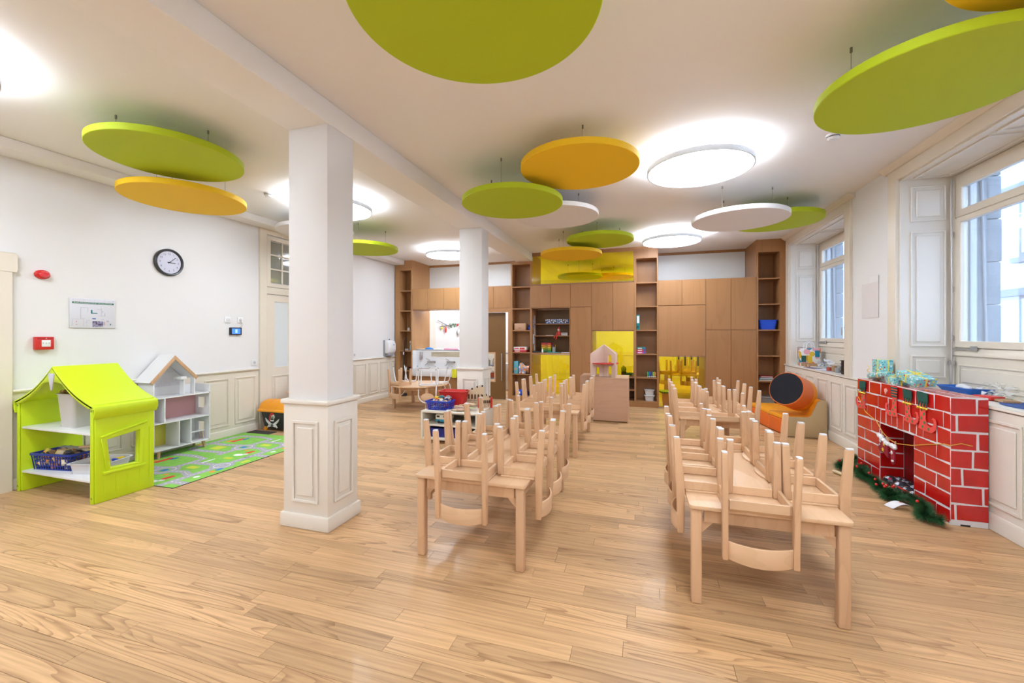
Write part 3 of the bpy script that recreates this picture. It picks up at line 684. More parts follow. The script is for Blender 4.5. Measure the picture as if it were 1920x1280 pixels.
for k, (lb, a, b, c, d) in TABLES.items(): make_table(lb, a, b, c, d)

cap_m = M('felt_glide', (0.75, 0.75, 0.76), 0.6)
stick_y = M('yellow_sticker', (0.95, 0.70, 0.02), 0.5); stick_p = M('printed_sticker', (0.35, 0.38, 0.5), 0.5)
def taper(mb, a, b, sx, sy, sx2=None, sy2=None):
    sx2 = sx2 or sx; sy2 = sy2 or sy
    mb.hexa([(a[0] - sx, a[1] - sy, a[2]), (a[0] + sx, a[1] - sy, a[2]), (a[0] + sx, a[1] + sy, a[2]), (a[0] - sx, a[1] + sy, a[2]),
             (b[0] - sx2, b[1] - sy2, b[2]), (b[0] + sx2, b[1] - sy2, b[2]), (b[0] + sx2, b[1] + sy2, b[2]), (b[0] - sx2, b[1] + sy2, b[2])])
    return mb
def make_chair():
    """child's chair turned upside down: seat face on the table, back hanging outside the edge (+x), legs up"""
    t = thing('child_chair', '', 'chair')
    zt = 0.324
    for s in (-1, 1):
        m = MB()
        lv = [(0.135, 0.163, -0.25, 0.018), (0.138, 0.164, 0.0, 0.024), (0.141, 0.165, 0.07, 0.025), (0.160, 0.170, zt, 0.019)]
        n = len(lv); vs = []
        for (x, yy, z, h) in lv:
            w = 0.0145
            vs += [(x - h, s * yy - w, z), (x + h, s * yy - w, z), (x + h, s * yy + w, z), (x - h, s * yy + w, z)]
        fs = [(3, 2, 1, 0), tuple(range(4 * n - 4, 4 * n))]
        for k in range(n - 1): fs += [(4 * k + i, 4 * k + (i + 1) % 4, 4 * k + 4 + (i + 1) % 4, 4 * k + 4 + i) for i in range(4)]
        m.add(vs, fs).build('back_post', beech, t, bevel=0.006, seg=3)
        MB().prism(rrect(0.160 - 0.017, s * 0.170 - 0.013, 0.160 + 0.017, s * 0.170 + 0.013, 0.006, 2), 'z', zt, zt + 0.006).build('glide', cap_m, t)
        taper(MB(), (-0.128, s * 0.143, 0.012), (-0.136, s * 0.147, zt), 0.021, 0.021, 0.019, 0.019).build('front_leg', beech, t, bevel=0.009, seg=3)
        MB().prism(rrect(-0.136 - 0.017, s * 0.147 - 0.017, -0.136 + 0.017, s * 0.147 + 0.017, 0.008, 2), 'z', zt, zt + 0.006).build('glide', cap_m, t)
        taper(MB(), (0, 0, 0), (0, 0, 0.01), 0.1, 0.1)
        MB().box(-0.108, s * 0.150 - 0.009, 0.014, 0.116, s * 0.150 + 0.009, 0.064).build('side_rail', beech_h, t, bevel=0.002, seg=1)
    MB().box(-0.139, -0.121, 0.014, -0.121, 0.121, 0.060).build('front_rail', beech_h, t, bevel=0.002, seg=1)
    MB().box(0.108, -0.141, 0.014, 0.126, 0.141, 0.064).build('rear_rail', beech_h, t, bevel=0.002, seg=1)
    seat = [(0.108, -0.165), (0.108, 0.165)] + [(-0.125 - 0.045 * math.sin(PI * i / 10) ** 0.8, 0.165 - 0.33 * i / 10) for i in range(11)]
    MB().prism(seat, 'z', 0.0, 0.013).build('seat', beech_h, t, bevel=0.004)
    # bent back board between the posts, bowing away from the sitter
    n = 12; vs = []; bow = lambda u: 0.137 + 0.038 * (1 - u * u)
    for i in range(n + 1):
        u = -1 + 2 * i / n; yy = u * 0.150; x = bow(u)
        lo = -0.245 - 0.012 * (1 - u * u); hi = -0.150 - 0.004 * (1 - u * u)
        vs += [(x - 0.006, yy, lo), (x + 0.006, yy, lo), (x + 0.006, yy, hi), (x - 0.006, yy, hi)]
    fs = [(0, 1, 2, 3), tuple(range(4 * n + 3, 4 * n - 1, -1))]
    for i in range(n): fs += [(4 * i + k, 4 * i + (k + 1) % 4, 4 * i + 4 + (k + 1) % 4, 4 * i + 4 + k) for k in range(4)]
    MB().add(vs, fs).build('back_board', beech_h, t, bevel=0.003, seg=2, ang=50)
    return t
chair0 = make_chair(); used = [False]
def put_chair(label, x, y, z, rot, stickers=False, tilt=0.0, group='upturned beech chairs on the tables'):
    c = chair0 if not used[0] else copy_tree(chair0)
    used[0] = True
    if c is not chair0:
        for ch in list(c.children):
            if ch.name.startswith('sticker'): bpy.data.objects.remove(ch)
    c.location = (x, y, z); c.rotation_euler = (0, 0, rot); tag(c, label, 'chair', group)
    if stickers:
        MB().cyl((0.03, -0.045, 0.0132), (0.03, -0.045, 0.0138), 0.010, n=12).build('sticker', stick_y, c, local=True)
        MB().prism([(0.015, -0.01), (0.045, -0.01), (0.045, 0.028), (0.015, 0.028)], 'z', 0.0132, 0.0138).build('sticker', stick_p, c, local=True)
    return c
def side_row(tn, side, where, outer, ys, st=()):
    ordn = ['first', 'second', 'third']
    for i, yy in enumerate(ys):
        rot = PI if side < 0 else 0
        put_chair('upturned beech chair on %s, %s along the %s side' % (tn, ordn[i], where), outer - side * 0.160, yy, TH, rot + random.uniform(-0.03, 0.03), stickers=i in st)
def end_chair(tn, x, y, front, st=False):
    put_chair('upturned beech chair on %s, at its %s end' % (tn, 'near' if front else 'far'), x, y + (0.160 if front else -0.160), TH, (-PI / 2 if front else PI / 2) + random.uniform(-0.03, 0.03), stickers=st)
tA, tB, tC, tD = 'the table by the panelled column', 'the table by the fireplace', 'the table before the toy house', 'the table before the sofa'
end_chair(tA, -1.095, 2.43, True, True); end_chair(tB, 0.60, 2.43, True, True)
side_row(tA, -1, 'column', -1.492, [2.885, 3.265, 3.635]); side_row(tA, 1, 'aisle', -0.602, [2.79, 3.17, 3.52], (1,)); end_chair(tA, -1.01, 4.035, False)
side_row(tB, -1, 'aisle', 0.212, [2.87, 3.21, 3.64], (2,)); side_row(tB, 1, 'fireplace', 1.085, [2.86, 3.21, 3.575]); end_chair(tB, 0.69, 4.05, False)
end_chair(tC, -1.07, 4.945, True); side_row(tC, -1, 'column', -1.54, [5.36, 5.75, 6.12]); side_row(tC, 1, 'aisle', -0.665, [5.36, 5.79, 6.17], (1,))
end_chair(tD, 0.865, 4.90, True); side_row(tD, -1, 'aisle', 0.385, [5.27, 5.62, 5.98], (1,)); side_row(tD, 1, 'sofa', 1.25, [5.33, 5.67, 6.01]); end_chair(tD, 0.885, 6.52, False)

# round table with chairs near the basin
RT = (-4.38, 7.70, 0.47)
rt = thing('round_table', 'low round wooden table by the wash basin with chairs stacked on it', 'table', (RT[0], RT[1], 0))
MB().lathe([(0, RT[2] - 0.025), (0.575, RT[2] - 0.025), (0.58, RT[2] - 0.02), (0.58, RT[2] - 0.005), (0.575, RT[2]), (0, RT[2])], (RT[0], RT[1], 0), 48).build('tabletop', beech_h, rt, smooth=True)
for sx in (-1, 1):
    for sy in (-1, 1):
        part('leg', beech, rt, RT[0] + sx * 0.37 - 0.027, RT[1] + sy * 0.37 - 0.027, 0, RT[0] + sx * 0.37 + 0.027, RT[1] + sy * 0.37 + 0.027, RT[2] - 0.025, bevel=0.008)
MB().ring([(RT[0] + 0.46 * math.cos(a), RT[1] + 0.46 * math.sin(a)) for a in [2 * PI * i / 32 for i in range(32)]], [(RT[0] + 0.43 * math.cos(a), RT[1] + 0.43 * math.sin(a)) for a in [2 * PI * i / 32 for i in range(32)]], 'z', RT[2] - 0.085, RT[2] - 0.025).build('apron', beech, rt)
put_chair('upturned small wooden chair on the round table by the basin', -4.62, 7.36, RT[2], -PI / 2 - 0.35, group='chairs on the round table')
def make_tube_chair():
    t = thing('tubular_chair', '', 'chair')
    for s in (-1, 1):
        yy = 0.17 * s
        # one bent tube a side: front foot, under-seat run, rear foot
        MB().tube([(-0.17, yy, 0.33), (-0.15, yy, 0.2), (-0.135, yy, 0.05), (-0.115, yy, 0.022), (-0.08, yy, 0.018), (0.08, yy, 0.018), (0.12, yy, 0.03), (0.14, yy, 0.07), (0.20, yy, 0.33)], 0.011).build('leg_frame', white_m, t, smooth=True)
        for x in (-0.17, 0.20): MB().cyl((x, yy, 0.33), (x, yy, 0.345), 0.013, n=10).build('foot_cap', grey, t)
    pts = [(0.10, -0.17, 0.02), (0.15, -0.17, -0.05), (0.17, -0.17, -0.16)] + [(0.17 + 0.02 * math.sin(a), -0.17 * math.cos(a), -0.16 - 0.15 * math.sin(a)) for a in [PI * i / 10 for i in range(1, 10)]] + [(0.17, 0.17, -0.16), (0.15, 0.17, -0.05), (0.10, 0.17, 0.02)]
    MB().tube(pts, 0.011).build('back_frame', white_m, t, smooth=True)
    for x in (-0.12, 0.09): MB().cyl((x, -0.17, 0.022), (x, 0.17, 0.022), 0.009, n=8).build('cross_tube', white_m, t, smooth=True)
    MB().prism(rrect(-0.17, -0.17, 0.13, 0.17, 0.05), 'z', 0.0, 0.012).build('seat', beech_h, t, bevel=0.003)
    MB().prism([(0.125 * math.cos(a), -0.20 + 0.075 * math.sin(a)) for a in [2 * PI * i / 24 for i in range(24)]], 'x', 0.166, 0.176).build('back_board', beech_h, t, bevel=0.003)
    return t
tc0 = make_tube_chair()
for i, (lb, x, y, r) in enumerate((('white tubular chair upturned on the round table, facing the toy shelf', -4.02, 7.42, -PI / 2 + 0.35), ('white tubular chair upturned on the round table beside the far column', -3.98, 7.86, 0.15), ('white tubular chair upturned on the round table beside the wainscot', -4.80, 7.86, PI - 0.2))):
    c = tc0 if i == 0 else copy_tree(tc0)
    c.location = (x, y, RT[2]); c.rotation_euler = (0, 0, r); tag(c, lb, 'chair', 'chairs on the round table')

# table with chairs seen through the low yellow glass
r2 = thing('round_table', 'round table with chairs seen through the low yellow glass', 'table', (0.98, 11.0, 0))
MB().lathe([(0, 0.525), (0.58, 0.525), (0.58, 0.55), (0, 0.55)], (0.98, 11.0, 0), 40).build('tabletop', beech_h, r2)
for sx in (-1, 1):
    for sy in (-1, 1): part('leg', beech, r2, 0.98 + sx * 0.36 - 0.027, 11.0 + sy * 0.36 - 0.027, 0, 0.98 + sx * 0.36 + 0.027, 11.0 + sy * 0.36 + 0.027, 0.525)
put_chair('upturned chair behind the low yellow glass, near the brown bin', 0.66, 10.72, 0.55, PI + 0.9, group='chairs behind the yellow glass')
put_chair('upturned chair behind the low yellow glass, at the table middle', 1.06, 10.66, 0.55, -PI / 2 + 0.15, group='chairs behind the yellow glass')
put_chair('upturned chair behind the low yellow glass, at the table far side', 1.2, 11.2, 0.55, 1.0, group='chairs behind the yellow glass')
rad = thing('slatted_screen', 'striped dark and pale slat screen behind the yellow glass', 'screen', (1.9, 13.4, 0))
for i in range(16): part('slat', dark if i % 2 else white_p, rad, 1.0 + 0.09 * i, 13.45, 0.55, 1.045 + 0.09 * i, 13.5, 1.25)
part('rail', cream, rad, 1.0, 13.5, 0.5, 2.45, 13.56, 1.3)
bn = thing('storage_bin', 'terracotta bin with a dark rim standing behind the low yellow glass', 'bin', (0.55, 9.30, 0))
MB().lathe([(0.10, 0), (0.125, 0.27), (0.115, 0.27), (0.09, 0.02), (0, 0.02)], (0.53, 9.25, 0), 4, Matrix.Rotation(PI / 4, 3, 'Z') ).build('body', M('terracotta', (0.5, 0.16, 0.07), 0.6), bn, bevel=0.01)
MB().lathe([(0.12, 0.27), (0.165, 0.30), (0.165, 0.315), (0.11, 0.325), (0, 0.32)], (0.53, 9.25, 0), 24).build('lid', M('green_lid', (0.1, 0.3, 0.05), 0.4), bn, smooth=True)

# ================================================================ CLOCK WALL AND THE CORNER IN FRONT OF IT
XW0 = XL + 0.001
def wallthing(name, label, cat, y, z, x=XL): return thing(name, label, cat, (x, y, z))
Ry = Matrix.Rotation(PI / 2, 3, 'Y')      # lathe axis z -> +x
# clock
ck = wallthing('wall_clock', 'round black-rimmed wall clock reading about eight past three', 'clock', 3.80, 2.415)
MB().lathe([(0.172, 0.0), (0.172, 0.028), (0.162, 0.04), (0.148, 0.036), (0.142, 0.022), (0.142, 0.0)], (XW0, 3.80, 2.415), 48, Ry, caps=False).build('rim', M('clock_rim', (0.035, 0.035, 0.04), 0.35), ck, smooth=True)
MB().lathe([(0, 0.018), (0.145, 0.018)], (XW0, 3.80, 2.415), 48, Ry, caps=False).build('dial', M('clock_dial', (0.66, 0.67, 0.80), 0.25), ck)
ink = M('ink_grey', (0.10, 0.10, 0.14), 0.6)
for h in range(1, 13):
    a = h * PI / 6
    text('numeral', str(h), 0.036, (XW0 + 0.019, 3.80 + 0.108 * math.sin(a), 2.415 + 0.108 * math.cos(a)), FACE_LEFT, ink, ck)
def hand(name, ang, l, w, tail):
    d = Vector((0, math.sin(ang), math.cos(ang))); n = Vector((0, math.cos(ang), -math.sin(ang))); c = Vector((XW0 + 0.022, 3.80, 2.415))
    MB().hexa([c - d * tail - n * w, c - d * tail + n * w, c + d * l + n * w, c + d * l - n * w] + [q + Vector((0.002, 0, 0)) for q in (c - d * tail - n * w, c - d * tail + n * w, c + d * l + n * w, c + d * l - n * w)]).build(name, dark, ck)
hand('hour_hand', 2 * PI * (3.13 / 12), 0.072, 0.004, 0.02); hand('minute_hand', 2 * PI * 8 / 60, 0.10, 0.003, 0.02)
MB().lathe([(0.006, 0.02), (0.006, 0.03), (0, 0.03)], (XW0, 3.80, 2.415), 12, Ry).build('hub', dark, ck)
# siren
sr = wallthing('alarm_siren', 'small red oval fire alarm siren above the evacuation plan', 'alarm', 2.62, 2.10)
S1 = Matrix.Diagonal((1, 1, 0.72)) @ Ry
MB().lathe([(0.058, 0), (0.058, 0.02), (0.05, 0.028), (0, 0.03)], (XW0, 2.62, 2.10), 28, Matrix.Diagonal((1, 1, 0.8)) @ Ry).build('base', red_p, sr, smooth=True)
MB().lathe([(0.042, 0.028), (0.04, 0.05), (0.028, 0.062), (0, 0.064)], (XW0, 2.62, 2.10), 28, Matrix.Diagonal((1, 1, 0.8)) @ Ry).build('horn', M('red_lens', (0.72, 0.02, 0.03), 0.2, coat=0.6), sr, smooth=True)
# manual call point
cp = wallthing('fire_call_point', 'red square fire alarm call point with a white pane', 'alarm', 2.623, 1.408)
part('housing', red_p, cp, XW0, 2.555, 1.343, XW0 + 0.05, 2.692, 1.472, bevel=0.006)
part('pane', white_p, cp, XW0 + 0.05, 2.597, 1.372, XW0 + 0.053, 2.664, 1.44, bevel=0.002)
for yy, tx in ((2.608, '>'), (2.63, 'o'), (2.652, '<')): text('symbol', tx, 0.026, (XW0 + 0.0535, yy, 1.408), FACE_LEFT, dark, cp)
text('house_symbol', '^', 0.03, (XW0 + 0.0505, 2.632, 1.45), FACE_LEFT, white_p, cp)
part('band', M('dark_red', (0.45, 0.015, 0.012), 0.4), cp, XW0 + 0.05, 2.565, 1.446, XW0 + 0.0503, 2.682, 1.463)
# evacuation plan
pl = wallthing('evacuation_plan', 'framed evacuation plan with a green heading hung below the siren', 'sign', 3.03, 1.73)
part('backing', M('plan_board', (0.70, 0.70, 0.76), 0.2), pl, XW0, 2.83, 1.567, XW0 + 0.012, 3.232, 1.885, bevel=0.002)
part('heading_band', M('plan_green', (0.02, 0.17, 0.10), 0.5), pl, XW0 + 0.012, 2.85, 1.828, XW0 + 0.0125, 3.215, 1.848)
text('heading', "PLAN D'\u00c9VACUATION ET DE SAUVETAGE", 0.018, (XW0 + 0.0128, 3.03, 1.838), FACE_LEFT, white_p, pl, sx=1.0)
pg = M('plan_grey', (0.42, 0.43, 0.52), 0.6); pt = M('plan_teal', (0.02, 0.20, 0.24), 0.6); pb = M('plan_blue', (0.03, 0.12, 0.5), 0.6)
b = MB()
def pr(y0, z0, y1, z1): b.box(XW0 + 0.0122, y0, z0, XW0 + 0.0126, y1, z1)
for y0, z0, y1, z1 in [(2.92, 1.67, 2.924, 1.785), (2.92, 1.785, 2.98, 1.788), (2.92, 1.667, 2.96, 1.67), (2.98, 1.74, 2.983, 1.788), (3.06, 1.77, 3.10, 1.773), (3.10, 1.70, 3.103, 1.79), (3.07, 1.70, 3.14, 1.703), (3.11, 1.735, 3.115, 1.76), (3.13, 1.70, 3.135, 1.735), (3.10, 1.66, 3.125, 1.664), (3.15, 1.635, 3.17, 1.65), (2.85, 1.66, 2.945, 1.662), (2.85, 1.585, 2.852, 1.66), (2.945, 1.585, 2.947, 1.66), (2.97, 1.59, 2.974, 1.60), (2.97, 1.62, 2.974, 1.64), (2.965, 1.647, 3.01, 1.649)]: pr(y0, z0, y1, z1)
b.build('floor_plan_lines', pg, pl)
b = MB(); pr(3.008, 1.725, 3.022, 1.765); pr(3.008, 1.725, 3.065, 1.733); pr(3.18, 1.60, 3.19, 1.615); b.build('escape_route', pt, pl)
b = MB(); pr(3.02, 1.663, 3.052, 1.674); b.build('position_mark', pb, pl)
b = MB(); pr(3.022, 1.578, 3.118, 1.642); b.build('aerial_photo', SPOTS('aerial', (0.15, 0.13, 0.25), [(0.4, 0.38, 0.5), (0.08, 0.07, 0.12), (0.3, 0.28, 0.42)], 70, 0.6), pl)
b = MB(); pr(3.05, 1.605, 3.062, 1.616); pr(3.127, 1.60, 3.131, 1.635); pr(2.882, 1.628, 2.887, 1.640); pr(2.882, 1.598, 2.887, 1.606); b.build('red_marks', M('plan_red', (0.65, 0.03, 0.08), 0.6), pl)
for yy in (2.86, 2.95, 3.04, 3.13, 3.21): part('fixing', steel, pl, XW0 + 0.012, yy - 0.005, 1.868, XW0 + 0.0135, yy + 0.005, 1.873)
# small screen, switch plates, sockets
sc_ = wallthing('small_monitor', 'small black monitor with a glowing blue picture below the cable socket', 'monitor', 4.715, 1.54)
part('case', dark, sc_, XW0, 4.625, 1.487, XW0 + 0.03, 4.807, 1.597, bevel=0.004)
part('screen', M('blue_screen', (0.02, 0.06, 0.2), 0.2, emit=((0.06, 0.20, 0.75), 0.9)), sc_, XW0 + 0.03, 4.648, 1.502, XW0 + 0.0305, 4.785, 1.582)
part('picture_figure', M('pale_screen', (0.2, 0.3, 0.5), 0.2, emit=((0.25, 0.45, 0.9), 0.8)), sc_, XW0 + 0.0305, 4.70, 1.515, XW0 + 0.0308, 4.735, 1.57)
MB().tube([(XW0 + 0.012, 4.80, 1.70), (XW0 + 0.035, 4.805, 1.66), (XW0 + 0.03, 4.81, 1.62), (XW0 + 0.02, 4.78, 1.598)], 0.003, 6).tube([(XW0 + 0.012, 4.73, 1.488), (XW0 + 0.02, 4.74, 1.472), (XW0 + 0.012, 4.76, 1.487)], 0.003, 6).build('cable', grey, sc_)
def plate(name, label, y, z, sz=0.04, kind='socket'):
    t = wallthing(name, label, 'socket' if kind == 'socket' else 'switch', y, z)
    part('plate', white_p, t, XW0, y - sz, z - sz, XW0 + 0.012, y + sz, z + sz, bevel=0.003)
    if kind == 'socket':
        MB().lathe([(0.028, 0.012), (0.026, 0.0125), (0, 0.0125)], (XW0, y, z), 20, Ry).build('well', M('socket_well', (0.6, 0.6, 0.62), 0.5), t)
        for dy, dz in ((-0.009, 0), (0.009, 0), (0, -0.01)): MB().cyl((XW0 + 0.0128, y + dy, z + dz), (XW0 + 0.0135, y + dy, z + dz), 0.004, n=8).build('pin_hole', dark, t)
    else:
        part('rocker', M('rocker', (0.72, 0.72, 0.73), 0.4), t, XW0 + 0.012, y - sz * 0.6, z - sz * 0.4, XW0 + 0.015, y + sz * 0.6, z + sz * 0.4)
plate('light_switch', 'white switch plate on the clock wall next to the socket', 4.60, 1.71, 0.045, 'switch')
plate('wall_socket', 'white socket with the monitor cable plugged in', 4.80, 1.709, 0.042)
plate('wall_socket', 'white wall socket just above the wainscot by the double door', 5.038, 1.054, 0.045)
plate('wall_socket', 'white wall plate above the wainscot beyond the near column', 7.43, 1.06, 0.04)
dp = wallthing('towel_dispenser', 'white paper towel dispenser on the wall by the shelf tower', 'dispenser', 8.64, 1.17)
part('back_plate', grey, dp, XW0, 8.47, 0.975, XW0 + 0.03, 8.79, 1.36, bevel=0.004)
MB().prism([(XW0 + 0.03, 1.04), (XW0 + 0.12, 1.04), (XW0 + 0.15, 1.10), (XW0 + 0.15, 1.27), (XW0 + 0.11, 1.345), (XW0 + 0.03, 1.36)], 'y', 8.48, 8.78).build('cover', white_p, dp, bevel=0.02, seg=3)
MB().prism([(XW0 + 0.03, 0.98), (XW0 + 0.11, 0.985), (XW0 + 0.12, 1.04), (XW0 + 0.03, 1.04)], 'y', 8.53, 8.73).build('chute', grey, dp, bevel=0.005)
part('label_mark', M('mark_blue', (0.1, 0.15, 0.5), 0.5), dp, XW0 + 0.15, 8.66, 1.23, XW0 + 0.151, 8.70, 1.25)
MB().ball((XW0 + 0.06, 8.63, 1.372), 0.012, 8).build('key_knob', dark, dp)

# ---- lime plastic house shelf
hx0, hx1, hy0, hy1 = -5.71, -4.58, 2.42, 2.885
hs = thing('toy_house_shelf', 'lime green plastic house-shaped shelf unit with a pitched roof', 'shelf unit', ((hx0 + hx1) / 2, (hy0 + hy1) / 2, 0))
xm, ze, zr = (hx0 + hx1) / 2, 0.86, 1.205
# side walls, the right one with a crooked window
MB().prism([(hx0, 0), (hx0 + 0.07, 0), (hx0 + 0.055, 0.3), (hx0 + 0.05, 0.6), (hx0 + 0.06, 0.9), (hx0, 0.88)], 'y', hy0, hy1).build('side_wall', lime, hs, bevel=0.01)
ow = [(hy0, 0), (hy1, 0), (hy1 + 0.0, 0.88), (hy0, 0.88)]; iw = [(hy0 + 0.112, 0.295), (hy0 + 0.325, 0.283), (hy0 + 0.333, 0.585), (hy0 + 0.085, 0.548)]
MB().ring(ow, iw, 'x', hx1 - 0.05, hx1).build('side_wall', lime, hs, bevel=0.008)
fo = [(hy0 + 0.075, 0.262), (hy0 + 0.37, 0.25), (hy0 + 0.375, 0.64), (hy0 + 0.035, 0.575)]
fi = [(hy0 + 0.108, 0.29), (hy0 + 0.33, 0.279), (hy0 + 0.338, 0.59), (hy0 + 0.08, 0.553)]
MB().ring(fo, fi, 'x', hx1, hx1 + 0.010).build('window_frame', lime, hs, bevel=0.004)
MB().prism([(hy0 + 0.03, 0.572), (hy0 + 0.40, 0.648), (hy0 + 0.40, 0.668), (hy0 + 0.03, 0.59)], 'x', hx1, hx1 + 0.016).build('window_lintel', lime, hs, bevel=0.004)
MB().prism([(hy0 + 0.05, 0.245), (hy0 + 0.39, 0.235), (hy0 + 0.39, 0.258), (hy0 + 0.05, 0.27)], 'x', hx1, hx1 + 0.016).build('window_sill', lime, hs, bevel=0.004)
for k, (yy, z0, z1) in enumerate(((0.06, 0.03, 0.2), (0.15, 0.06, 0.22), (0.24, 0.02, 0.19), (0.34, 0.05, 0.21), (0.42, 0.1, 0.6))): part('plank_groove', lime, hs, hx1, hy0 + yy, z0, hx1 + 0.003, hy0 + yy + 0.006, z1)
for a in (hy0 - 0.012,):
    for xa in (hx0 + 0.01, hx1 - 0.055): MB().prism([(xa, 0.0), (xa + 0.045, 0.0), (xa + 0.04, 0.86), (xa + 0.005, 0.86)], 'y', hy0 - 0.012, hy0).build('corner_post', lime, hs, bevel=0.005)
# swooping roof sheet
def roof_pt(u):      # u -1..1 across
    s = abs(u); z = zr - (zr - ze) * (s ** 0.92) - 0.045 * math.sin(PI * s) * 0.9
    return (xm + u * (hx1 - xm + 0.022), z)
up = [roof_pt(-1 + 2 * i / 28) for i in range(29)]
lip_r = [(hx1 + 0.030, 0.83), (hx1 + 0.026, 0.79), (hx1 + 0.004, 0.745)]; lip_l = [(hx0 - 0.004, 0.745), (hx0 - 0.026, 0.79), (hx0 - 0.030, 0.83)]
outer = lip_l + up + lip_r
inner = [(hx0 + 0.006, 0.75)] + [(p[0] * 0.985 + xm * 0.015, p[1] - 0.03) for p in up] + [(hx1 - 0.006, 0.75)]
MB().prism(outer + inner[::-1], 'y', hy0 - 0.02, hy1 + 0.02).build('roof', lime, hs, bevel=0.006, ang=50)
# arched gable frames front and back
for yy in (hy0 - 0.02, hy1 - 0.01):
    g_out = [(p[0], p[1] - 0.01) for p in up]
    g_in = [(xm + (hx1 - xm - 0.06) * (-1 + 2 * i / 28), 0.845 + 0.215 * math.cos((-1 + 2 * i / 28) * PI / 2 * 0.98) ** 0.8) for i in range(29)]
    g_in = [(p[0], min(p[1], q[1] - 0.015)) for p, q in zip(g_in, g_out)]
    n = 29; vs = [(p[0], a, p[1]) for a in (yy, yy + 0.03) for l in (g_out, g_in) for p in l]; fs = []
    for i in range(n - 1):
        fs += [(i, i + 1, n + i + 1, n + i), (2 * n + i + 1, 2 * n + i, 3 * n + i, 3 * n + i + 1), (n + i, n + i + 1, 3 * n + i + 1, 3 * n + i), (i + 1, i, 2 * n + i, 2 * n + i + 1)]
    fs += [(0, n, 3 * n, 2 * n), (n - 1, 3 * n - 1, 4 * n - 1, 2 * n - 1)]
    MB().add(vs, fs).build('gable_frame', lime, hs, bevel=0.004, seg=1, ang=50)
MB().prism([(xm - 0.045, 1.14), (xm + 0.045, 1.14), (xm + 0.012, 0.99), (xm, 0.98), (xm - 0.012, 0.99)], 'y', hy0 - 0.028, hy0 - 0.018).build('keystone', M('grey_keystone', (0.55, 0.56, 0.62), 0.45), hs, bevel=0.004)
for z in (0.615, 0.195): part('shelf_board', white_p, hs, hx0 + 0.055, hy0 + 0.005, z - 0.018, hx1 - 0.05, hy1 - 0.01, z, bevel=0.002)
for z in (0.62, 0.05):
    for xx in (hx0 + 0.03, hx1 - 0.03): MB().cyl((xx, hy0 - 0.013, z + (0.2 if z > 0.5 else 0)), (xx, hy0 - 0.0115, z + (0.2 if z > 0.5 else 0)), 0.011, n=12).build('screw_hole', M('dark_lime', (0.25, 0.36, 0.01), 0.5), hs)
# things on it
milky = M('milky_plastic', (0.60, 0.58, 0.56), 0.35, spec=0.5)
tb = thing('toy_bucket', 'tall milky plastic tub of wooden pieces on the upper shelf of the lime house', 'tub', (-5.19, 2.62, 0.616))
MB().prism(rrect(-0.115, -0.10, 0.115, 0.10, 0.03), 'z', 0, 0.01).build('bottom', milky, tb, local=True)
def tapered_tub(name, mat, par, w0, d0, w1, d1, z0, z1, th=0.004, r=0.03, lip=0.0, **k):
    m = MB(); lo, hi = rrect(-w0, -d0, w0, d0, r), rrect(-w1, -d1, w1, d1, r)
    li, hi2 = rrect(-w0 + th, -d0 + th, w0 - th, d0 - th, r), rrect(-w1 + th, -d1 + th, w1 - th, d1 - th, r); n = len(lo)
    vs = [(x, y, z0) for x, y in lo] + [(x, y, z1) for x, y in hi] + [(x, y, z1) for x, y in hi2] + [(x, y, z0 + th) for x, y in li]
    fs = [tuple(range(n))[::-1], tuple(range(3 * n, 4 * n))]
    for q in range(3): fs += [(q * n + i, q * n + (i + 1) % n, (q + 1) * n + (i + 1) % n, (q + 1) * n + i) for i in range(n)]
    if lip:
        lo2 = rrect(-w1 - lip, -d1 - lip, w1 + lip, d1 + lip, r + lip)
        m.ring(lo2, hi2, 'z', z1 - 0.006, z1)
    m.add(vs, fs)
    return m.build(name, mat, par, local=True, smooth=True)
tapered_tub('body', milky, tb, 0.095, 0.095, 0.12, 0.115, 0, 0.32, lip=0.012)
cork = SPOTS('wood_bits', (0.30, 0.17, 0.05), [(0.45, 0.28, 0.08), (0.18, 0.09, 0.02), (0.55, 0.36, 0.12)], 60, 0.6)
rb = random.Random(3); m = MB()
for i in range(60): m.ball((rb.uniform(-0.1, 0.1), rb.uniform(-0.09, 0.09), 0.305 + rb.uniform(0, 0.04)), 0.02, 6)
tag(m.build('contents', cork, tb, local=True), kind='stuff')
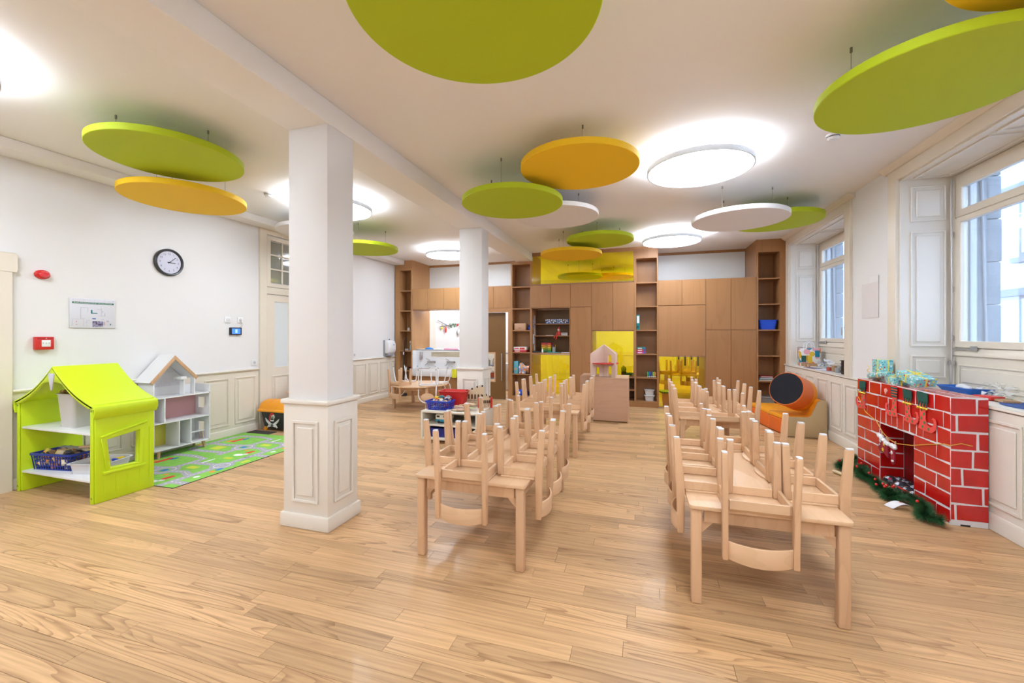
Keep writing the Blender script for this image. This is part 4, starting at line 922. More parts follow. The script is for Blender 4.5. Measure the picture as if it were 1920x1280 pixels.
def basket(name, label, cat, loc, w, d, h, mat, rot=0.0, content=None, ncont=40, csz=0.03, grp=None):
    t = thing(name, label, cat, loc, rot, grp)
    tapered_tub('bottom', mat, t, w * 0.9, d * 0.9, w * 0.91, d * 0.91, 0, 0.012)
    MB().ring(rrect(-w - 0.012, -d - 0.012, w + 0.012, d + 0.012, 0.02), rrect(-w + 0.004, -d + 0.004, w - 0.004, d - 0.004, 0.015), 'z', h - 0.022, h).build('rim', mat, t, local=True, bevel=0.003)
    for zz in (0.25, 0.5, 0.72):
        k = 0.9 + 0.1 * zz; MB().ring(rrect(-w * k, -d * k, w * k, d * k, 0.02), rrect(-w * k + 0.004, -d * k + 0.004, w * k - 0.004, d * k - 0.004, 0.018), 'z', h * zz - 0.004, h * zz + 0.004).build('lattice_band', mat, t, local=True)
    m = MB(); nx, ny = max(3, int(w * 2 / 0.03)), max(3, int(d * 2 / 0.03))
    for i in range(nx + 1):
        u = -1 + 2 * i / nx
        for s in (-1, 1): m.hexa([(u * w * 0.9 - 0.004, s * d * 0.9 - 0.002, 0), (u * w * 0.9 + 0.004, s * d * 0.9 - 0.002, 0), (u * w * 0.9 + 0.004, s * d * 0.9 + 0.002, 0), (u * w * 0.9 - 0.004, s * d * 0.9 + 0.002, 0), (u * w - 0.004, s * d - 0.002, h), (u * w + 0.004, s * d - 0.002, h), (u * w + 0.004, s * d + 0.002, h), (u * w - 0.004, s * d + 0.002, h)])
    for i in range(ny + 1):
        u = -1 + 2 * i / ny
        for s in (-1, 1): m.hexa([(s * w * 0.9 - 0.002, u * d * 0.9 - 0.004, 0), (s * w * 0.9 + 0.002, u * d * 0.9 - 0.004, 0), (s * w * 0.9 + 0.002, u * d * 0.9 + 0.004, 0), (s * w * 0.9 - 0.002, u * d * 0.9 + 0.004, 0), (s * w - 0.002, u * d - 0.004, h), (s * w + 0.002, u * d - 0.004, h), (s * w + 0.002, u * d + 0.004, h), (s * w - 0.002, u * d + 0.004, h)])
    m.build('lattice_bars', mat, t, local=True)
    rr = random.Random(len(label)); m = MB()
    for i in range(ncont):
        rot3 = Matrix.Rotation(rr.uniform(0, 3), 3, 'Z') @ Matrix.Rotation(rr.uniform(0, 3), 3, 'X')
        m.obox((rr.uniform(-w * 0.72, w * 0.72), rr.uniform(-d * 0.72, d * 0.72), rr.uniform(0.03, h + 0.01)), (csz * rr.uniform(0.7, 1.6), csz, csz * rr.uniform(0.5, 1)), rot3)
    tag(m.build('contents', content, t, local=True), kind='stuff')
    return t
mix1 = SPOTS('mixed_toys', (0.35, 0.22, 0.12), [(0.7, 0.6, 0.4), (0.75, 0.25, 0.03), (0.05, 0.05, 0.06), (0.7, 0.55, 0.1), (0.6, 0.35, 0.18)], 14, 0.7)
mix2 = SPOTS('mixed_blocks', (0.55, 0.40, 0.25), [(0.75, 0.7, 0.65), (0.75, 0.4, 0.04), (0.6, 0.05, 0.03), (0.05, 0.15, 0.5), (0.7, 0.62, 0.5)], 22, 0.7)
basket('toy_basket', 'dark blue lattice basket of toys on the lower shelf of the lime house', 'basket', (-5.40, 2.63, 0.196), 0.23, 0.13, 0.16, blue_p, 0.15, mix1, 45, 0.06)
bw = thing('toy_saw', 'curved grey and wooden toy saw lying on the toy basket', 'toy', (-5.30, 2.66, 0.385), 0.2)
MB().prism([(-0.2, -0.02), (0.1, -0.05), (0.14, 0.03), (-0.1, 0.02)], 'z', 0.0, 0.006).build('blade', grey, bw, local=True); MB().prism([(0.06, -0.04), (0.2, -0.03), (0.22, 0.02), (0.1, 0.04)], 'z', 0.006, 0.022).build('grip', beech_h, bw, local=True, bevel=0.004)
wt = thing('toy_tray', 'white translucent tray of small toy cars on the lower shelf of the lime house', 'tray', (-4.95, 2.66, 0.196), 0.30)
tapered_tub('body', M('white_tray', (0.70, 0.70, 0.72), 0.35), wt, 0.15, 0.13, 0.165, 0.145, 0, 0.10, lip=0.02)
for i in range(14):
    MB().obox((rb.uniform(-0.12, 0.12), rb.uniform(-0.1, 0.1), 0.045 + 0.02 * (i % 3)), (0.06, 0.028, 0.022), Matrix.Rotation(rb.uniform(0, 3), 3, 'Z')).build('toy_car', [red_p, dark, stick_y, blue_b, white_p][i % 5], wt, local=True, bevel=0.004)

# ---- white doll's house standing by the wall
dx, dy0, dy1 = -5.47, 3.437, 4.113        # front plane, ends
dback = -5.735
dhx = thing('dolls_house', 'white wooden doll house with a gabled roof and pink and yellow rooms', 'dolls house', (-5.6, 3.78, 0))
W = 0.012
for z in (0.112, 0.432, 0.733): part('floor_board', white_p, dhx, dback, dy0, z - W, dx, dy1, z)
# far side panel with two window holes
yy0, yy1 = dy1 - W, dy1
MB().box(dback, yy0, 0.10, dback + 0.07, yy1, 0.84).box(dx - 0.085, yy0, 0.10, dx, yy1, 0.84).box(dback + 0.07, yy0, 0.10, dx - 0.085, yy1, 0.215).box(dback + 0.07, yy0, 0.335, dx - 0.085, yy1, 0.52).box(dback + 0.07, yy0, 0.66, dx - 0.085, yy1, 0.84).build('side_panel', white_p, dhx)
part('side_panel', white_p, dhx, dback, dy0, 0.10, dx, dy0 + W, 0.93, bevel=0.003)
part('back_panel', white_p, dhx, dback, dy0, 0.10, dback + 0.008, dy1, 0.84)
part('room_wall_pink', M('pink_wall', (0.60, 0.33, 0.34), 0.6), dhx, dback + 0.009, dy0 + 0.012, 0.433, dback + 0.011, yy0 - 0.001, 0.72)
part('room_wall_yellow', M('yellow_wall', (0.72, 0.66, 0.10), 0.6), dhx, dback + 0.009, dy0 + 0.012, 0.113, dback + 0.011, 3.80, 0.42)
for y, z0, z1, xb in ((3.555, 0.433, 0.72, dback + 0.10), (3.72, 0.113, 0.42, dback + 0.03), (3.86, 0.113, 0.42, dback + 0.03)): part('partition', white_p, dhx, xb, y, z0, dx, y + W, z1)
for (a, za, b2, zb) in ((3.679, 1.237, 3.400, 0.925), (3.679, 1.237, 3.957, 0.945)):
    d = Vector((b2 - a, zb - za)).normalized(); n = Vector((-d.y, d.x)); n = n if n.y < 0 else -n
    q = [(a, za), (b2, zb), (b2 + n.x * 0.014, zb + n.y * 0.014), (a + n.x * 0.014, za + n.y * 0.014 - 0.01)]
    MB().prism(q, 'x', dback - 0.02, dx - 0.012).build('roof_board', white_p, dhx)
    q2 = [(a, za), (b2, zb), (b2 + n.x * 0.04, zb + n.y * 0.04), (a, za - 0.055)]
    MB().prism(q2, 'x', dx - 0.012, dx + 0.003).build('gable_trim', beech, dhx, bevel=0.003)
MB().prism([(3.437, 0.84), (3.92, 0.84), (3.92, 0.945), (3.679, 1.21), (3.437, 0.93)], 'x', dback, dback + 0.006).build('gable_back', SPOTS('dotted_paper', (0.72, 0.72, 0.76), [(0.5, 0.5, 0.58), (0.5, 0.5, 0.58)], 90, 0.25), dhx)
part('post', white_p, dhx, dx - 0.09, 3.79, 0.733, dx - 0.02, 3.803, 0.93); part('post', white_p, dhx, dx - 0.07, 3.905, 0.733, dx, 3.918, 0.945)
part('loft_step', white_p, dhx, dx - 0.14, 3.75, 0.93, dx - 0.01, 3.82, 0.965, bevel=0.002)
for y in (dy0 + 0.09, dy1 - 0.06):
    for x, s in ((dx - 0.05, 0.012), (dback + 0.04, 0.0)):
        MB().cyl((x, y, 0.10), (x + s, y + (0.015 if y > 3.6 else -0.015), 0.0), 0.021, 0.013, n=12).build('leg', beech, dhx, smooth=True)
bench = thing('toy_bench', 'tiny white toy bench with wooden legs inside the doll house', 'toy', (dx - 0.08, 3.99, 0.113))
part('seat', white_p, bench, dx - 0.13, 3.895, 0.226, dx - 0.05, 4.075, 0.232)
for yy in (3.915, 4.055):
    for xx in (dx - 0.12, dx - 0.06): MB().cyl((xx, yy, 0.226), (xx, yy + (0.012 if yy > 3.98 else -0.012), 0.113), 0.006, 0.004, n=8).build('leg', beech, bench)

# ---- road-map rug: printed roads as thin appliqué on a green pile
rg = thing('road_map_rug', 'green play rug printed with grey roads and little houses', 'rug', (-5.05, 3.87, 0), 0.015)
rugg = M('rug_green', (0.24, 0.55, 0.085), 0.9, noise=(14, 0.25)); rugd = M('rug_dark_green', (0.14, 0.40, 0.06), 0.9); road_m = M('rug_road', (0.40, 0.38, 0.43), 0.9); rw = M('rug_white', (0.8, 0.8, 0.82), 0.9)
RW, RL = 0.70, 0.985
MB().prism(rrect(-RW, -RL, RW, RL, 0.01, 2), 'z', 0.0, 0.005).build('pile', rugg, rg, local=True)
def stroke(mb, pts, w, z):
    vs = []; n = len(pts)
    for i, p in enumerate(pts):
        a, b_ = Vector(pts[max(i - 1, 0)]), Vector(pts[min(i + 1, n - 1)]); d = (b_ - a).normalized(); q = Vector((-d.y, d.x)) * w / 2
        vs += [(p[0] + q.x, p[1] + q.y, z), (p[0] - q.x, p[1] - q.y, z)]
    mb.add(vs, [(2 * i, 2 * i + 1, 2 * i + 3, 2 * i + 2) for i in range(n - 1)])
def circ(c, r, n=24, a0=0, a1=2 * PI): return [(c[0] + r * math.cos(a0 + (a1 - a0) * i / n), c[1] + r * math.sin(a0 + (a1 - a0) * i / n)) for i in range(n + 1)]
rd, ds, fl = MB(), MB(), {}
clip = lambda pts: [(max(-RW, min(RW, x)), max(-RL, min(RL, y))) for x, y in pts]
for oy in (-0.985, -0.02):
    roads = [[(0.50, oy), (0.50, oy + 0.985)], [(-0.55, oy + 0.1), (-0.55, oy + 0.75), (-0.5, oy + 0.83), (-0.2, oy + 0.85), (0.05, oy + 0.80), (0.05, oy + 0.42)], [(-0.55, oy + 0.40), (-0.3, oy + 0.38), (-0.05, oy + 0.42)], circ((0.05, oy + 0.36), 0.10), [(0.05, oy + 0.27), (0.05, oy + 0.0)],
             [(0.15, oy + 0.36), (0.32, oy + 0.38), (0.42, oy + 0.33), (0.50, oy + 0.32)], [(0.05, oy + 0.64), (0.30, oy + 0.66), (0.50, oy + 0.66)], [(-0.55, oy + 0.1), (-0.3, oy + 0.08), (0.05, oy + 0.1)], [(0.50, oy + 0.12), (0.70, oy + 0.12)], circ((0.50, oy + 0.66), 0.08, 20)]
    for i, r in enumerate(roads):
        stroke(rd, clip(r), 0.085, 0.0052 + 0.00004 * i)
        L = 0
        for a, b_ in zip(r, r[1:]):
            a, b_ = Vector(a), Vector(b_); d = b_ - a; l = d.length; k = 0.0
            if l < 1e-6: continue
            while k < l:
                p, q = a + d * (k / l), a + d * (min(l, k + 0.025) / l)
                if max(abs(p.y), abs(q.y)) < RL and max(abs(p.x), abs(q.x)) < RW: stroke(ds, [tuple(p), tuple(q)], 0.008, 0.0058)
                k += 0.055
    for j, (x, yy, w_, h_, c_) in enumerate([(-0.25, 0.25, 0.16, 0.14, 'y'), (0.25, 0.52, 0.14, 0.08, 'y'), (-0.35, 0.62, 0.07, 0.2, 'r'), (-0.42, 0.55, 0.05, 0.1, 'o'), (-0.30, 0.70, 0.05, 0.1, 'b'), (0.34, 0.20, 0.06, 0.12, 'r'), (0.60, 0.55, 0.05, 0.08, 'b'), (0.60, 0.47, 0.05, 0.06, 'o'), (0.05, 0.36, 0.07, 0.07, 'b'), (0.3, 0.9, 0.12, 0.06, 'y'), (-0.62, 0.3, 0.05, 0.09, 'o'), (0.22, 0.26, 0.05, 0.05, 'o'), (0.62, 0.85, 0.06, 0.10, 'y')]):
        fl.setdefault(c_, MB()).prism(rrect(x - w_ / 2, oy + yy - h_ / 2, x + w_ / 2, oy + yy + h_ / 2, 0.015, 2), 'z', 0.005, 0.0056)
    for x, yy, a, b_ in ((0.3, 0.07, 0.06, 0.045), (0.60, 0.30, 0.03, 0.03), (0.36, 0.12, 0.03, 0.03), (0.18, 0.75, 0.015, 0.09)):
        fl.setdefault('w', MB()).prism([(x + a * math.cos(t), oy + yy + b_ * math.sin(t)) for t in [2 * PI * i / 14 for i in range(14)]], 'z', 0.005, 0.0056)
rr = random.Random(5)
for i in range(420):
    x, yy = rr.uniform(-RW + .02, RW - .02), rr.uniform(-RL + .02, RL - .02); fl.setdefault('g', MB()).prism([(x - .006, yy - .002), (x + .006, yy - .002), (x, yy + .008)], 'z', 0.005, 0.00515)
def split_print(c_, mb):
    if c_ == 'g': return [mb]
    out = []; n = 28 if c_ == 'w' else 24
    per = len(mb.f) * n // len(mb.v)
    for k in range(len(mb.v) // n):
        q = MB(); q.v = mb.v[k * n:(k + 1) * n]; q.f = [tuple(i - k * n for i in f) for f in mb.f[k * per:(k + 1) * per]]; out.append(q)
    return out
rd.build('printed_roads', road_m, rg, local=True); ds.build('lane_dashes', rw, rg, local=True)
for c_, mb in fl.items():
  for k_, sub in enumerate(split_print(c_, mb)): tag(sub.build({'y': 'printed_plot', 'r': 'printed_house', 'o': 'printed_house', 'b': 'printed_pond', 'w': 'printed_cloud', 'g': 'printed_grass'}[c_], {'y': M('rug_yellow', (0.62, 0.66, 0.05), 0.9), 'r': M('rug_red', (0.75, 0.07, 0.03), 0.9), 'o': M('rug_orange', (0.85, 0.30, 0.03), 0.9), 'b': M('rug_blue', (0.03, 0.20, 0.55), 0.9), 'w': rw, 'g': rugd}[c_], rg, local=True), kind='stuff' if c_ == 'g' else None)
MB().prism([(RW, -RL), (RW + 0.006, -RL), (RW + 0.006, RL), (RW, RL)], 'z', 0, 0.005).build('binding', dark, rg, local=True); MB().prism([(-RW, -RL - 0.006), (RW, -RL - 0.006), (RW, -RL), (-RW, -RL)], 'z', 0, 0.005).build('binding', dark, rg, local=True)

# ---- pirate toy chest
tbx = thing('toy_chest', 'black pirate toy chest with an orange domed lid by the double door', 'toy chest', (-5.35, 5.13, 0))
tapered = [(-5.66, 5.06, -5.10, 5.34)]
MB().hexa([(-5.60, 5.07, 0.03), (-5.08, 5.07, 0.03), (-5.08, 5.37, 0.03), (-5.60, 5.37, 0.03), (-5.64, 5.04, 0.30), (-5.04, 5.04, 0.30), (-5.04, 5.40, 0.30), (-5.64, 5.40, 0.30)]).build('box', M('chest_black', (0.02, 0.02, 0.022), 0.35), tbx, bevel=0.012)
prof = [(5.01, 0.295), (5.01, 0.325), (5.04, 0.335)] + [(5.22 - 0.175 * math.cos(a), 0.335 + 0.13 * math.sin(a)) for a in [PI * i / 10 for i in range(1, 10)]] + [(5.40, 0.335), (5.43, 0.325), (5.43, 0.295)]
MB().prism(prof, 'x', -5.69, -5.00).build('lid', orange_p, tbx, bevel=0.012, seg=3)
for xx in (-5.52, -5.35, -5.18): MB().prism([(p[0] * 1.0, p[1] + 0.004) for p in prof[2:-2]] + [(5.22, 0.33)], 'x', xx - 0.012, xx + 0.012).build('lid_rib', orange_p, tbx, bevel=0.003)
for xx in (-5.57, -5.12):
    MB().cyl((xx, 5.055, 0.035), (xx, 5.085, 0.035), 0.032, n=16).build('wheel', orange_p, tbx, smooth=True)
    MB().cyl((xx, 5.355, 0.035), (xx, 5.385, 0.035), 0.032, n=16).build('wheel', orange_p, tbx, smooth=True)
sk_m = M('skull_white', (0.8, 0.8, 0.78), 0.5); yf = 5.045
def front(mb, poly, d=0.002): mb.prism(poly, 'y', yf - 0.004 - d, yf + 0.006)
e = MB(); front(e, [(-5.42 + 0.045 * math.cos(t), 0.225 + 0.05 * math.sin(t)) for t in [2 * PI * i / 18 for i in range(18)]]); front(e, [(-5.45, 0.155), (-5.395, 0.155), (-5.385, 0.20), (-5.455, 0.20)])
for s in (1, -1): front(e, [(-5.42 + s * q[0], q[1]) for q in [(-0.135, 0.20), (-0.115, 0.15), (-0.06, 0.10), (0.06, 0.065), (0.075, 0.08), (-0.03, 0.125), (-0.09, 0.165)]]); front(e, [(-5.42 + s * q[0], q[1]) for q in [(0.05, 0.105), (0.065, 0.11), (0.10, 0.06), (0.085, 0.052)]])
e.build('skull_and_sabres', sk_m, tbx)
e = MB(); front(e, [(-5.47, 0.235), (-5.455, 0.275), (-5.42, 0.285), (-5.38, 0.27), (-5.41, 0.25), (-5.445, 0.235), (-5.455, 0.15), (-5.475, 0.16)], 0.004); e.build('skull_bandana', red_p, tbx)
e = MB(); front(e, [(-5.437 + 0.011 * math.cos(t), 0.22 + 0.012 * math.sin(t)) for t in [2 * PI * i / 10 for i in range(10)]], 0.005); front(e, [(-5.403 + 0.011 * math.cos(t), 0.22 + 0.012 * math.sin(t)) for t in [2 * PI * i / 10 for i in range(10)]], 0.005); e.build('skull_eyes', dark, tbx)
# dark mat under it
tag(part('door_mat', M('mat_dark', (0.05, 0.04, 0.035), 0.95), None, -5.73, 4.86, 0, -5.30, 5.02, 0.006), 'dark thin mat between the rug and the pirate chest', 'mat')

# ---- toy work bench with a blue pegboard
wbn = thing('toy_workbench', 'wooden toy workbench with a blue pegboard behind the near column', 'workbench', (-5.2, 5.85, 0))
bx0, bx1, by0, by1 = -5.52, -4.90, 5.46, 5.95
for x in (bx0, bx1 - 0.05):
    for yy in (by0, by1 - 0.05): part('leg', veneer_l, wbn, x, yy, 0, x + 0.05, yy + 0.05, 0.53)
part('worktop', beech_h, wbn, bx0 - 0.02, by0 - 0.02, 0.53, bx1 + 0.02, by1 + 0.02, 0.56, bevel=0.004)
part('front_panel', veneer_l, wbn, bx0 + 0.05, by0 + 0.01, 0.25, bx1 - 0.05, by0 + 0.025, 0.53)
part('upright', veneer_l, wbn, bx0 - 0.01, by1 - 0.06, 0.56, bx0 + 0.05, by1, 0.96); part('upright', veneer_l, wbn, bx1 - 0.04, by1 - 0.06, 0.56, bx1 + 0.01, by1, 0.96); part('top_rail', veneer_l, wbn, bx0 + 0.05, by1 - 0.06, 0.935, bx1 - 0.04, by1, 0.96)
pgm = SPOTS('pegboard_blue', (0.005, 0.06, 0.55), [(0.003, 0.02, 0.2)] * 2, 30, 0.18)
pg_ = part('pegboard', M('pegboard_plain', (0.005, 0.06, 0.55), 0.4), wbn, bx0 + 0.05, by1 - 0.04, 0.56, bx1 - 0.04, by1 - 0.03, 0.935)
m = MB()
for i in range(15):
    for j in range(10): m.cyl((bx0 + 0.075 + 0.035 * i, by1 - 0.0405, 0.59 + 0.035 * j), (bx0 + 0.075 + 0.035 * i, by1 - 0.0398, 0.59 + 0.035 * j), 0.006, n=6)
m.build('peg_holes', M('peg_hole', (0.35, 0.45, 0.75), 0.6), pg_)
hm = thing('toy_helmet', 'yellow toy hard hat leaning on the blue pegboard', 'helmet', (-5.22, 5.78, 0.56))
rx = Matrix.Rotation(PI / 2 - 0.25, 3, 'X') @ Matrix.Rotation(0.4, 3, 'Y')
ylw = M('helmet_yellow', (0.80, 0.70, 0.03), 0.35)
MB().lathe([(0.14, 0.0), (0.125, 0.005), (0.115, -0.05), (0.08, -0.09), (0.0, -0.10)], (-5.22, 5.76, 0.70), 28, rx, caps=False).build('shell', ylw, hm, smooth=True)
MB().lathe([(0.118, 0.002), (0.145, 0.0), (0.145, -0.008), (0.118, -0.006)], (-5.22, 5.76, 0.70), 28, rx, caps=False).build('brim', ylw, hm, smooth=True)
MB().tube([Vector((-5.22, 5.76, 0.70)) + rx @ Vector(p) for p in ((-0.11, 0, -0.01), (-0.05, 0.01, -0.03), (0.05, -0.01, -0.03), (0.11, 0, -0.01))], 0.006).tube([Vector((-5.22, 5.76, 0.70)) + rx @ Vector(p) for p in ((0, -0.11, -0.01), (0, 0, -0.03), (0, 0.11, -0.01))], 0.006).build('inner_straps', M('strap_yellow', (0.7, 0.66, 0.25), 0.6), hm)

# ================================================================ FIREPLACE CORNER
brick_m = M('glossy_red_paper', (0.55, 0.008, 0.008), 0.22, noise=(9, 0.25), coat=0.5, bump=(9, 0.35))
paper_w = M('white_paper', (0.78, 0.78, 0.82), 0.35)
fx, fb, f0, f1, fz = 2.335, 2.564, 4.14, 5.60, 1.005
fp = thing('cardboard_fireplace', 'red brick-papered cardboard fireplace with white joints against the wainscot', 'fireplace', (2.44, 4.87, 0))
oy0, oy1, oz = 4.60, 5.15, 0.595
MB().box(fx, f0, 0, fb, oy0, fz).box(fx, oy1, 0, fb, f1, fz).box(fx, oy0, oz, fb, oy1, fz).box(fb - 0.02, oy0, 0, fb, oy1, oz).build('box', paper_w, fp)
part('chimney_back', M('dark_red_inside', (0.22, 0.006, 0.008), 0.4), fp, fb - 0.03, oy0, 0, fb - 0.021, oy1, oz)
for yy, s in ((oy0, 1), (oy1, -1)):
    for i in range(4):
        z0, z1 = i * 0.149 + 0.008, (i + 1) * 0.149 - 0.006
        part('brick', brick_m, fp, fx + 0.004, yy, z0, fb - 0.035, yy + s * 0.002, z1)
rk = random.Random(21)
def bfront(y0, z0, y1, z1):
    j = lambda: rk.uniform(-0.006, 0.006); g = 0.007; tt = 0.0025
    q = [(y0 + g + j(), z0 + g + j()), (y1 - g + j(), z0 + g + j()), (y1 - g + j(), z1 - g + j()), (y0 + g + j(), z1 - g + j())]
    MB().prism(q, 'x', fx - tt, fx).build('brick', brick_m, fp)
rows = [1.005, 0.875, 0.745]
# two courses over the full width
for r in range(2):
    cuts = [f0] + [4.33, 4.58, 4.85, 5.13, 5.35][0:5] + [f1] if r == 0 else [f0, 4.22, 4.46, 4.72, 5.0, 5.18, 5.42, f1]
    for a, b_ in zip(cuts, cuts[1:]): bfront(a, rows[r + 1], b_, rows[r])
# soldier course above the opening
cuts = [4.47 + 0.095 * i for i in range(9)]
for a, b_ in zip(cuts, cuts[1:]): bfront(a, 0.605, b_, 0.745)
for a, b_ in ((f0, 4.30), (4.30, 4.47)): bfront(a, 0.605, b_, 0.745)
for a, b_ in ((5.23, 5.40), (5.40, f1)): bfront(a, 0.605, b_, 0.745)
zz = [0.0, 0.12, 0.24, 0.36, 0.48, 0.605]
for r in range(5):
    for (lo, hi) in ((f0, oy0), (oy1, f1)):
        mid = lo + (hi - lo) * ([0.36, 0.66][r % 2])
        bfront(lo, zz[r], mid, zz[r + 1]); bfront(mid, zz[r], hi, zz[r + 1])
# side facing the camera
zs = [0.035, 0.17, 0.31, 0.45, 0.59, 0.73, 0.87, 1.0]
sp = [0.62, 0.88, 0.36, 0.55, 0.70, 0.85, 0.66]
for r in range(7):
    xm_ = fx + (fb - fx) * [0.12, 0.86, 0.30, 0.60, 0.72, 0.16, 0.70][r]
    for a, b_ in ((fx, xm_), (xm_, fb)):
        if b_ - a < 0.02: continue
        j = lambda: rk.uniform(-0.004, 0.004); g = 0.008
        q = [(a + (g if a > fx else 0.001) + j() * (a > fx), zs[r] + g + j()), (b_ - g * (b_ < fb) + j() * (b_ < fb), zs[r] + g + j()), (b_ - g * (b_ < fb) - 0.001, zs[r + 1] - g + j()), (a + (g if a > fx else 0.001), zs[r + 1] - g + j())]
        MB().prism(q, 'y', f0 - 0.0025, f0).build('brick', brick_m, fp)
# top
for r in range(2):
    x0 = fx + r * 0.114
    cuts = [f0, 4.35, 4.62, 4.9, 5.15, 5.4, f1] if r == 0 else [f0, 4.22, 4.5, 4.75, 5.02, 5.3, f1]
    for a, b_ in zip(cuts, cuts[1:]):
        g = 0.009; MB().prism([(x0 + g, a + g), (x0 + 0.114 - g, a + g), (x0 + 0.114 - g, b_ - g), (x0 + g, b_ - g)], 'z', fz, fz + 0.0015).build('brick', brick_m, fp)
part('foot_notch', M('notch_dark', (0.02, 0.02, 0.025), 0.8), fp, fx + 0.06, f0 - 0.0015, 0.0, fx + 0.12, f0, 0.012)
part('paper_edge', paper_w, fp, fx - 0.003, f0 - 0.003, 0.0, fx, f0 + 0.01, 0.03)

# ornaments glued to the front: paper elf boots
felt_r = M('felt_red', (0.80, 0.075, 0.06), 0.7); felt_g = M('felt_green', (0.005, 0.075, 0.055), 0.8); gold = M('gold_bead', (0.85, 0.60, 0.08), 0.25, 0.9); leaf_g = M('leaf_green', (0.02, 0.25, 0.07), 0.7)
def boot(label, y, zt, k, right, kind):
    """stocking outline hanging from z=zt at wall position y; right=+1 toe points to smaller y"""
    t = thing('elf_boot', label, 'decoration', (fx - 0.004, y, zt), 0, 'paper elf boots on the fireplace')
    s = -right
    P = lambda pts: [(y + s * a * k, zt + b_ * k) for a, b_ in pts]
    leg = [(-0.03, 0), (0.03, 0), (0.028, -0.08), (0.032, -0.17), (0.06, -0.20), (0.10, -0.205), (0.125, -0.185), (0.13, -0.15), (0.115, -0.125), (0.10, -0.13), (0.105, -0.15), (0.09, -0.165), (0.06, -0.15)]
    leg = [(-0.028, 0), (0.03, 0), (0.030, -0.13), (0.045, -0.165), (0.075, -0.175), (0.10, -0.165), (0.11, -0.14), (0.10, -0.12), (0.085, -0.125), (0.10, -0.11), (0.125, -0.115), (0.135, -0.145), (0.125, -0.185), (0.09, -0.21), (0.02, -0.21), (-0.045, -0.20), (-0.03, -0.165)]
    MB().prism(P(leg), 'x', fx - 0.012, fx - 0.008).build('boot', felt_r, t)
    if kind == 'cuff':
        cuff = [(-0.055, 0.045), (0.055, 0.04), (0.058, -0.01), (0.048, -0.055), (0.036, -0.015), (0.02, -0.055), (0.008, -0.015), (-0.008, -0.055), (-0.02, -0.015), (-0.038, -0.055), (-0.05, 0.0)]
        MB().prism(P(cuff), 'x', fx - 0.017, fx - 0.013).build('cuff', felt_g, t)
        for a in (0.048, 0.02, -0.008, -0.038): MB().ball((fx - 0.018, y + s * a * k, zt - 0.062 * k), 0.010 * k, 8).build('bell', gold, t, smooth=True)
    else:
        for i in range(4): MB().prism(P([(-0.045 + i * .002, 0.03 - i * 0.022), (0.045 - i * .002, 0.03 - i * 0.022), (0.045 - i * .002, 0.018 - i * 0.022), (-0.045 + i * .002, 0.018 - i * 0.022)]), 'x', fx - 0.018, fx - 0.013).build('stripe', felt_g, t)
        MB().prism(P([(-0.045, 0.035), (0.045, 0.035), (0.038, -0.055), (-0.038, -0.055)]), 'x', fx - 0.014, fx - 0.0125).build('cuff', felt_r, t)
    m = MB(); rq = random.Random(int(y * 100))
    for (a, b_) in ((0.012, -0.04), (-0.008, -0.075), (0.014, -0.10), (-0.01, -0.13), (0.02, -0.155), (0.0, -0.185), (0.06, -0.19)):
        m.prism(P([(a + 0.008 * math.cos(q), b_ + 0.011 * math.sin(q)) for q in [2 * PI * i / 8 for i in range(8)]]), 'x', fx - 0.0135, fx - 0.0118)
    m.build('leaf_spots', leaf_g, t)
boot('paper elf boot with a striped cuff, second along the fireplace front', 4.875, 0.955, 1.18, -1, 'stripe')
boot('paper elf boot with a green cuff between the striped boot and the big boot', 4.67, 0.945, 1.18, 1, 'cuff')
boot('largest paper elf boot, nearest the fireplace corner', 4.46, 0.945, 1.30, 1, 'cuff')
boot('paper elf boot hung at the far edge of the fireplace', 5.46, 0.935, 1.2, -1, 'cuff')
sh = thing('shell_ornament', 'small pink shell stuck to the top course of the fireplace', 'decoration', (fx, 5.03, 0.935))
MB().prism([(5.05, 0.955), (5.02, 0.965), (4.995, 0.94), (5.015, 0.915), (5.03, 0.90), (5.045, 0.93)], 'x', fx - 0.014, fx - 0.003).build('shell', M('shell_pink', (0.75, 0.35, 0.28), 0.4), sh, bevel=0.004)
# cord with pegs, hat and stocking across the opening
cd = thing('gold_cord', 'gold cord strung across the fireplace with little wooden pegs', 'cord', (fx - 0.02, 4.9, 0.55))
cpts = [(fx - 0.005, 5.58, 0.80), (fx - 0.006, 5.42, 0.66), (fx - 0.008, 5.20, 0.605), (fx - 0.025, 5.05, 0.525), (fx - 0.035, 4.92, 0.485), (fx - 0.03, 4.80, 0.47), (fx - 0.012, 4.60, 0.505), (fx - 0.008, 4.40, 0.565), (fx - 0.006, 4.20, 0.62), (fx - 0.008, f0 - 0.008, 0.625), (fx + 0.06, f0 - 0.008, 0.645), (fx + 0.13, f0 - 0.006, 0.63)]
MB().tube(cpts, 0.0035, 6).build('cord', M('gold_cord', (0.75, 0.42, 0.04), 0.4), cd, smooth=True)
for p in ((fx - 0.03, 5.03, 0.515), (fx - 0.036, 4.93, 0.488), (fx - 0.036, 4.905, 0.482), (fx - 0.032, 4.80, 0.47)): part('peg', beech, cd, p[0] - 0.012, p[1] - 0.006, p[2] - 0.02, p[0] - 0.002, p[1] + 0.006, p[2] + 0.02, bevel=0.002)
wine = M('wine_felt', (0.32, 0.012, 0.03), 0.8); cot = M('cotton', (0.85, 0.85, 0.88), 0.95, bump=(60, 0.6)); starm = M('star_yellow', (0.90, 0.60, 0.03), 0.6)
def star(mb, y, z, r, x): mb.prism([(y + (r if i % 2 == 0 else r * 0.45) * math.sin(2 * PI * i / 10), z + (r if i % 2 == 0 else r * 0.45) * math.cos(2 * PI * i / 10)) for i in range(10)], 'x', x - 0.004, x)
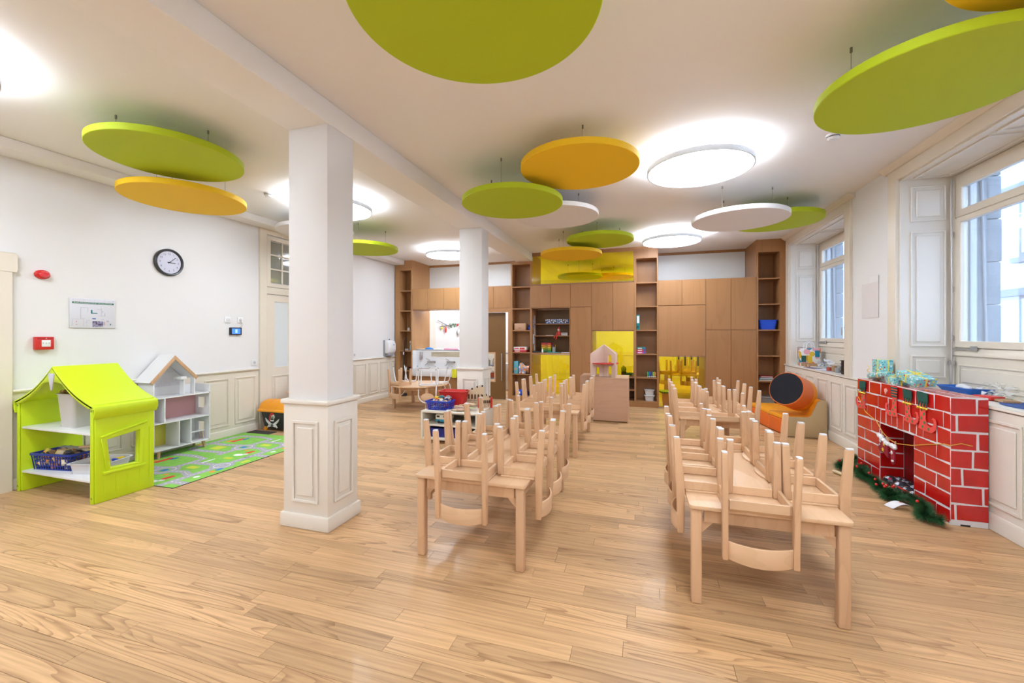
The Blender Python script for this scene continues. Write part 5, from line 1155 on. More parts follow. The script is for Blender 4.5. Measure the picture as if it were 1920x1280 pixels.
ht = thing('felt_hat', 'dark red felt hat with cotton trim and yellow stars on the cord', 'decoration', (fx - 0.04, 4.98, 0.40))
MB().prism([(5.07, 0.475), (4.92, 0.45), (4.90, 0.30), (4.97, 0.33), (5.07, 0.345)], 'x', fx - 0.05, fx - 0.035).build('hat', wine, ht, bevel=0.004)
m = MB()
for i in range(16): m.ball((fx - 0.042 + rk.uniform(-0.01, 0.01), 5.08 - i * 0.0115, 0.485 - i * 0.0028 + rk.uniform(-0.012, 0.012)), rk.uniform(0.014, 0.022), 8)
m.build('cotton_trim', cot, ht, smooth=True)
m = MB(); star(m, 4.965, 0.425, 0.024, fx - 0.05); star(m, 4.985, 0.365, 0.022, fx - 0.05); m.build('stars', starm, ht)
MB().ball((fx - 0.052, 5.03, 0.44), 0.018, 8, 0.3, 1, 1).ball((fx - 0.052, 5.045, 0.40), 0.009, 8, 0.4, 1, 1).build('buttons', white_p, ht, smooth=True)
st = thing('felt_stocking', 'small dark red felt stocking with cotton cuff hanging from the cord', 'decoration', (fx - 0.04, 4.82, 0.38))
MB().prism([(4.865, 0.435), (4.80, 0.425), (4.795, 0.33), (4.80, 0.275), (4.825, 0.262), (4.85, 0.275), (4.86, 0.335)], 'x', fx - 0.05, fx - 0.036).build('stocking', wine, st, bevel=0.004)
m = MB()
for i in range(14): m.ball((fx - 0.044 + rk.uniform(-0.01, 0.01), 4.875 - i * 0.0075, 0.445 + rk.uniform(-0.02, 0.012)), rk.uniform(0.012, 0.02), 8)
m.build('cotton_cuff', cot, st, smooth=True)
MB().ball((fx - 0.052, 4.835, 0.375), 0.016, 8, 0.3, 1, 1.2).ball((fx - 0.052, 4.815, 0.30), 0.014, 8, 0.3, 1, 0.8).ball((fx - 0.052, 4.83, 0.298), 0.014, 8, 0.3, 1, 0.8).build('buttons', white_p, st, smooth=True)
# dark bag of rags in the hearth
rag = thing('hearth_bundle', 'dark patterned bundle of paper lying in the fireplace opening', 'bundle', (2.40, 4.85, 0))
ragm = SPOTS('rag_print', (0.025, 0.027, 0.04), [(0.3, 0.3, 0.35), (0.35, 0.02, 0.05), (0.45, 0.25, 0.15), (0.02, 0.02, 0.03)], 25, 0.4, 0.25)
m = MB()
for i in range(9): m.ball((2.42 + rk.uniform(-0.05, 0.05), 4.66 + i * 0.05, 0.045 + rk.uniform(-0.01, 0.02)), rk.uniform(0.045, 0.07), 10, 1, 1.2, 0.8)
m.build('bundle', ragm, rag)
MB().obox((2.36, 4.74, 0.05), (0.12, 0.10, 0.012), Matrix.Rotation(0.4, 3, 'Y')).build('red_sheet', red_p, rag)

# garland on the floor
gl = thing('fir_garland', 'green artificial fir garland with red berries along the fireplace foot', 'garland', (2.2, 4.9, 0))
gpts = [(2.42, 5.83, .05), (2.36, 5.72, .06), (2.20, 5.56, .05), (2.10, 5.42, .05), (2.20, 5.34, .06), (2.30, 5.38, .06), (2.20, 5.22, .05), (2.18, 5.10, .06), (2.20, 4.98, .06), (2.18, 4.86, .06), (2.15, 4.74, .06), (2.20, 4.66, .05), (2.12, 4.58, .05), (2.16, 4.52, .06), (2.27, 4.56, .06), (2.28, 4.44, .06), (2.26, 4.32, .06), (2.21, 4.22, .05), (2.16, 4.14, .05), (2.24, 4.08, .05)]
def spline(p, n=6):
    out = []
    for i in range(len(p) - 1):
        a, b_, c, d = [Vector(p[max(0, min(len(p) - 1, i + k))]) for k in (-1, 0, 1, 2)]
        for j in range(n):
            t_ = j / n; out.append(0.5 * ((2 * b_) + (c - a) * t_ + (2 * a - 5 * b_ + 4 * c - d) * t_ ** 2 + (3 * b_ - a - 3 * c + d) * t_ ** 3))
    return out + [Vector(p[-1])]
gs = spline(gpts)
MB().tube(gs, 0.006, 6).build('stem', M('stem_brown', (0.03, 0.03, 0.012), 0.8), gl)
vs, fs = [], []
rg_ = random.Random(9)
for i in range(len(gs) - 1):
    for k in range(150):
        p = gs[i].lerp(gs[i + 1], rg_.random()); d = Vector((rg_.gauss(0, 1), rg_.gauss(0, 1), rg_.gauss(0, 0.9))).normalized(); l = rg_.uniform(0.045, 0.09)
        ax = (gs[i + 1] - gs[i]).normalized(); d = (d - ax * d.dot(ax) + ax * 0.35).normalized(); e = p + d * l
        if e.z < 0.003: e.z = 0.003
        w = d.orthogonal().normalized() * 0.0018; n0 = len(vs); vs += [p - w, p + w, e]; fs.append((n0, n0 + 1, n0 + 2))
me = bpy.data.meshes.new('needles'); me.from_pydata([tuple(Vector(v) - Vector(gl.location)) for v in vs], [], fs)
tag(obj('needles', me, M('fir_green', (0.02, 0.115, 0.03), 0.6, noise=(20, 0.5)), gl), kind='stuff')
for p in ((2.19, 4.62, .115), (2.15, 4.63, .12), (2.12, 4.60, .118), (2.21, 4.64, .115), (2.14, 4.67, .12), (2.09, 4.67, .11), (2.13, 4.78, .125), (2.17, 4.98, .125), (2.16, 5.20, .12), (2.24, 5.58, .13), (2.13, 5.40, .12), (2.10, 5.44, .11), (2.24, 5.30, .13), (2.19, 4.27, .12)):
    MB().ball(p, 0.012, 10).build('berry', M('berry_red', (0.65, 0.012, 0.01), 0.15, coat=0.6), gl, smooth=True)
cc = thing('candle_ornament', 'pale rolled paper candle lying by the garland end', 'decoration', (2.04, 5.25, 0.03))
MB().cyl((2.00, 5.32, 0.02), (2.07, 5.16, 0.02), 0.017, n=14).build('roll', M('pale_gold', (0.70, 0.58, 0.35), 0.4), cc, smooth=True)
MB().prism([(2.0, 5.12), (2.05, 5.08), (2.10, 5.2), (2.04, 5.24)], 'z', 0.0, 0.003).build('base_card', grey, cc)
pc = thing('folded_card', 'bent white paper card lying against the garland', 'card', (2.12, 4.42, 0))
n = 8; vs = []
for i in range(n + 1):
    a = PI * 0.75 * i / n; vs += [(2.06 + 0.13 * i / n - 0.02, 4.44 - 0.02 * i / n, 0.004 + 0.05 * math.sin(a)), (2.06 + 0.13 * i / n + 0.01, 4.36 - 0.02 * i / n, 0.004 + 0.05 * math.sin(a))]
mb = MB().add(vs + [(v[0], v[1], v[2] + 0.002) for v in vs], [(2 * i, 2 * i + 1, 2 * i + 3, 2 * i + 2) for i in range(n)] + [(2 * n + 2 + 2 * i, 2 * n + 2 + 2 * i + 2, 2 * n + 2 + 2 * i + 3, 2 * n + 2 + 2 * i + 1) for i in range(n)]); mb.build('card', paper_w, pc)
MB().ball((2.14, 4.40, 0.056), 0.008, 8, 1.4, 1, 0.3).build('red_spot', red_p, pc)

# gifts on the fireplace top
wrapm = SPOTS('teal_wrapping', (0.22, 0.56, 0.56), [(0.80, 0.82, 0.82), (0.55, 0.06, 0.05), (0.75, 0.58, 0.05), (0.12, 0.40, 0.50), (0.85, 0.85, 0.85), (0.06, 0.25, 0.35)], 48, 0.42, 0.35)
ribm = M('yellow_ribbon', (0.90, 0.70, 0.05), 0.4)
def gift(label, c, size, rot=None, bow=True, ribbons=((1, 0),)):
    t = thing('gift_box', label, 'gift', c, 0, 'wrapped gifts on the fireplace')
    R = rot if rot is not None else Matrix.Identity(3)
    MB().obox((0, 0, 0), size, R).build('box', wrapm, t, local=True, bevel=0.003)
    MB().obox((0, 0, 0), (0.012, size[1] + 0.003, size[2] + 0.003), R).build('ribbon', ribm, t, local=True)
    MB().obox((0, 0, 0), (size[0] + 0.003, 0.012, size[2] + 0.003), R).build('ribbon', ribm, t, local=True)
    if bow:
        m = MB()
        for k in range(6):
            a = k * PI / 3; m.tube([R @ Vector((0, 0, size[2] / 2)), R @ Vector((0.02 * math.cos(a), 0.02 * math.sin(a), size[2] / 2 + 0.022)), R @ Vector((0.042 * math.cos(a), 0.042 * math.sin(a), size[2] / 2 + 0.012))], 0.0035, 6)
        m.build('bow', ribm, t, local=True)
    return t
RZ = lambda a: Matrix.Rotation(a, 3, 'Z')
zt = fz + 0.002
gift('tallest teal gift box standing on end at the far end of the fireplace', (2.48, 5.42, zt + 0.11), (0.10, 0.15, 0.22), RZ(0.2), False)
gift('flat teal gift lying behind the pile next to the tall box', (2.47, 5.24, zt + 0.04), (0.10, 0.20, 0.08), RZ(0.05), False)
gift('low teal gift box with a yellow bow in front of the pile', (2.41, 5.02, zt + 0.032), (0.12, 0.20, 0.064), RZ(-0.1), True)
tr_ = Matrix.Rotation(-0.35, 3, 'X') @ RZ(0.12)
gift('large teal gift box tilted on the pile towards the window', (2.45, 4.80, zt + 0.082), (0.17, 0.24, 0.075), Matrix.Rotation(0.28, 3, 'X') @ RZ(0.15), True)
tw = thing('gift_roll', 'teal wrapped tube leaning across the other gifts', 'gift', (2.40, 5.25, zt + 0.05), 0, 'wrapped gifts on the fireplace')
MB().cyl((-0.015, 0.20, -0.012), (0.01, -0.13, 0.038), 0.032, n=18).build('roll', wrapm, tw, local=True, smooth=True); MB().cyl((-0.003, 0.04, 0.0125), (-0.002, 0.03, 0.014), 0.0335, n=18).build('ribbon', ribm, tw, local=True)
m = MB(); m.tube([(0.0 + 0.012 * math.cos(i * 1.1), 5.50 + 0.012 * math.sin(i * 1.1), zt + 0.02 + i * 0.012) for i in range(14)], 0.003, 5)
cr_ = thing('curled_ribbon', 'curled yellow ribbon beside the tall gift box', 'ribbon', (2.43, 5.51, zt)); MB().tube([(2.40 + 0.012 * math.cos(i * 1.1), 5.525 + 0.014 * math.sin(i * 1.1), zt + 0.004 + i * 0.011) for i in range(14)], 0.003, 5).build('ribbon', ribm, cr_)

# things on the near window ledge
LZ = 0.947
ty = thing('blue_tray', 'bright blue tray with cotton bits on the near window ledge', 'tray', (2.95, 5.02, LZ), 0.1)
tapered_tub('body', M('tray_blue', (0.01, 0.13, 0.55), 0.3), ty, 0.10, 0.16, 0.13, 0.19, 0, 0.055, lip=0.012)
for i, (a, b_, r_) in enumerate(((0.0, 0.05, 0.04), (-0.04, -0.06, 0.03), (0.03, -0.1, 0.025), (-0.02, 0.0, 0.025))): MB().ball((a, b_, 0.05), r_, 10, 1, 1.3, 0.7).build('cotton_bit', cot, ty, local=True, smooth=True)
cel = thing('cellophane_heap', 'crumpled clear cellophane on the near window ledge', 'cellophane', (2.95, 4.66, LZ))
m = MB(); rc = random.Random(4)
for i in range(60):
    p = Vector((rc.uniform(-0.07, 0.07), rc.uniform(-0.11, 0.11), rc.uniform(0.005, 0.11))); q = [p + Vector((rc.uniform(-.035, .035), rc.uniform(-.035, .035), rc.uniform(-.02, .03))) for k in range(3)]
    m.add([(v.x, v.y, max(0.001, v.z)) for v in q], [(0, 1, 2)])
m.build('film', M('cellophane', (0.85, 0.85, 0.85), 0.12, alpha=0.55, spec=0.8), cel, local=True)
rp_ = thing('paper_scraps', 'red and brown paper scraps in front of the blue mat', 'paper', (2.85, 4.45, LZ))
MB().obox((2.80, 4.52, LZ + 0.02), (0.12, 0.14, 0.03), RZ(0.3)).build('red_scrap', red_p, rp_, bevel=0.004); MB().obox((2.83, 4.40, LZ + 0.014), (0.10, 0.20, 0.014), RZ(-0.2)).build('brown_scrap', M('kraft', (0.45, 0.27, 0.14), 0.7), rp_)
MB().obox((2.90, 4.62, LZ + 0.004), (0.14, 0.16, 0.006), RZ(0.5)).build('teal_sheet', M('teal_sheet', (0.1, 0.4, 0.38), 0.6), rp_)
bm_ = thing('blue_mat', 'round blue mat on the near window ledge', 'mat', (2.88, 4.12, LZ))
MB().lathe([(0, 0.0), (0.30, 0.0), (0.30, 0.006), (0, 0.006)], (2.86, 4.10, LZ), 40, Matrix.Diagonal((0.58, 1, 1))).build('disc', M('mat_blue', (0.03, 0.08, 0.28), 0.7), bm_)
# poster sleeve between the windows
sl = thing('clear_sleeve', 'clear plastic sleeve with a blank sheet between the two windows', 'sleeve', (XR, 5.93, 1.93))
part('sleeve', M('sleeve_white', (0.80, 0.80, 0.82), 0.12, coat=0.5), sl, XR - 0.006, 5.742, 1.69, XR - 0.001, 6.12, 2.10); part('sheet_edge', white_p, sl, XR - 0.004, 5.742, 2.10, XR - 0.001, 5.95, 2.17); part('clip', grey, sl, XR - 0.009, 5.742, 1.69, XR - 0.006, 5.750, 2.17)

# things on the far window ledge
bag = thing('paper_bag', 'colourful printed carrier bag on the far window ledge', 'bag', (2.80, 8.42, LZ), 0.0)
bagm = SPOTS('bag_print', (0.78, 0.76, 0.74), [(0.75, 0.45, 0.03), (0.01, 0.12, 0.10), (0.02, 0.10, 0.30), (0.80, 0.22, 0.08), (0.75, 0.35, 0.40), (0.0, 0.22, 0.35)], 11, 0.55, 0.5)
MB().hexa([(2.66, 8.36, LZ), (2.94, 8.34, LZ), (2.96, 8.50, LZ), (2.68, 8.52, LZ), (2.64, 8.37, LZ + 0.30), (2.96, 8.35, LZ + 0.31), (2.98, 8.48, LZ + 0.31), (2.66, 8.50, LZ + 0.30)]).build('body', bagm, bag, bevel=0.01)
MB().hexa([(2.67, 8.355, LZ), (2.945, 8.335, LZ), (2.965, 8.505, LZ), (2.675, 8.525, LZ), (2.665, 8.358, LZ + 0.05), (2.945, 8.338, LZ + 0.05), (2.965, 8.503, LZ + 0.05), (2.675, 8.523, LZ + 0.05)]).build('kraft_base', M('kraft', (0.45, 0.27, 0.14), 0.7), bag)
for (a, c_, mt) in ((2.70, 0.11, M('bag_teal', (0.01, 0.10, 0.09), 0.5)), (2.79, 0.10, M('bag_yellow', (0.75, 0.48, 0.03), 0.5)), (2.90, 0.20, M('bag_blue', (0.0, 0.20, 0.32), 0.5))): MB().hexa([(a - 0.03, 8.342, LZ + c_ - 0.04), (a + 0.035, 8.338, LZ + c_ - 0.04), (a + 0.035, 8.36, LZ + c_ - 0.04), (a - 0.03, 8.36, LZ + c_ - 0.04), (a - 0.03, 8.345, LZ + c_ + 0.07), (a + 0.035, 8.342, LZ + c_ + 0.07), (a + 0.035, 8.36, LZ + c_ + 0.07), (a - 0.03, 8.36, LZ + c_ + 0.07)]).build('printed_patch', mt, bag)
for yy in (8.365, 8.48): MB().tube([(2.74, yy, LZ + 0.29), (2.75, yy, LZ + 0.38), (2.80, yy - 0.01, LZ + 0.42), (2.85, yy, LZ + 0.38), (2.87, yy, LZ + 0.30)], 0.009, 6).build('handle', white_p, bag, smooth=True)
pb_ = thing('plastic_bag_heap', 'crumpled clear bag and blue wrappers on the far window ledge', 'bags', (2.85, 7.85, LZ))
m = MB()
for i in range(50):
    p = Vector((rc.uniform(-0.1, 0.06), rc.uniform(-0.2, 0.25), rc.uniform(0.005, 0.06) + (0.07 if i % 3 == 0 else 0))); q = [p + Vector((rc.uniform(-.05, .05), rc.uniform(-.05, .05), rc.uniform(-.02, .04))) for k in range(3)]
    m.add([(v.x, v.y, max(0.001, v.z)) for v in q], [(0, 1, 2)])
m.build('film', SPOTS('wrapper', (0.72, 0.74, 0.78), [(0.3, 0.5, 0.7), (0.15, 0.12, 0.5), (0.6, 0.75, 0.78), (0.8, 0.8, 0.82)], 14, 0.5, 0.2), pb_, local=True)
for i, (x, yy, r_, h_, mt) in enumerate(((2.68, 8.20, 0.025, 0.05, 'kraft'), (2.70, 8.13, 0.025, 0.05, 'kraft'), (2.72, 7.20, 0.04, 0.09, 'kraft'), (2.76, 7.12, 0.04, 0.10, 'steelcup'), (2.68, 7.28, 0.035, 0.06, 'red'), (2.80, 7.02, 0.03, 0.08, 'yel'), (2.70, 7.05, 0.035, 0.07, 'steelcup'))):
    t = thing('craft_cup', ['small kraft cup by the carrier bag', 'second small kraft cup by the carrier bag', 'brown cup of craft bits on the far ledge', 'grey cup in the middle of the craft cups', 'low red craft pot on the far ledge', 'narrow yellow-filled craft cup on the far ledge', 'grey pot next to the black trays'][i], 'cup', (x, yy, LZ), 0, 'craft cups on the far ledge')
    mt = {'kraft': M('kraft', (0.45, 0.27, 0.14), 0.7), 'steelcup': grey, 'red': M('dull_red', (0.45, 0.10, 0.06), 0.6), 'yel': stick_y}[mt]
    MB().lathe([(r_ * 0.85, 0), (r_, h_), (r_ - 0.003, h_), (r_ * 0.85 - 0.003, 0.004), (0, 0.004)], (0, 0, 0), 16).build('cup', mt, t, local=True, smooth=True); MB().lathe([(0, h_ * 0.8), (r_ * 0.9, h_ * 0.8)], (0, 0, 0), 16, caps=False).build('filling', SPOTS('craft_bits', (0.5, 0.4, 0.3), [(0.7, 0.5, 0.1), (0.2, 0.2, 0.5), (0.6, 0.1, 0.1)], 80, 0.6), t, local=True)
for i, (x, yy, r_) in enumerate(((2.68, 7.9, 0.2), (2.69, 7.55, -0.1), (2.70, 7.3, 0.15))): tag(MB().obox((x, yy, LZ + 0.002 + 0.001 * i), (0.15, 0.26, 0.003), RZ(r_)).build('paper_sheet', [M('violet_sheet', (0.10, 0.05, 0.18), 0.5), paper_w, M('lilac_sheet', (0.55, 0.52, 0.66), 0.5)][i]), ['dark violet paper sheet on the far ledge edge', 'white paper sheet in the middle of the far ledge', 'lilac paper sheet near the craft cups'][i], 'paper')
for i in range(4): tag(MB().prism(rrect(2.66, 6.66, 2.80, 6.86, 0.02, 2), 'z', LZ + 0.048 * i, LZ + 0.048 * i + 0.040).ring(rrect(2.65, 6.65, 2.81, 6.87, 0.02, 2), rrect(2.67, 6.67, 2.79, 6.85, 0.02, 2), 'z', LZ + 0.048 * i + 0.040, LZ + 0.048 * i + 0.046).build('black_tray', dark), 'black plastic craft tray on the far ledge, %s of the stack' % ['lowest', 'second from the bottom', 'third from the bottom', 'topmost'][i], 'tray', 'black trays on the far ledge')

# ---- orange child sofa with a round cushion
sf = thing('child_sofa', 'orange and beige foam child sofa along the wainscot under the far window', 'sofa', (2.3, 7.6, 0))
so = M('sofa_orange', (0.80, 0.16, 0.02), 0.5); sy_ = M('sofa_amber', (0.88, 0.34, 0.015), 0.45); sbg = M('sofa_beige', (0.50, 0.36, 0.19), 0.5)
def sofa_mod(y0, y1, xa, xb):
    MB().hexa([(xa + 0.005, y0, 0.01), (2.36, y0, 0.01), (2.36, y1, 0.01), (xb + 0.005, y1, 0.01), (xa, y0, 0.23), (2.36, y0, 0.23), (2.36, y1, 0.23), (xb, y1, 0.23)]).build('base', so, sf, bevel=0.015, seg=3)
    MB().hexa([(xa, y0, 0.231), (2.40, y0, 0.231), (2.40, y1, 0.231), (xb, y1, 0.231), (xa + 0.01, y0, 0.285), (2.38, y0, 0.285), (2.38, y1, 0.285), (xb + 0.01, y1, 0.285)]).build('seat_pad', sy_, sf, bevel=0.015, seg=3)
    MB().prism([(2.36, 0.285), (2.40, 0.42), (2.44, 0.52), (2.475, 0.545), (2.53, 0.54), (2.55, 0.50), (2.55, 0.02), (2.40, 0.02), (2.40, 0.2)], 'y', y0, y1).build('backrest', sy_, sf, bevel=0.012, seg=3)
sofa_mod(7.02, 7.50, 2.04, 1.95); sofa_mod(7.505, 8.35, 1.95, 1.85)
MB().prism([(2.045, 0.005), (2.555, 0.005), (2.555, 0.53), (2.53, 0.548), (2.47, 0.548), (2.43, 0.51), (2.395, 0.42), (2.36, 0.33), (2.33, 0.298), (2.05, 0.29)], 'y', 6.99, 7.02).build('end_panel', sbg, sf, bevel=0.008)
MB().tube([(2.02, 7.5, 0.02), (1.945, 7.502, 0.24), (1.96, 7.502, 0.29), (2.36, 7.502, 0.29)], 0.004, 6).build('seam_piping', sbg, sf)
nrm = Vector((-0.683, -0.661, 0.31)).normalized(); qx = nrm.orthogonal().normalized(); Rn = Matrix((qx, nrm.cross(qx), nrm)).transposed()
cu = thing('round_cushion', 'round black and orange foam drum tipped on the child sofa', 'cushion', (2.13, 7.17, 0.62))
cc_ = Vector((2.075, 7.12, 0.69))
MB().lathe([(0, 0.0), (0.236, 0.0), (0.241, -0.004)], cc_, 48, Rn, caps=False).build('black_face', M('cushion_black', (0.014, 0.014, 0.02), 0.7, spec=0.2), cu, smooth=True)
MB().lathe([(0.241, -0.004), (0.25, -0.012), (0.25, -0.27)], cc_, 48, Rn, caps=False).build('orange_band', M('cushion_orange', (0.78, 0.17, 0.04), 0.35), cu, smooth=True)
MB().lathe([(0.25, -0.27), (0.25, -0.365), (0.24, -0.375), (0, -0.375)], cc_, 48, Rn, caps=False).build('amber_band', sy_, cu, smooth=True)
MB().tube([cc_ + Rn @ Vector((0.241 * math.cos(a), 0.241 * math.sin(a), -0.002)) for a in [2 * PI * i / 40 for i in range(40)]], 0.004, 6, True).build('piping', so, cu)

# ================================================================ OUTSIDE THE WINDOWS
stone = M('blue_grey_stone', (0.34, 0.36, 0.38), 0.9, noise=(14, 0.25), bump=(40, 0.6))
for nm, y0, y1, lb in (('stone_jamb', 5.30, 5.372, 'rough grey stone jamb outside the near window'), ('stone_jamb', 8.60, 8.674, 'rough grey stone jamb outside the far window')):
    t = thing(nm, lb, 'stone', (3.5, y1, 1.2))
    for k in range(6): part('stone_block', stone, t, 3.255, y0 - 0.02 - rk.uniform(0, 0.01), 0.95 + 0.42 * k, 3.37 + rk.uniform(-0.006, 0.006), y1 + 0.3, 0.95 + 0.42 * k + 0.415, bevel=0.012)
    part('shutter_guide', white_m, t, 3.125, y0 - 0.03, 1.36, 3.175, y0 + 0.06, 3.1); part('guide_rail', stone, t, 3.18, y0 - 0.03, 1.36, 3.25, y0 + 0.06, 3.1)
    MB().cyl((3.20, y0 - 0.045, 3.1), (3.235, y0 - 0.05, 1.36), 0.010, n=8).build('drain_rod', steel, t)
bd = thing('opposite_building', 'pale rendered house across the street with white blinds and stone sills', 'building', (11.5, 8, -3))
ren = M('pale_render', (0.82, 0.82, 0.80), 0.9, noise=(3, 0.05)); bl_ = M('white_blind', (0.80, 0.82, 0.85), 0.6)
part('facade', ren, bd, 11.0, -6, -4, 11.4, 26, 9)
for i in range(9):
    for j in range(3):
        y0 = -5 + 3.3 * i; z0 = -2.6 + 3.2 * j
        w_ = part('window_surround', stone, bd, 10.93, y0, z0, 11.0, y0 + 1.7, z0 + 2.1); part('blind', bl_, w_, 10.90, y0 + 0.14, z0 + 0.14, 10.94, y0 + 1.56, z0 + 1.96); part('sill', stone, w_, 10.78, y0 - 0.1, z0 - 0.16, 11.0, y0 + 1.8, z0)
for z in (-0.55, 2.65, 5.8): part('string_course', stone, bd, 10.8, -6, z, 11.0, 26, z + 0.22)
part('roof', M('slate_roof', (0.12, 0.13, 0.16), 0.8, noise=(8, 0.3)), bd, 10.6, -6, 9, 13, 26, 9.8)
tag(part('street', M('asphalt', (0.18, 0.18, 0.19), 0.9), None, 3.7, -12, -4.1, 30, 40, -4.0), kind='structure')

# ================================================================ LOW TOY SHELF BY THE FAR COLUMN
ivory = M('ivory_laminate', (0.74, 0.68, 0.58), 0.4)
lx0, lx1, ly0, ly1 = -2.90, -2.06, 5.13, 5.80
ls = thing('low_toy_shelf', 'low ivory shelf unit on castors covered with toys before the far column', 'shelf unit', ((lx0 + lx1) / 2, (ly0 + ly1) / 2, 0))
part('top_board', ivory, ls, lx0, ly0, 0.415, lx1, ly1, 0.445, bevel=0.008); part('middle_board', ivory, ls, lx0 + 0.03, ly0 + 0.02, 0.235, lx1 - 0.03, ly1 - 0.02, 0.26, bevel=0.004); part('bottom_board', ivory, ls, lx0 + 0.03, ly0, 0.05, lx1 - 0.03, ly1, 0.08, bevel=0.006)
for x in (lx0, lx1 - 0.03): part('side_panel', ivory, ls, x, ly0, 0.05, x + 0.03, ly1, 0.43, bevel=0.008)
part('back_panel', ivory, ls, lx0 + 0.03, ly1 - 0.02, 0.08, lx1 - 0.03, ly1 - 0.01, 0.415)
for x in (lx0 + 0.05, lx1 - 0.05):
    for yy in (ly0 + 0.05, ly1 - 0.05): MB().cyl((x - 0.012, yy, 0.025), (x + 0.012, yy, 0.025), 0.025, n=14).build('castor', grey, ls, smooth=True)
ZT = 0.446
basket('toy_basket', 'bright blue lattice basket of toy cars on the low toy shelf', 'basket', (-2.69, 5.31, ZT), 0.17, 0.11, 0.125, M('basket_blue', (0.008, 0.035, 0.42), 0.35), 0.0, mix2, 40, 0.035)
cars = M('teal_toy', (0.05, 0.20, 0.24), 0.4)
for i, (a, b_, c_, r_) in enumerate(((-2.68, 5.32, 0.60, 0.4), (-2.60, 5.36, 0.59, 1.1), (-2.74, 5.30, 0.585, -0.5))):
    t = thing('toy_car', ['teal toy truck on top of the blue toy basket', 'white toy car on the basket edge by the red bin', 'orange toy digger arm on the blue toy basket'][i], 'toy', (a, b_, c_), r_, 'toy cars on the blue basket')
    MB().box(-0.05, -0.02, 0, 0.05, 0.02, 0.018).build('chassis', [cars, white_p, orange_p][i], t, local=True, bevel=0.004); MB().box(-0.02, -0.018, 0.018, 0.03, 0.018, 0.036).build('cab', [cars, grey, stick_y][i], t, local=True, bevel=0.004)
    for x in (-0.032, 0.032):
        for s in (-1, 1): MB().cyl((x, s * 0.018, 0.002), (x, s * 0.026, 0.002), 0.010, n=10).build('wheel', dark, t, local=True)
rbn = thing('red_bin', 'red plastic storage bin with a wide rim on the low toy shelf', 'bin', (-2.61, 5.60, ZT), 0.05)
tapered_tub('body', red_p, rbn, 0.15, 0.10, 0.20, 0.135, 0, 0.225, lip=0.018)
MB().box(-0.17, -0.11, 0.15, 0.17, 0.11, 0.16).build('lid_inside', M('bin_red_inside', (0.7, 0.04, 0.03), 0.4), rbn, local=True)
ply = M('plywood', (0.66, 0.50, 0.32), 0.6, noise=(8, 0.1)); burnt = M('burnt_edge', (0.03, 0.018, 0.01), 0.8)
def castle(label, loc, rot, w, h, curve, wings=False):
    t = thing('wooden_castle_wall', label, 'toy castle', loc, rot, 'plywood castle pieces')
    n = 14; pts = [(-w / 2 + w * i / n, h * (0.72 + 0.28 * curve(i / n))) for i in range(n + 1)]
    MB().prism([(-w / 2, 0), (w / 2, 0)] + pts[::-1], 'y', -0.006, 0.006).build('wall', ply, t, local=True)
    for i in range(n): 
        if i % 2 == 0: MB().box(pts[i][0], -0.0065, pts[i][1] - 0.004, pts[i + 1][0], 0.0065, pts[i][1] + 0.022).build('battlement', burnt if i % 4 == 0 else ply, t, local=True)
    m = MB()
    for i in range(5): x = -w * 0.36 + w * 0.18 * i; m.prism([(x - 0.014, h * 0.34), (x + 0.014, h * 0.34), (x + 0.014, h * 0.52)] + [(x + 0.014 * math.cos(a), h * 0.52 + 0.02 * math.sin(a)) for a in [PI * k / 6 for k in range(1, 6)]] + [(x - 0.014, h * 0.52)], 'y', -0.0075, -0.0058)
    m.build('arch_windows', M('burnt_brown', (0.12, 0.065, 0.03), 0.8), t, local=True)
    m = MB()
    for i in range(n): x = pts[i][0]; m.box(x + 0.004, -0.0072, h * 0.24, x + w / n * 0.55, -0.0058, h * 0.29)
    for i in range(3): m.cyl((-w * 0.3 + w * 0.3 * i, -0.0072, h * 0.13), (-w * 0.3 + w * 0.3 * i, -0.0058, h * 0.13), 0.006, n=8)
    m.build('burnt_pattern', burnt, t, local=True)
    if wings:
        for s in (-1, 1): MB().box(s * w / 2 - 0.012, -0.05, 0, s * w / 2 + 0.012, 0.03, h * 0.85).build('red_post', red_p, t, local=True)
    for s in (-0.35, 0.35): MB().box(w * s - 0.006, -0.04, 0, w * s + 0.006, 0.04, 0.03).build('foot', ply, t, local=True)
castle('tall plywood castle wall with arched windows on the low toy shelf', (-2.32, 5.70, ZT), 0.15, 0.27, 0.29, lambda u: math.sin(u * 2.2) * (0.4 + 0.6 * u) if u < 0.8 else 0.9)
castle('low curved plywood castle piece with red ends on the low toy shelf', (-2.13, 5.60, ZT), 0.5, 0.18, 0.17, lambda u: math.sin(PI * u), True)
for i in range(9):
    a, b_ = -2.42 + 0.05 * (i % 5) + 0.03 * (i // 5), 5.22 + 0.07 * (i // 3)
    t = MB().obox((0, 0, 0), (0.15, 0.06, 0.008), Matrix.Rotation(0.05 * (i % 3 - 1), 3, 'X')).build('castle_board', [ply, ply, M('board_red', (0.62, 0.35, 0.25), 0.6), ply, M('board_green', (0.45, 0.52, 0.25), 0.6)][i % 5], None, bevel=0.002)
    t.location = (a, b_, ZT + 0.010 + 0.009 * i); t.rotation_euler = (0, 0, -0.5 + 0.35 * (i % 4)); tag(t, 'flat painted plywood castle board, number %s up in the loose pile' % ['one', 'two', 'three', 'four', 'five', 'six', 'seven', 'eight', 'nine'][i], 'toy', 'loose castle boards')
cv = thing('toy_camper', 'white and teal toy camper van on the middle board of the low shelf', 'toy', (-2.60, 5.26, 0.261))
MB().prism(rrect(-0.12, 0.055, 0.12, 0.125, 0.02), 'y', -0.04, 0.04).build('body', M('camper_cream', (0.75, 0.72, 0.62), 0.4), cv, local=True, bevel=0.005)
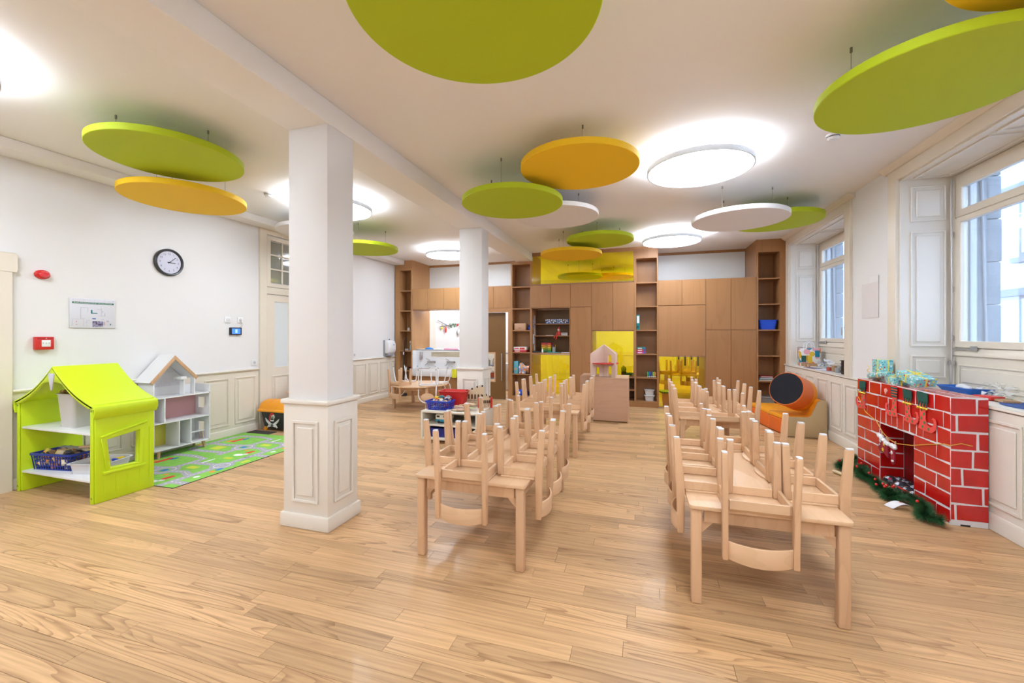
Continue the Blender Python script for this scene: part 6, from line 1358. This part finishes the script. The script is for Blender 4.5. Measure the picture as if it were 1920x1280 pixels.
MB().prism([(-0.12, 0.02), (0.12, 0.02), (0.12, 0.055), (-0.12, 0.06)], 'y', -0.041, 0.041).build('skirt', M('camper_teal', (0.03, 0.25, 0.38), 0.4), cv, local=True, bevel=0.004)
for x in (-0.08, 0.02): MB().box(x - 0.02, -0.042, 0.085, x + 0.022, -0.0395, 0.108).build('window', dark, cv, local=True)
MB().box(0.06, -0.042, 0.05, 0.075, -0.0395, 0.11).build('door', dark, cv, local=True)
for x in (-0.07, 0.07):
    for s in (-1, 1): MB().cyl((x, s * 0.035, 0.02), (x, s * 0.044, 0.02), 0.02, n=14).build('wheel', dark, cv, local=True)
bb = thing('blue_box', 'dark blue plastic box on the bottom board of the low shelf', 'box', (-2.58, 5.32, 0.081))
tapered_tub('body', M('drawer_blue', (0.006, 0.012, 0.20), 0.35), bb, 0.20, 0.14, 0.215, 0.15, 0, 0.125, lip=0.008)

# ================================================================ WOODEN COUNTER WITH A TOY HOUSE
pinkw = WOOD('pale_pink_beech', (0.66, 0.42, 0.28), (0.52, 0.31, 0.20), grain=(1.2, 9, 9), rings=4, rough=0.4, amount=0.25, tone=0.03)
def counter(label, x0, x1, y0, y1, h):
    t = thing('low_wooden_cabinet', label, 'cabinet', ((x0 + x1) / 2, (y0 + y1) / 2, 0))
    part('top_board', pinkw, t, x0, y0, h - 0.02, x1, y1, h, bevel=0.002); part('side_panel', pinkw, t, x0, y0, 0.0, x0 + 0.02, y1, h - 0.02); part('side_panel', pinkw, t, x1 - 0.02, y0, 0.0, x1, y1, h - 0.02)
    part('back_face', pinkw, t, x0 + 0.02, y0 + 0.006, 0.02, x1 - 0.02, y0 + 0.02, h - 0.02)
counter('pale wooden cabinet carrying the toy house, seen from its plain back', -0.79, -0.185, 7.26, 7.84, 0.755)
counter('pale wooden cabinet set back beside the toy house cabinet', -1.03, -0.795, 7.50, 8.05, 0.75)
ph = M('pale_plywood', (0.74, 0.56, 0.45), 0.5)
th_ = thing('wooden_toy_house', 'open wooden toy house with a red floor plate on the pale cabinet', 'toy house', (-0.61, 7.52, 0.756), 0.0)
for sgn in (1, -1):
    Rz = Matrix.Rotation(sgn * 0.72, 4, 'Z')
    for half in (-1, 1):
        w_ = 0.285
        if sgn * half > 0: o_ = None
        pts = [(0, 0), (w_, 0), (w_, 0.40), (0, 0.56)]
        x0_, x1_ = 0.10, 0.19
        hole_lo = [(x0_, 0.0), (x1_, 0.0), (x1_, 0.13), ((x0_ + x1_) / 2, 0.165), (x0_, 0.13)]
        m = MB()
        P = [(0.004, 0), (x0_, 0), (x0_, 0.14), (x0_ + 0.02, 0.165), (x1_ - 0.02, 0.165), (x1_, 0.14), (x1_, 0), (w_, 0), (w_, 0.40), (0.004, 0.56)]
        front_left = (half < 0)
        if half > 0:
            lo = [(0.004, 0), (x0_, 0), (x0_, 0.16), (x0_ + 0.045, 0.20), (x1_, 0.16), (x1_, 0), (w_, 0), (w_, 0.24), (0.004, 0.24)]
            m.prism([(half * a, b_) for a, b_ in lo], 'y', -0.007, 0.007)
            m.prism([(half * a, b_) for a, b_ in [(0.004, 0.24), (x0_, 0.24), (x0_, 0.36), (0.004, 0.56)]] , 'y', -0.007, 0.007)
            m.prism([(half * a, b_) for a, b_ in [(x1_, 0.24), (w_, 0.24), (w_, 0.40), (x1_, 0.46)]], 'y', -0.007, 0.007)
            m.prism([(half * a, b_) for a, b_ in [(x0_, 0.36), (x0_ + 0.045, 0.395), (x1_, 0.36), (x1_, 0.46), (0.004, 0.56)]], 'y', -0.007, 0.007)
        else:
            m.prism([(half * a, b_) for a, b_ in P], 'y', -0.007, 0.007)
        o_ = m.build('house_wall', ph, th_, local=True); o_.data.transform(Rz)
o_ = MB().prism([(0.27 * math.cos(a), 0.27 * math.sin(a)) for a in [2 * PI * i / 8 + PI / 8 for i in range(8)]], 'z', 0.225, 0.24).build('red_floor_plate', red_p, th_, local=True, bevel=0.004)

# ================================================================ THINGS ON THE CABINET SHELVES
def box_thing(name, label, cat, x0, y0, z0, x1, y1, z1, mat, extra=None, group=None, bevel=0.003):
    t = thing(name, label, cat, ((x0 + x1) / 2, (y0 + y1) / 2, z0), 0, group)
    part('body', mat, t, x0, y0, z0 + 0.0005, x1, y1, z1, bevel=bevel)
    for (nm, mt, a, b_, c_, d_) in (extra or []): part(nm, mt, t, x0 + (x1 - x0) * a, y0 - 0.0015, z0 + (z1 - z0) * b_, x0 + (x1 - x0) * c_, y0 + 0.001, z0 + (z1 - z0) * d_)
    return t
y_ = YB + 0.04
teal = M('teal_card', (0.0, 0.20, 0.20), 0.5)
bi = box_thing('ring_binder', 'teal ring binder with a white spine label in the shelf tower', 'binder', -0.07, y_, SH[3], -0.005, y_ + 0.2, SH[3] + 0.31, teal, [('spine_label', white_p, 0.15, 0.45, 0.85, 0.93), ('finger_ring', dark, 0.3, 0.15, 0.6, 0.27)])
gm = [M('game_green', (0.0, 0.22, 0.16), 0.4), M('game_red', (0.65, 0.04, 0.03), 0.4), M('game_blue', (0.02, 0.12, 0.45), 0.4), M('game_pink', (0.65, 0.05, 0.30), 0.4), M('game_white', (0.78, 0.76, 0.74), 0.4)]
for i in range(3): box_thing('game_box', ['purple and blue game box, lowest of three in the binder tower', 'red game box, middle of three in the binder tower', 'green game box, topmost of three in the binder tower'][i], 'game', -0.07, y_, SH[2] + 0.045 * i, 0.11, y_ + 0.2, SH[2] + 0.045 * i + 0.043, gm[[3, 1, 0][i]], [('printed_title', gm[4], 0.15, 0.3, 0.6, 0.7), ('printed_corner', gm[2], 0.75, 0.1, 0.98, 0.9)], 'games in the binder tower')
for i in range(5):
    x = 0.14 + 0.035 * i; box_thing('card_game', '%s small card game box in the row above the white tubs' % ['green', 'blue', 'dark blue', 'light green', 'orange'][i], 'game', x, y_ + 0.02, SH[1], x + 0.03, y_ + 0.14, SH[1] + 0.11, [M('cg_green', (0.03, 0.35, 0.10), 0.4), gm[2], M('cg_navy', (0.03, 0.04, 0.18), 0.4), M('cg_lime', (0.25, 0.5, 0.04), 0.4), M('cg_orange', (0.65, 0.28, 0.05), 0.4)][i], [('white_band', white_p, 0.1, 0.08, 0.9, 0.25)], 'card games in the binder tower')
for i in range(2):
    t = thing('plastic_tub', ['white lidded tub standing on the tower floor', 'white lidded tub stacked on the other tub'][i], 'tub', (0.185, y_ + 0.14, SH[0] + 0.118 * i), 0, 'white lidded tubs')
    tapered_tub('body', M('tub_white', (0.70, 0.71, 0.73), 0.35), t, 0.08, 0.08, 0.092, 0.092, 0.001, 0.10); MB().prism(rrect(-0.105, -0.105, 0.105, 0.105, 0.025), 'z', 0.101, 0.116).build('lid', M('tub_lid', (0.76, 0.77, 0.79), 0.3), t, local=True, bevel=0.004)
# tower by the sliding door
box_thing('wooden_box', 'pale wooden box on the sliding door tower shelf', 'box', -2.71, y_, SH[3] + 0.0, -2.44, y_ + 0.2, SH[3] + 0.155, M('pale_box', (0.55, 0.33, 0.20), 0.6), [('stamp', M('stamp_brown', (0.42, 0.20, 0.12), 0.6), 0.35, 0.25, 0.6, 0.4)], bevel=0.012)
t = thing('blue_toy', 'small round blue toy beside the pale wooden box', 'toy', (-2.38, y_ + 0.08, SH[3])); MB().ball((-2.38, y_ + 0.08, SH[3] + 0.04), 0.04, 12, 0.8, 1, 1).build('body', blue_b, t, smooth=True); MB().ball((-2.38, y_ + 0.08, SH[3] + 0.095), 0.025, 10).build('head', blue_p, t, smooth=True)
box_thing('game_box', 'flat red game box under the white and red game', 'game', -2.725, y_, SH[2], -2.43, y_ + 0.24, SH[2] + 0.045, M('game_crimson', (0.55, 0.02, 0.05), 0.4), [('printed_title', gm[4], 0.1, 0.3, 0.5, 0.7)])
box_thing('game_box', 'white and red game box lying on the red game', 'game', -2.725, y_, SH[2] + 0.046, -2.42, y_ + 0.24, SH[2] + 0.115, gm[4], [('printed_title', M('title_red', (0.6, 0.05, 0.1), 0.5), 0.06, 0.35, 0.4, 0.7), ('printed_picture', gm[1], 0.48, 0.2, 0.85, 0.8)])
box_thing('game_box', 'upright turquoise game box on the sliding door tower', 'game', -2.72, y_, SH[1], -2.62, y_ + 0.2, SH[1] + 0.28, M('game_turquoise', (0.10, 0.38, 0.48), 0.4), [('printed_seal', M('seal_orange', (0.7, 0.25, 0.1), 0.5), 0.2, 0.3, 0.6, 0.45)])
t = thing('puzzle_case', 'rounded case with a colourful printed face between turquoise box and tin', 'puzzle', (-2.52, y_ + 0.05, SH[1]))
MB().prism([(-2.60, SH[1] + 0.001), (-2.45, SH[1] + 0.001), (-2.43, SH[1] + 0.10), (-2.44, SH[1] + 0.17), (-2.49, SH[1] + 0.20), (-2.53, SH[1] + 0.25), (-2.58, SH[1] + 0.24), (-2.61, SH[1] + 0.14)], 'y', y_, y_ + 0.08).build('case', SPOTS('puzzle_print', (0.25, 0.35, 0.6), [(0.7, 0.15, 0.05), (0.8, 0.55, 0.3), (0.75, 0.75, 0.8), (0.8, 0.35, 0.05)], 20, 0.6), t, bevel=0.01)
t = thing('round_tin', 'round copper coloured tin standing on edge in the sliding door tower', 'tin', (-2.38, y_ + 0.1, SH[1])); MB().cyl((-2.42, y_ + 0.11, SH[1] + 0.101), (-2.345, y_ + 0.09, SH[1] + 0.101), 0.10, n=24).build('drum', M('copper_tin', (0.50, 0.25, 0.15), 0.35, 0.4), t, smooth=True); MB().lathe([(0.085, 0), (0.10, 0), (0.10, 0.01), (0.085, 0.01)], (-2.427, y_ + 0.112, SH[1] + 0.101), 24, basis((0, 0, 1), (0, 1, 0)) , caps=False).build('rim', grey, t)
for i, (x, mt) in enumerate(((-2.60, blue_b), (-2.45, M('navy_toy', (0.02, 0.03, 0.15), 0.4)))):
    t = thing('toy_ball_pack', ['blue and white packaged toy on the sliding door tower floor', 'navy packaged toy on the sliding door tower floor'][i], 'toy', (x, y_ + 0.08, SH[0])); part('pack', mt, t, x - 0.06, y_ + 0.02, SH[0] + 0.001, x + 0.06, y_ + 0.14, SH[0] + 0.13 - 0.03 * i, bevel=0.025); MB().ball((x, y_ + 0.02, SH[0] + 0.06), 0.03, 10, 1, 0.3, 1).build('white_mark', white_p, t, smooth=True)
# blue bin tower
t = thing('blue_bin', 'bright blue plastic bin in the shelf tower by the window', 'bin', (2.33, y_ + 0.15, SH[3])); tapered_tub('body', blue_b, t, 0.125, 0.12, 0.155, 0.14, 0.001, 0.185, lip=0.014)
for i in range(3): box_thing('book', ['grey-green book, lowest in the window tower', 'slate book in the middle of the window tower pile', 'red book on top of the window tower pile'][i], 'book', 2.165 + 0.02 * i, y_ + 0.02 * i, SH[1] + 0.03 * i, 2.42 + 0.03 * (i == 0), y_ + 0.25, SH[1] + 0.03 * i + 0.028, [M('book_green', (0.12, 0.18, 0.15), 0.5), M('book_slate', (0.2, 0.22, 0.25), 0.5), M('book_red', (0.4, 0.04, 0.04), 0.5)][i], [('pages', white_p, 0.05, 0.2, 0.95, 0.6)], 'books in the window tower')
t = thing('clear_box', 'grey translucent storage box on the floor of the window tower', 'box', (2.31, y_ + 0.17, SH[0])); tapered_tub('body', M('smoky_plastic', (0.30, 0.30, 0.30), 0.25), t, 0.14, 0.13, 0.15, 0.14, 0.001, 0.17, lip=0.01); MB().prism(rrect(-0.155, -0.145, 0.155, 0.145, 0.03), 'z', 0.171, 0.185).build('lid', M('smoky_lid', (0.4, 0.4, 0.41), 0.3), t, local=True)
# dark niche
nz1, nz2, nz0 = 1.733, 1.467, 1.089
for i in range(2): box_thing('picture_game', ['long blue game box with ship pictures on the dark niche shelf', 'blue game box end with white print on the dark niche shelf'][i], 'game', -2.03 + 0.30 * i, YB + 0.23, nz1, -1.74 + 0.24 * i, YB + 0.42, nz1 + 0.10, SPOTS('ship_print', (0.03, 0.04, 0.10), [(0.5, 0.5, 0.6), (0.05, 0.2, 0.6), (0.75, 0.75, 0.78), (0.05, 0.05, 0.08)], 34, 0.6), [('blue_band', M('band_blue', (0.02, 0.20, 0.6), 0.4), 0.0, 0.0, 1.0, 0.12)])
el = thing('cloth_doll', 'red cloth doll with a pointed hat sitting on the edge of the dark niche shelf', 'doll', (-1.72, YB + 0.18, nz2))
ex, ey = -1.72, YB + 0.19
MB().prism([(ex - 0.03, nz2 + 0.001), (ex + 0.03, nz2 + 0.001), (ex + 0.022, nz2 + 0.09), (ex - 0.022, nz2 + 0.09)], 'y', ey - 0.015, ey + 0.02).build('body', red_p, el, bevel=0.008)
MB().ball((ex, ey, nz2 + 0.118), 0.026, 12).build('head', M('doll_skin', (0.75, 0.48, 0.36), 0.6), el, smooth=True)
MB().cyl((ex, ey, nz2 + 0.13), (ex + 0.012, ey, nz2 + 0.20), 0.027, 0.003, n=12).build('hat', red_p, el, smooth=True); MB().lathe([(0.026, 0.126), (0.03, 0.126), (0.03, 0.138), (0.026, 0.138)], (ex, ey, nz2), 14, caps=False).build('hat_trim', white_p, el)
MB().tube([(ex - 0.015, ey, nz2 + 0.012), (ex - 0.03, ey - 0.05, nz2 + 0.01), (ex - 0.04, ey - 0.055, nz2 - 0.05), (ex - 0.05, ey - 0.06, nz2 - 0.085)], 0.010).tube([(ex + 0.01, ey, nz2 + 0.012), (ex - 0.05, ey - 0.04, nz2 + 0.012), (ex - 0.085, ey - 0.05, nz2 - 0.03), (ex - 0.09, ey - 0.06, nz2 - 0.06)], 0.010).build('legs', red_p, el, smooth=True)
MB().tube([(ex - 0.02, ey, nz2 + 0.08), (ex - 0.05, ey - 0.02, nz2 + 0.05), (ex - 0.045, ey - 0.03, nz2 + 0.02)], 0.008).tube([(ex + 0.02, ey, nz2 + 0.08), (ex + 0.045, ey - 0.02, nz2 + 0.05), (ex + 0.03, ey - 0.03, nz2 + 0.02)], 0.008).build('arms', red_p, el, smooth=True)
box_thing('toy_bus', 'small white toy bus beside the red doll', 'toy', -1.67, YB + 0.2, nz2, -1.53, YB + 0.26, nz2 + 0.06, white_p, [('windows', grey, 0.1, 0.5, 0.9, 0.8)])
tag(MB().box(-2.02, YB + 0.2, nz2, -1.85, YB + 0.38, nz2 + 0.006).build('paper_stack', paper_w), 'thin white papers on the red doll shelf', 'paper')
dw = thing('letter_tray_tower', 'stack of red, orange, yellow and green letter drawers on the niche counter', 'drawers', (-2.0, YB + 0.3, nz0))
for i, c_ in enumerate(((0.02, 0.22, 0.06), (0.25, 0.40, 0.02), (0.70, 0.50, 0.02), (0.70, 0.25, 0.02), (0.55, 0.04, 0.05))): 
    d_ = part('drawer', M('drawer_%d' % i, c_, 0.4), dw, -2.12, YB + 0.2, nz0 + 0.002 + 0.043 * i, -1.90, YB + 0.44, nz0 + 0.04 + 0.043 * i, bevel=0.004); part('drawer_slot', dark, d_, -2.03, YB + 0.199, nz0 + 0.012 + 0.043 * i, -1.97, YB + 0.2005, nz0 + 0.026 + 0.043 * i)
t = thing('glue_bottle', 'small white glue bottle on the niche counter', 'bottle', (-2.07, YB + 0.1, nz0)); MB().lathe([(0.02, 0.001), (0.02, 0.055), (0.009, 0.07), (0.006, 0.10), (0, 0.10)], (-2.07, YB + 0.1, nz0), 14).build('bottle', white_p, t, smooth=True)
t = thing('pen_pot', 'wire pen pot beside the letter drawers', 'pot', (-1.84, YB + 0.24, nz0)); MB().lathe([(0.04, 0.001), (0.042, 0.12), (0.038, 0.12), (0.036, 0.006), (0, 0.006)], (-1.84, YB + 0.24, nz0), 16).build('pot', grey, t, smooth=True)
for i in range(4): MB().cyl((-1.84 + 0.01 * i - 0.015, YB + 0.24, nz0 + 0.01), (-1.84 + 0.02 * i - 0.03, YB + 0.235 + 0.01 * i, nz0 + 0.17), 0.004, n=6).build('pen', [blue_b, red_p, dark, stick_y][i], t)
for i, (x0, x1, mt) in enumerate(((-1.95, -1.68, M('folder_teal', (0.05, 0.28, 0.30), 0.4)), (-1.64, -1.46, paper_w))): tag(MB().box(x0, YB + 0.03, nz0, x1, YB + 0.2, nz0 + 0.012).build('folder', mt), ['flat teal folder on the niche counter', 'white papers at the end of the niche counter'][i], 'folder')
tag(MB().prism(rrect(-2.285, YB + 0.02, -2.11, YB + 0.15, 0.02), 'z', nz0, nz0 + 0.03).build('telephone_base', dark, bevel=0.004), 'dark telephone base on the niche counter corner', 'telephone')
for i, (yy, z0, z1) in enumerate(((YB + 0.10, 1.62, 1.86), (YB + 0.22, 1.45, 1.92), (YB + 0.08, 1.28, 1.50), (YB + 0.2, 1.24, 1.46), (YB + 0.2, 1.12, 1.25))):
    tag(part('wall_paper_note', [SPOTS('note_print', (0.05, 0.05, 0.07), [(0.6, 0.25, 0.4), (0.2, 0.4, 0.6), (0.7, 0.7, 0.7)], 30, 0.6), M('note_white', (0.66, 0.64, 0.66), 0.5), paper_w, M('note_white', (0.66, 0.64, 0.66), 0.5), paper_w][i], None, -2.287, yy, z0, -2.283, yy + 0.10, z1), ['dark printed note on the niche cheek', 'long white paper hung in the niche', 'white note below the dark one in the niche', 'narrow white note beneath the long paper in the niche', 'lowest white note above the telephone base'][i], 'paper', 'papers hung on the niche cheek')
# low shelf and glass niche by the toy house
t = thing('pencil_pot', 'pot of green pencils behind the toy house', 'pot', (-0.33, YB + 0.22, 0.613)); MB().lathe([(0.05, 0.001), (0.052, 0.09), (0.048, 0.09), (0.045, 0.006), (0, 0.006)], (-0.33, YB + 0.22, 0.613), 16).build('pot', dark, t, smooth=True)
for i in range(12): MB().cyl((-0.33 + 0.03 * math.cos(i), YB + 0.22 + 0.03 * math.sin(i), 0.63), (-0.33 + 0.05 * math.cos(i), YB + 0.22 + 0.05 * math.sin(i), 0.77 + 0.03 * (i % 3)), 0.005, n=6).build('pencil', [leaf_g, M('pencil_dark', (0.03, 0.12, 0.04), 0.5)][i % 2], t)
t = thing('green_tray', 'dark green tray on the low shelf behind the toy house', 'tray', (-0.22, YB + 0.12, 0.613)); tapered_tub('body', M('tray_green', (0.0, 0.12, 0.05), 0.4), t, 0.08, 0.09, 0.10, 0.11, 0.001, 0.07, lip=0.008)

# narrow tower by the dispenser
t = thing('paper_roll', 'white paper roll standing in the narrow shelf tower', 'roll', (-5.36, y_ + 0.15, SH[3])); MB().cyl((-5.36, y_ + 0.15, SH[3] + 0.001), (-5.36, y_ + 0.15, SH[3] + 0.24), 0.045, n=20).build('roll', white_p, t, smooth=True); MB().cyl((-5.36, y_ + 0.15, SH[3] + 0.24), (-5.36, y_ + 0.15, SH[3] + 0.241), 0.018, n=12).build('core', M('kraft', (0.45, 0.27, 0.14), 0.7), t)
t = thing('soap_jar', 'small white jar next to the paper roll', 'jar', (-5.48, y_ + 0.12, SH[3])); MB().lathe([(0.03, 0.001), (0.032, 0.05), (0.02, 0.06), (0.02, 0.075), (0, 0.075)], (-5.47, y_ + 0.12, SH[3]), 14).build('jar', white_p, t, smooth=True)
t = thing('spray_bottle', 'spray bottle with pale blue cleaner in the narrow shelf tower', 'bottle', (-5.385, y_ + 0.1, SH[2])); MB().lathe([(0.042, 0.001), (0.044, 0.10), (0.036, 0.14), (0.015, 0.17), (0.015, 0.19), (0, 0.19)], (-5.385, y_ + 0.1, SH[2]), 16).build('bottle', M('spray_blue', (0.45, 0.62, 0.68), 0.25), t, smooth=True); MB().box(-5.425, y_ + 0.08, SH[2] + 0.19, -5.355, y_ + 0.12, SH[2] + 0.23).box(-5.43, y_ + 0.09, SH[2] + 0.15, -5.42, y_ + 0.11, SH[2] + 0.2).build('trigger_head', white_p, t, bevel=0.006)
t = thing('soap_bar_box', 'small pale box beside the spray bottle', 'box', (-5.50, y_ + 0.1, SH[2])); part('body', M('pale_grey_box', (0.6, 0.55, 0.52), 0.5), t, -5.55, y_ + 0.05, SH[2] + 0.001, -5.45, y_ + 0.15, SH[2] + 0.04, bevel=0.004); part('print', grey, t, -5.54, y_ + 0.0485, SH[2] + 0.01, -5.47, y_ + 0.0505, SH[2] + 0.03)
t = thing('black_bowl', 'black bowl with a red thing in the narrow shelf tower', 'bowl', (-5.40, y_ + 0.12, SH[1])); MB().lathe([(0.05, 0.001), (0.08, 0.08), (0.075, 0.08), (0.045, 0.006), (0, 0.006)], (-5.40, y_ + 0.12, SH[1]), 20).build('bowl', dark, t, smooth=True); MB().ball((-5.41, y_ + 0.11, SH[1] + 0.08), 0.03, 10, 1.2, 1, 0.6).build('red_cloth', red_p, t, smooth=True)
t = thing('broom', 'black broom leaning in the narrow shelf tower', 'broom', (-5.5, YB - 0.04, 0)); MB().cyl((-5.515, YB - 0.05, 0.06), (-5.475, YB - 0.012, 1.40), 0.013, n=10).build('handle', dark, t, smooth=True); MB().cyl((-5.497, YB - 0.033, 1.0), (-5.495, YB - 0.031, 1.06), 0.016, n=10).build('grip_ring', white_p, t); part('brush_head', dark, t, -5.62, YB - 0.09, 0.0, -5.40, YB - 0.03, 0.07, bevel=0.01)
# basin ledge and trough
t = thing('blue_cloth', 'small bright blue cloth on the basin ledge', 'cloth', (-5.0, 9.25, 1.126)); MB().ball((-5.0, 9.25, 1.126), 0.10, 14, 1.0, 0.7, 0.45).build('cloth', M('cloth_blue', (0.01, 0.22, 0.70), 0.7), t, smooth=True); MB().ball((-4.93, 9.22, 1.128), 0.06, 12, 1.2, 0.8, 0.5).build('fold', M('cloth_blue', (0.01, 0.22, 0.70), 0.7), t, smooth=True)
t = thing('pink_cloth', 'long pink cloth lying on the basin ledge', 'cloth', (-4.4, 9.25, 1.126)); m = MB()
for i in range(10): m.ball((-4.55 + 0.035 * i, 9.24 + 0.02 * math.sin(i * 2), 1.130), 0.03, 8, 1.4, 1.2, 0.55)
m.build('cloth', M('cloth_pink', (0.80, 0.12, 0.30), 0.7), t, smooth=True)
t = thing('yellow_towel', 'yellow towel hanging over the basin front beside the far column', 'towel', (-4.14, YB - 0.035, 0.6)); n = 10; vs = []
for i in range(n + 1):
    x = -4.205 + 0.125 * i / n; d_ = 0.006 * math.sin(i * 1.7); vs += [(x, YB - 0.036 + d_ * 0.6, 0.672), (x + d_ * 0.5, YB - 0.046 + d_, 0.48)]
MB().add(vs + [(v[0], v[1] - 0.006, v[2]) for v in vs], [(2 * i, 2 * i + 2, 2 * i + 3, 2 * i + 1) for i in range(n)] + [(2 * n + 2 + 2 * i, 2 * n + 2 + 2 * i + 1, 2 * n + 2 + 2 * i + 3, 2 * n + 2 + 2 * i + 2) for i in range(n)]).build('cloth', M('towel_yellow', (0.72, 0.68, 0.03), 0.85), t, smooth=True); part('folded_edge', M('towel_yellow', (0.72, 0.68, 0.03), 0.85), t, -4.205, YB - 0.044, 0.668, -4.08, YB + 0.06, 0.676)

# neighbouring room, seen through basin opening and door
mo = thing('wall_mobile', 'stick mobile with red and white ornaments seen above the basin', 'mobile', (-5.7, 11.9, 1.8))
mx_ = XL + 0.05
MB().cyl((mx_, 11.15, 1.90), (mx_, 12.1, 1.70), 0.009, n=6).cyl((mx_, 11.3, 1.72), (mx_, 12.75, 1.84), 0.009, n=6).build('sticks', M('stick_dark', (0.10, 0.07, 0.05), 0.8), mo)
for i, (yy, z, c_) in enumerate(((11.68, 1.63, 'r'), (12.05, 1.76, 'g'), (11.42, 1.68, 'y'), (12.3, 1.78, 'g'), (12.55, 1.80, 'r'), (12.66, 1.56, 'w'))):
    o_ = {'r': red_p, 'g': leaf_g, 'y': stick_y, 'w': white_p}[c_]
    if c_ == 'g': MB().tube([(mx_, yy - 0.10, z + 0.06), (mx_, yy + 0.10, z + 0.06), (mx_, yy, z - 0.06)], 0.012, 6, True).build('triangle_ornament', o_, mo)
    else: MB().ball((mx_, yy, z), 0.045 if c_ != 'w' else 0.10, 12, 0.4, 1.2, 2.2 if i == 0 else 1).build('hanging_ornament', o_, mo, smooth=True)
    MB().cyl((mx_, yy, z), (mx_, yy, 1.80), 0.004, n=5).build('thread', dark, mo)
MB().ball((mx_ + 0.03, 12.66, 1.56), 0.06, 10, 0.4, 1, 1).build('red_centre', red_p, mo, smooth=True)
part('door_post', cream_l, wl, XL, 10.6, 0, XL + 0.05, 11.02, 2.4)
tsx = thing('toy_rack', 'grey rack with colourful toys seen through the sliding door opening', 'rack', (-4.3, 11.0, 0))
for z in (0.25, 0.6, 0.95): part('rack_shelf', M('rack_grey', (0.35, 0.36, 0.4), 0.5), tsx, -4.75, 10.9, z, -3.3, 11.25, z + 0.03)
for x in (-4.75, -3.33): part('rack_side', white_p, tsx, x, 10.9, 0, x + 0.03, 11.25, 1.3)
for i, (x, z, c_) in enumerate(((-4.15, 0.985, red_p), (-3.98, 0.985, orange_p), (-3.86, 0.985, blue_b), (-4.1, 0.63, M('toy_cream', (0.7, 0.65, 0.55), 0.5)), (-3.9, 0.63, white_p), (-4.2, 0.28, grey), (-3.95, 0.28, red_p))):
    t = thing('rack_toy', ['red toy on top of the grey rack', 'orange toy on top of the grey rack', 'blue toy on top of the grey rack', 'cream toy on the middle rack shelf', 'white toy on the middle rack shelf', 'grey toy on the lowest rack shelf', 'red toy on the lowest rack shelf'][i], 'toy', (x, 11.02, z), 0, 'toys on the grey rack')
    MB().box(x - 0.06, 10.96, z, x + 0.06, 11.08, z + 0.14 + 0.08 * (i < 3)).build('body', c_, t, bevel=0.02); MB().ball((x, 11.0, z + 0.16 + 0.08 * (i < 3)), 0.04, 10).build('head', [stick_y, red_p, dark, c_, grey, c_, white_p][i], t, smooth=True)
t = thing('white_sack', 'white printed sack standing behind the sliding door gap', 'sack', (-3.35, 10.6, 0.0)); MB().box(-3.48, 10.55, 0.0, -3.2, 10.75, 0.72).build('sack', white_p, t, bevel=0.03); part('printed_stripe', dark, t, -3.36, 10.545, 0.25, -3.31, 10.552, 0.6)
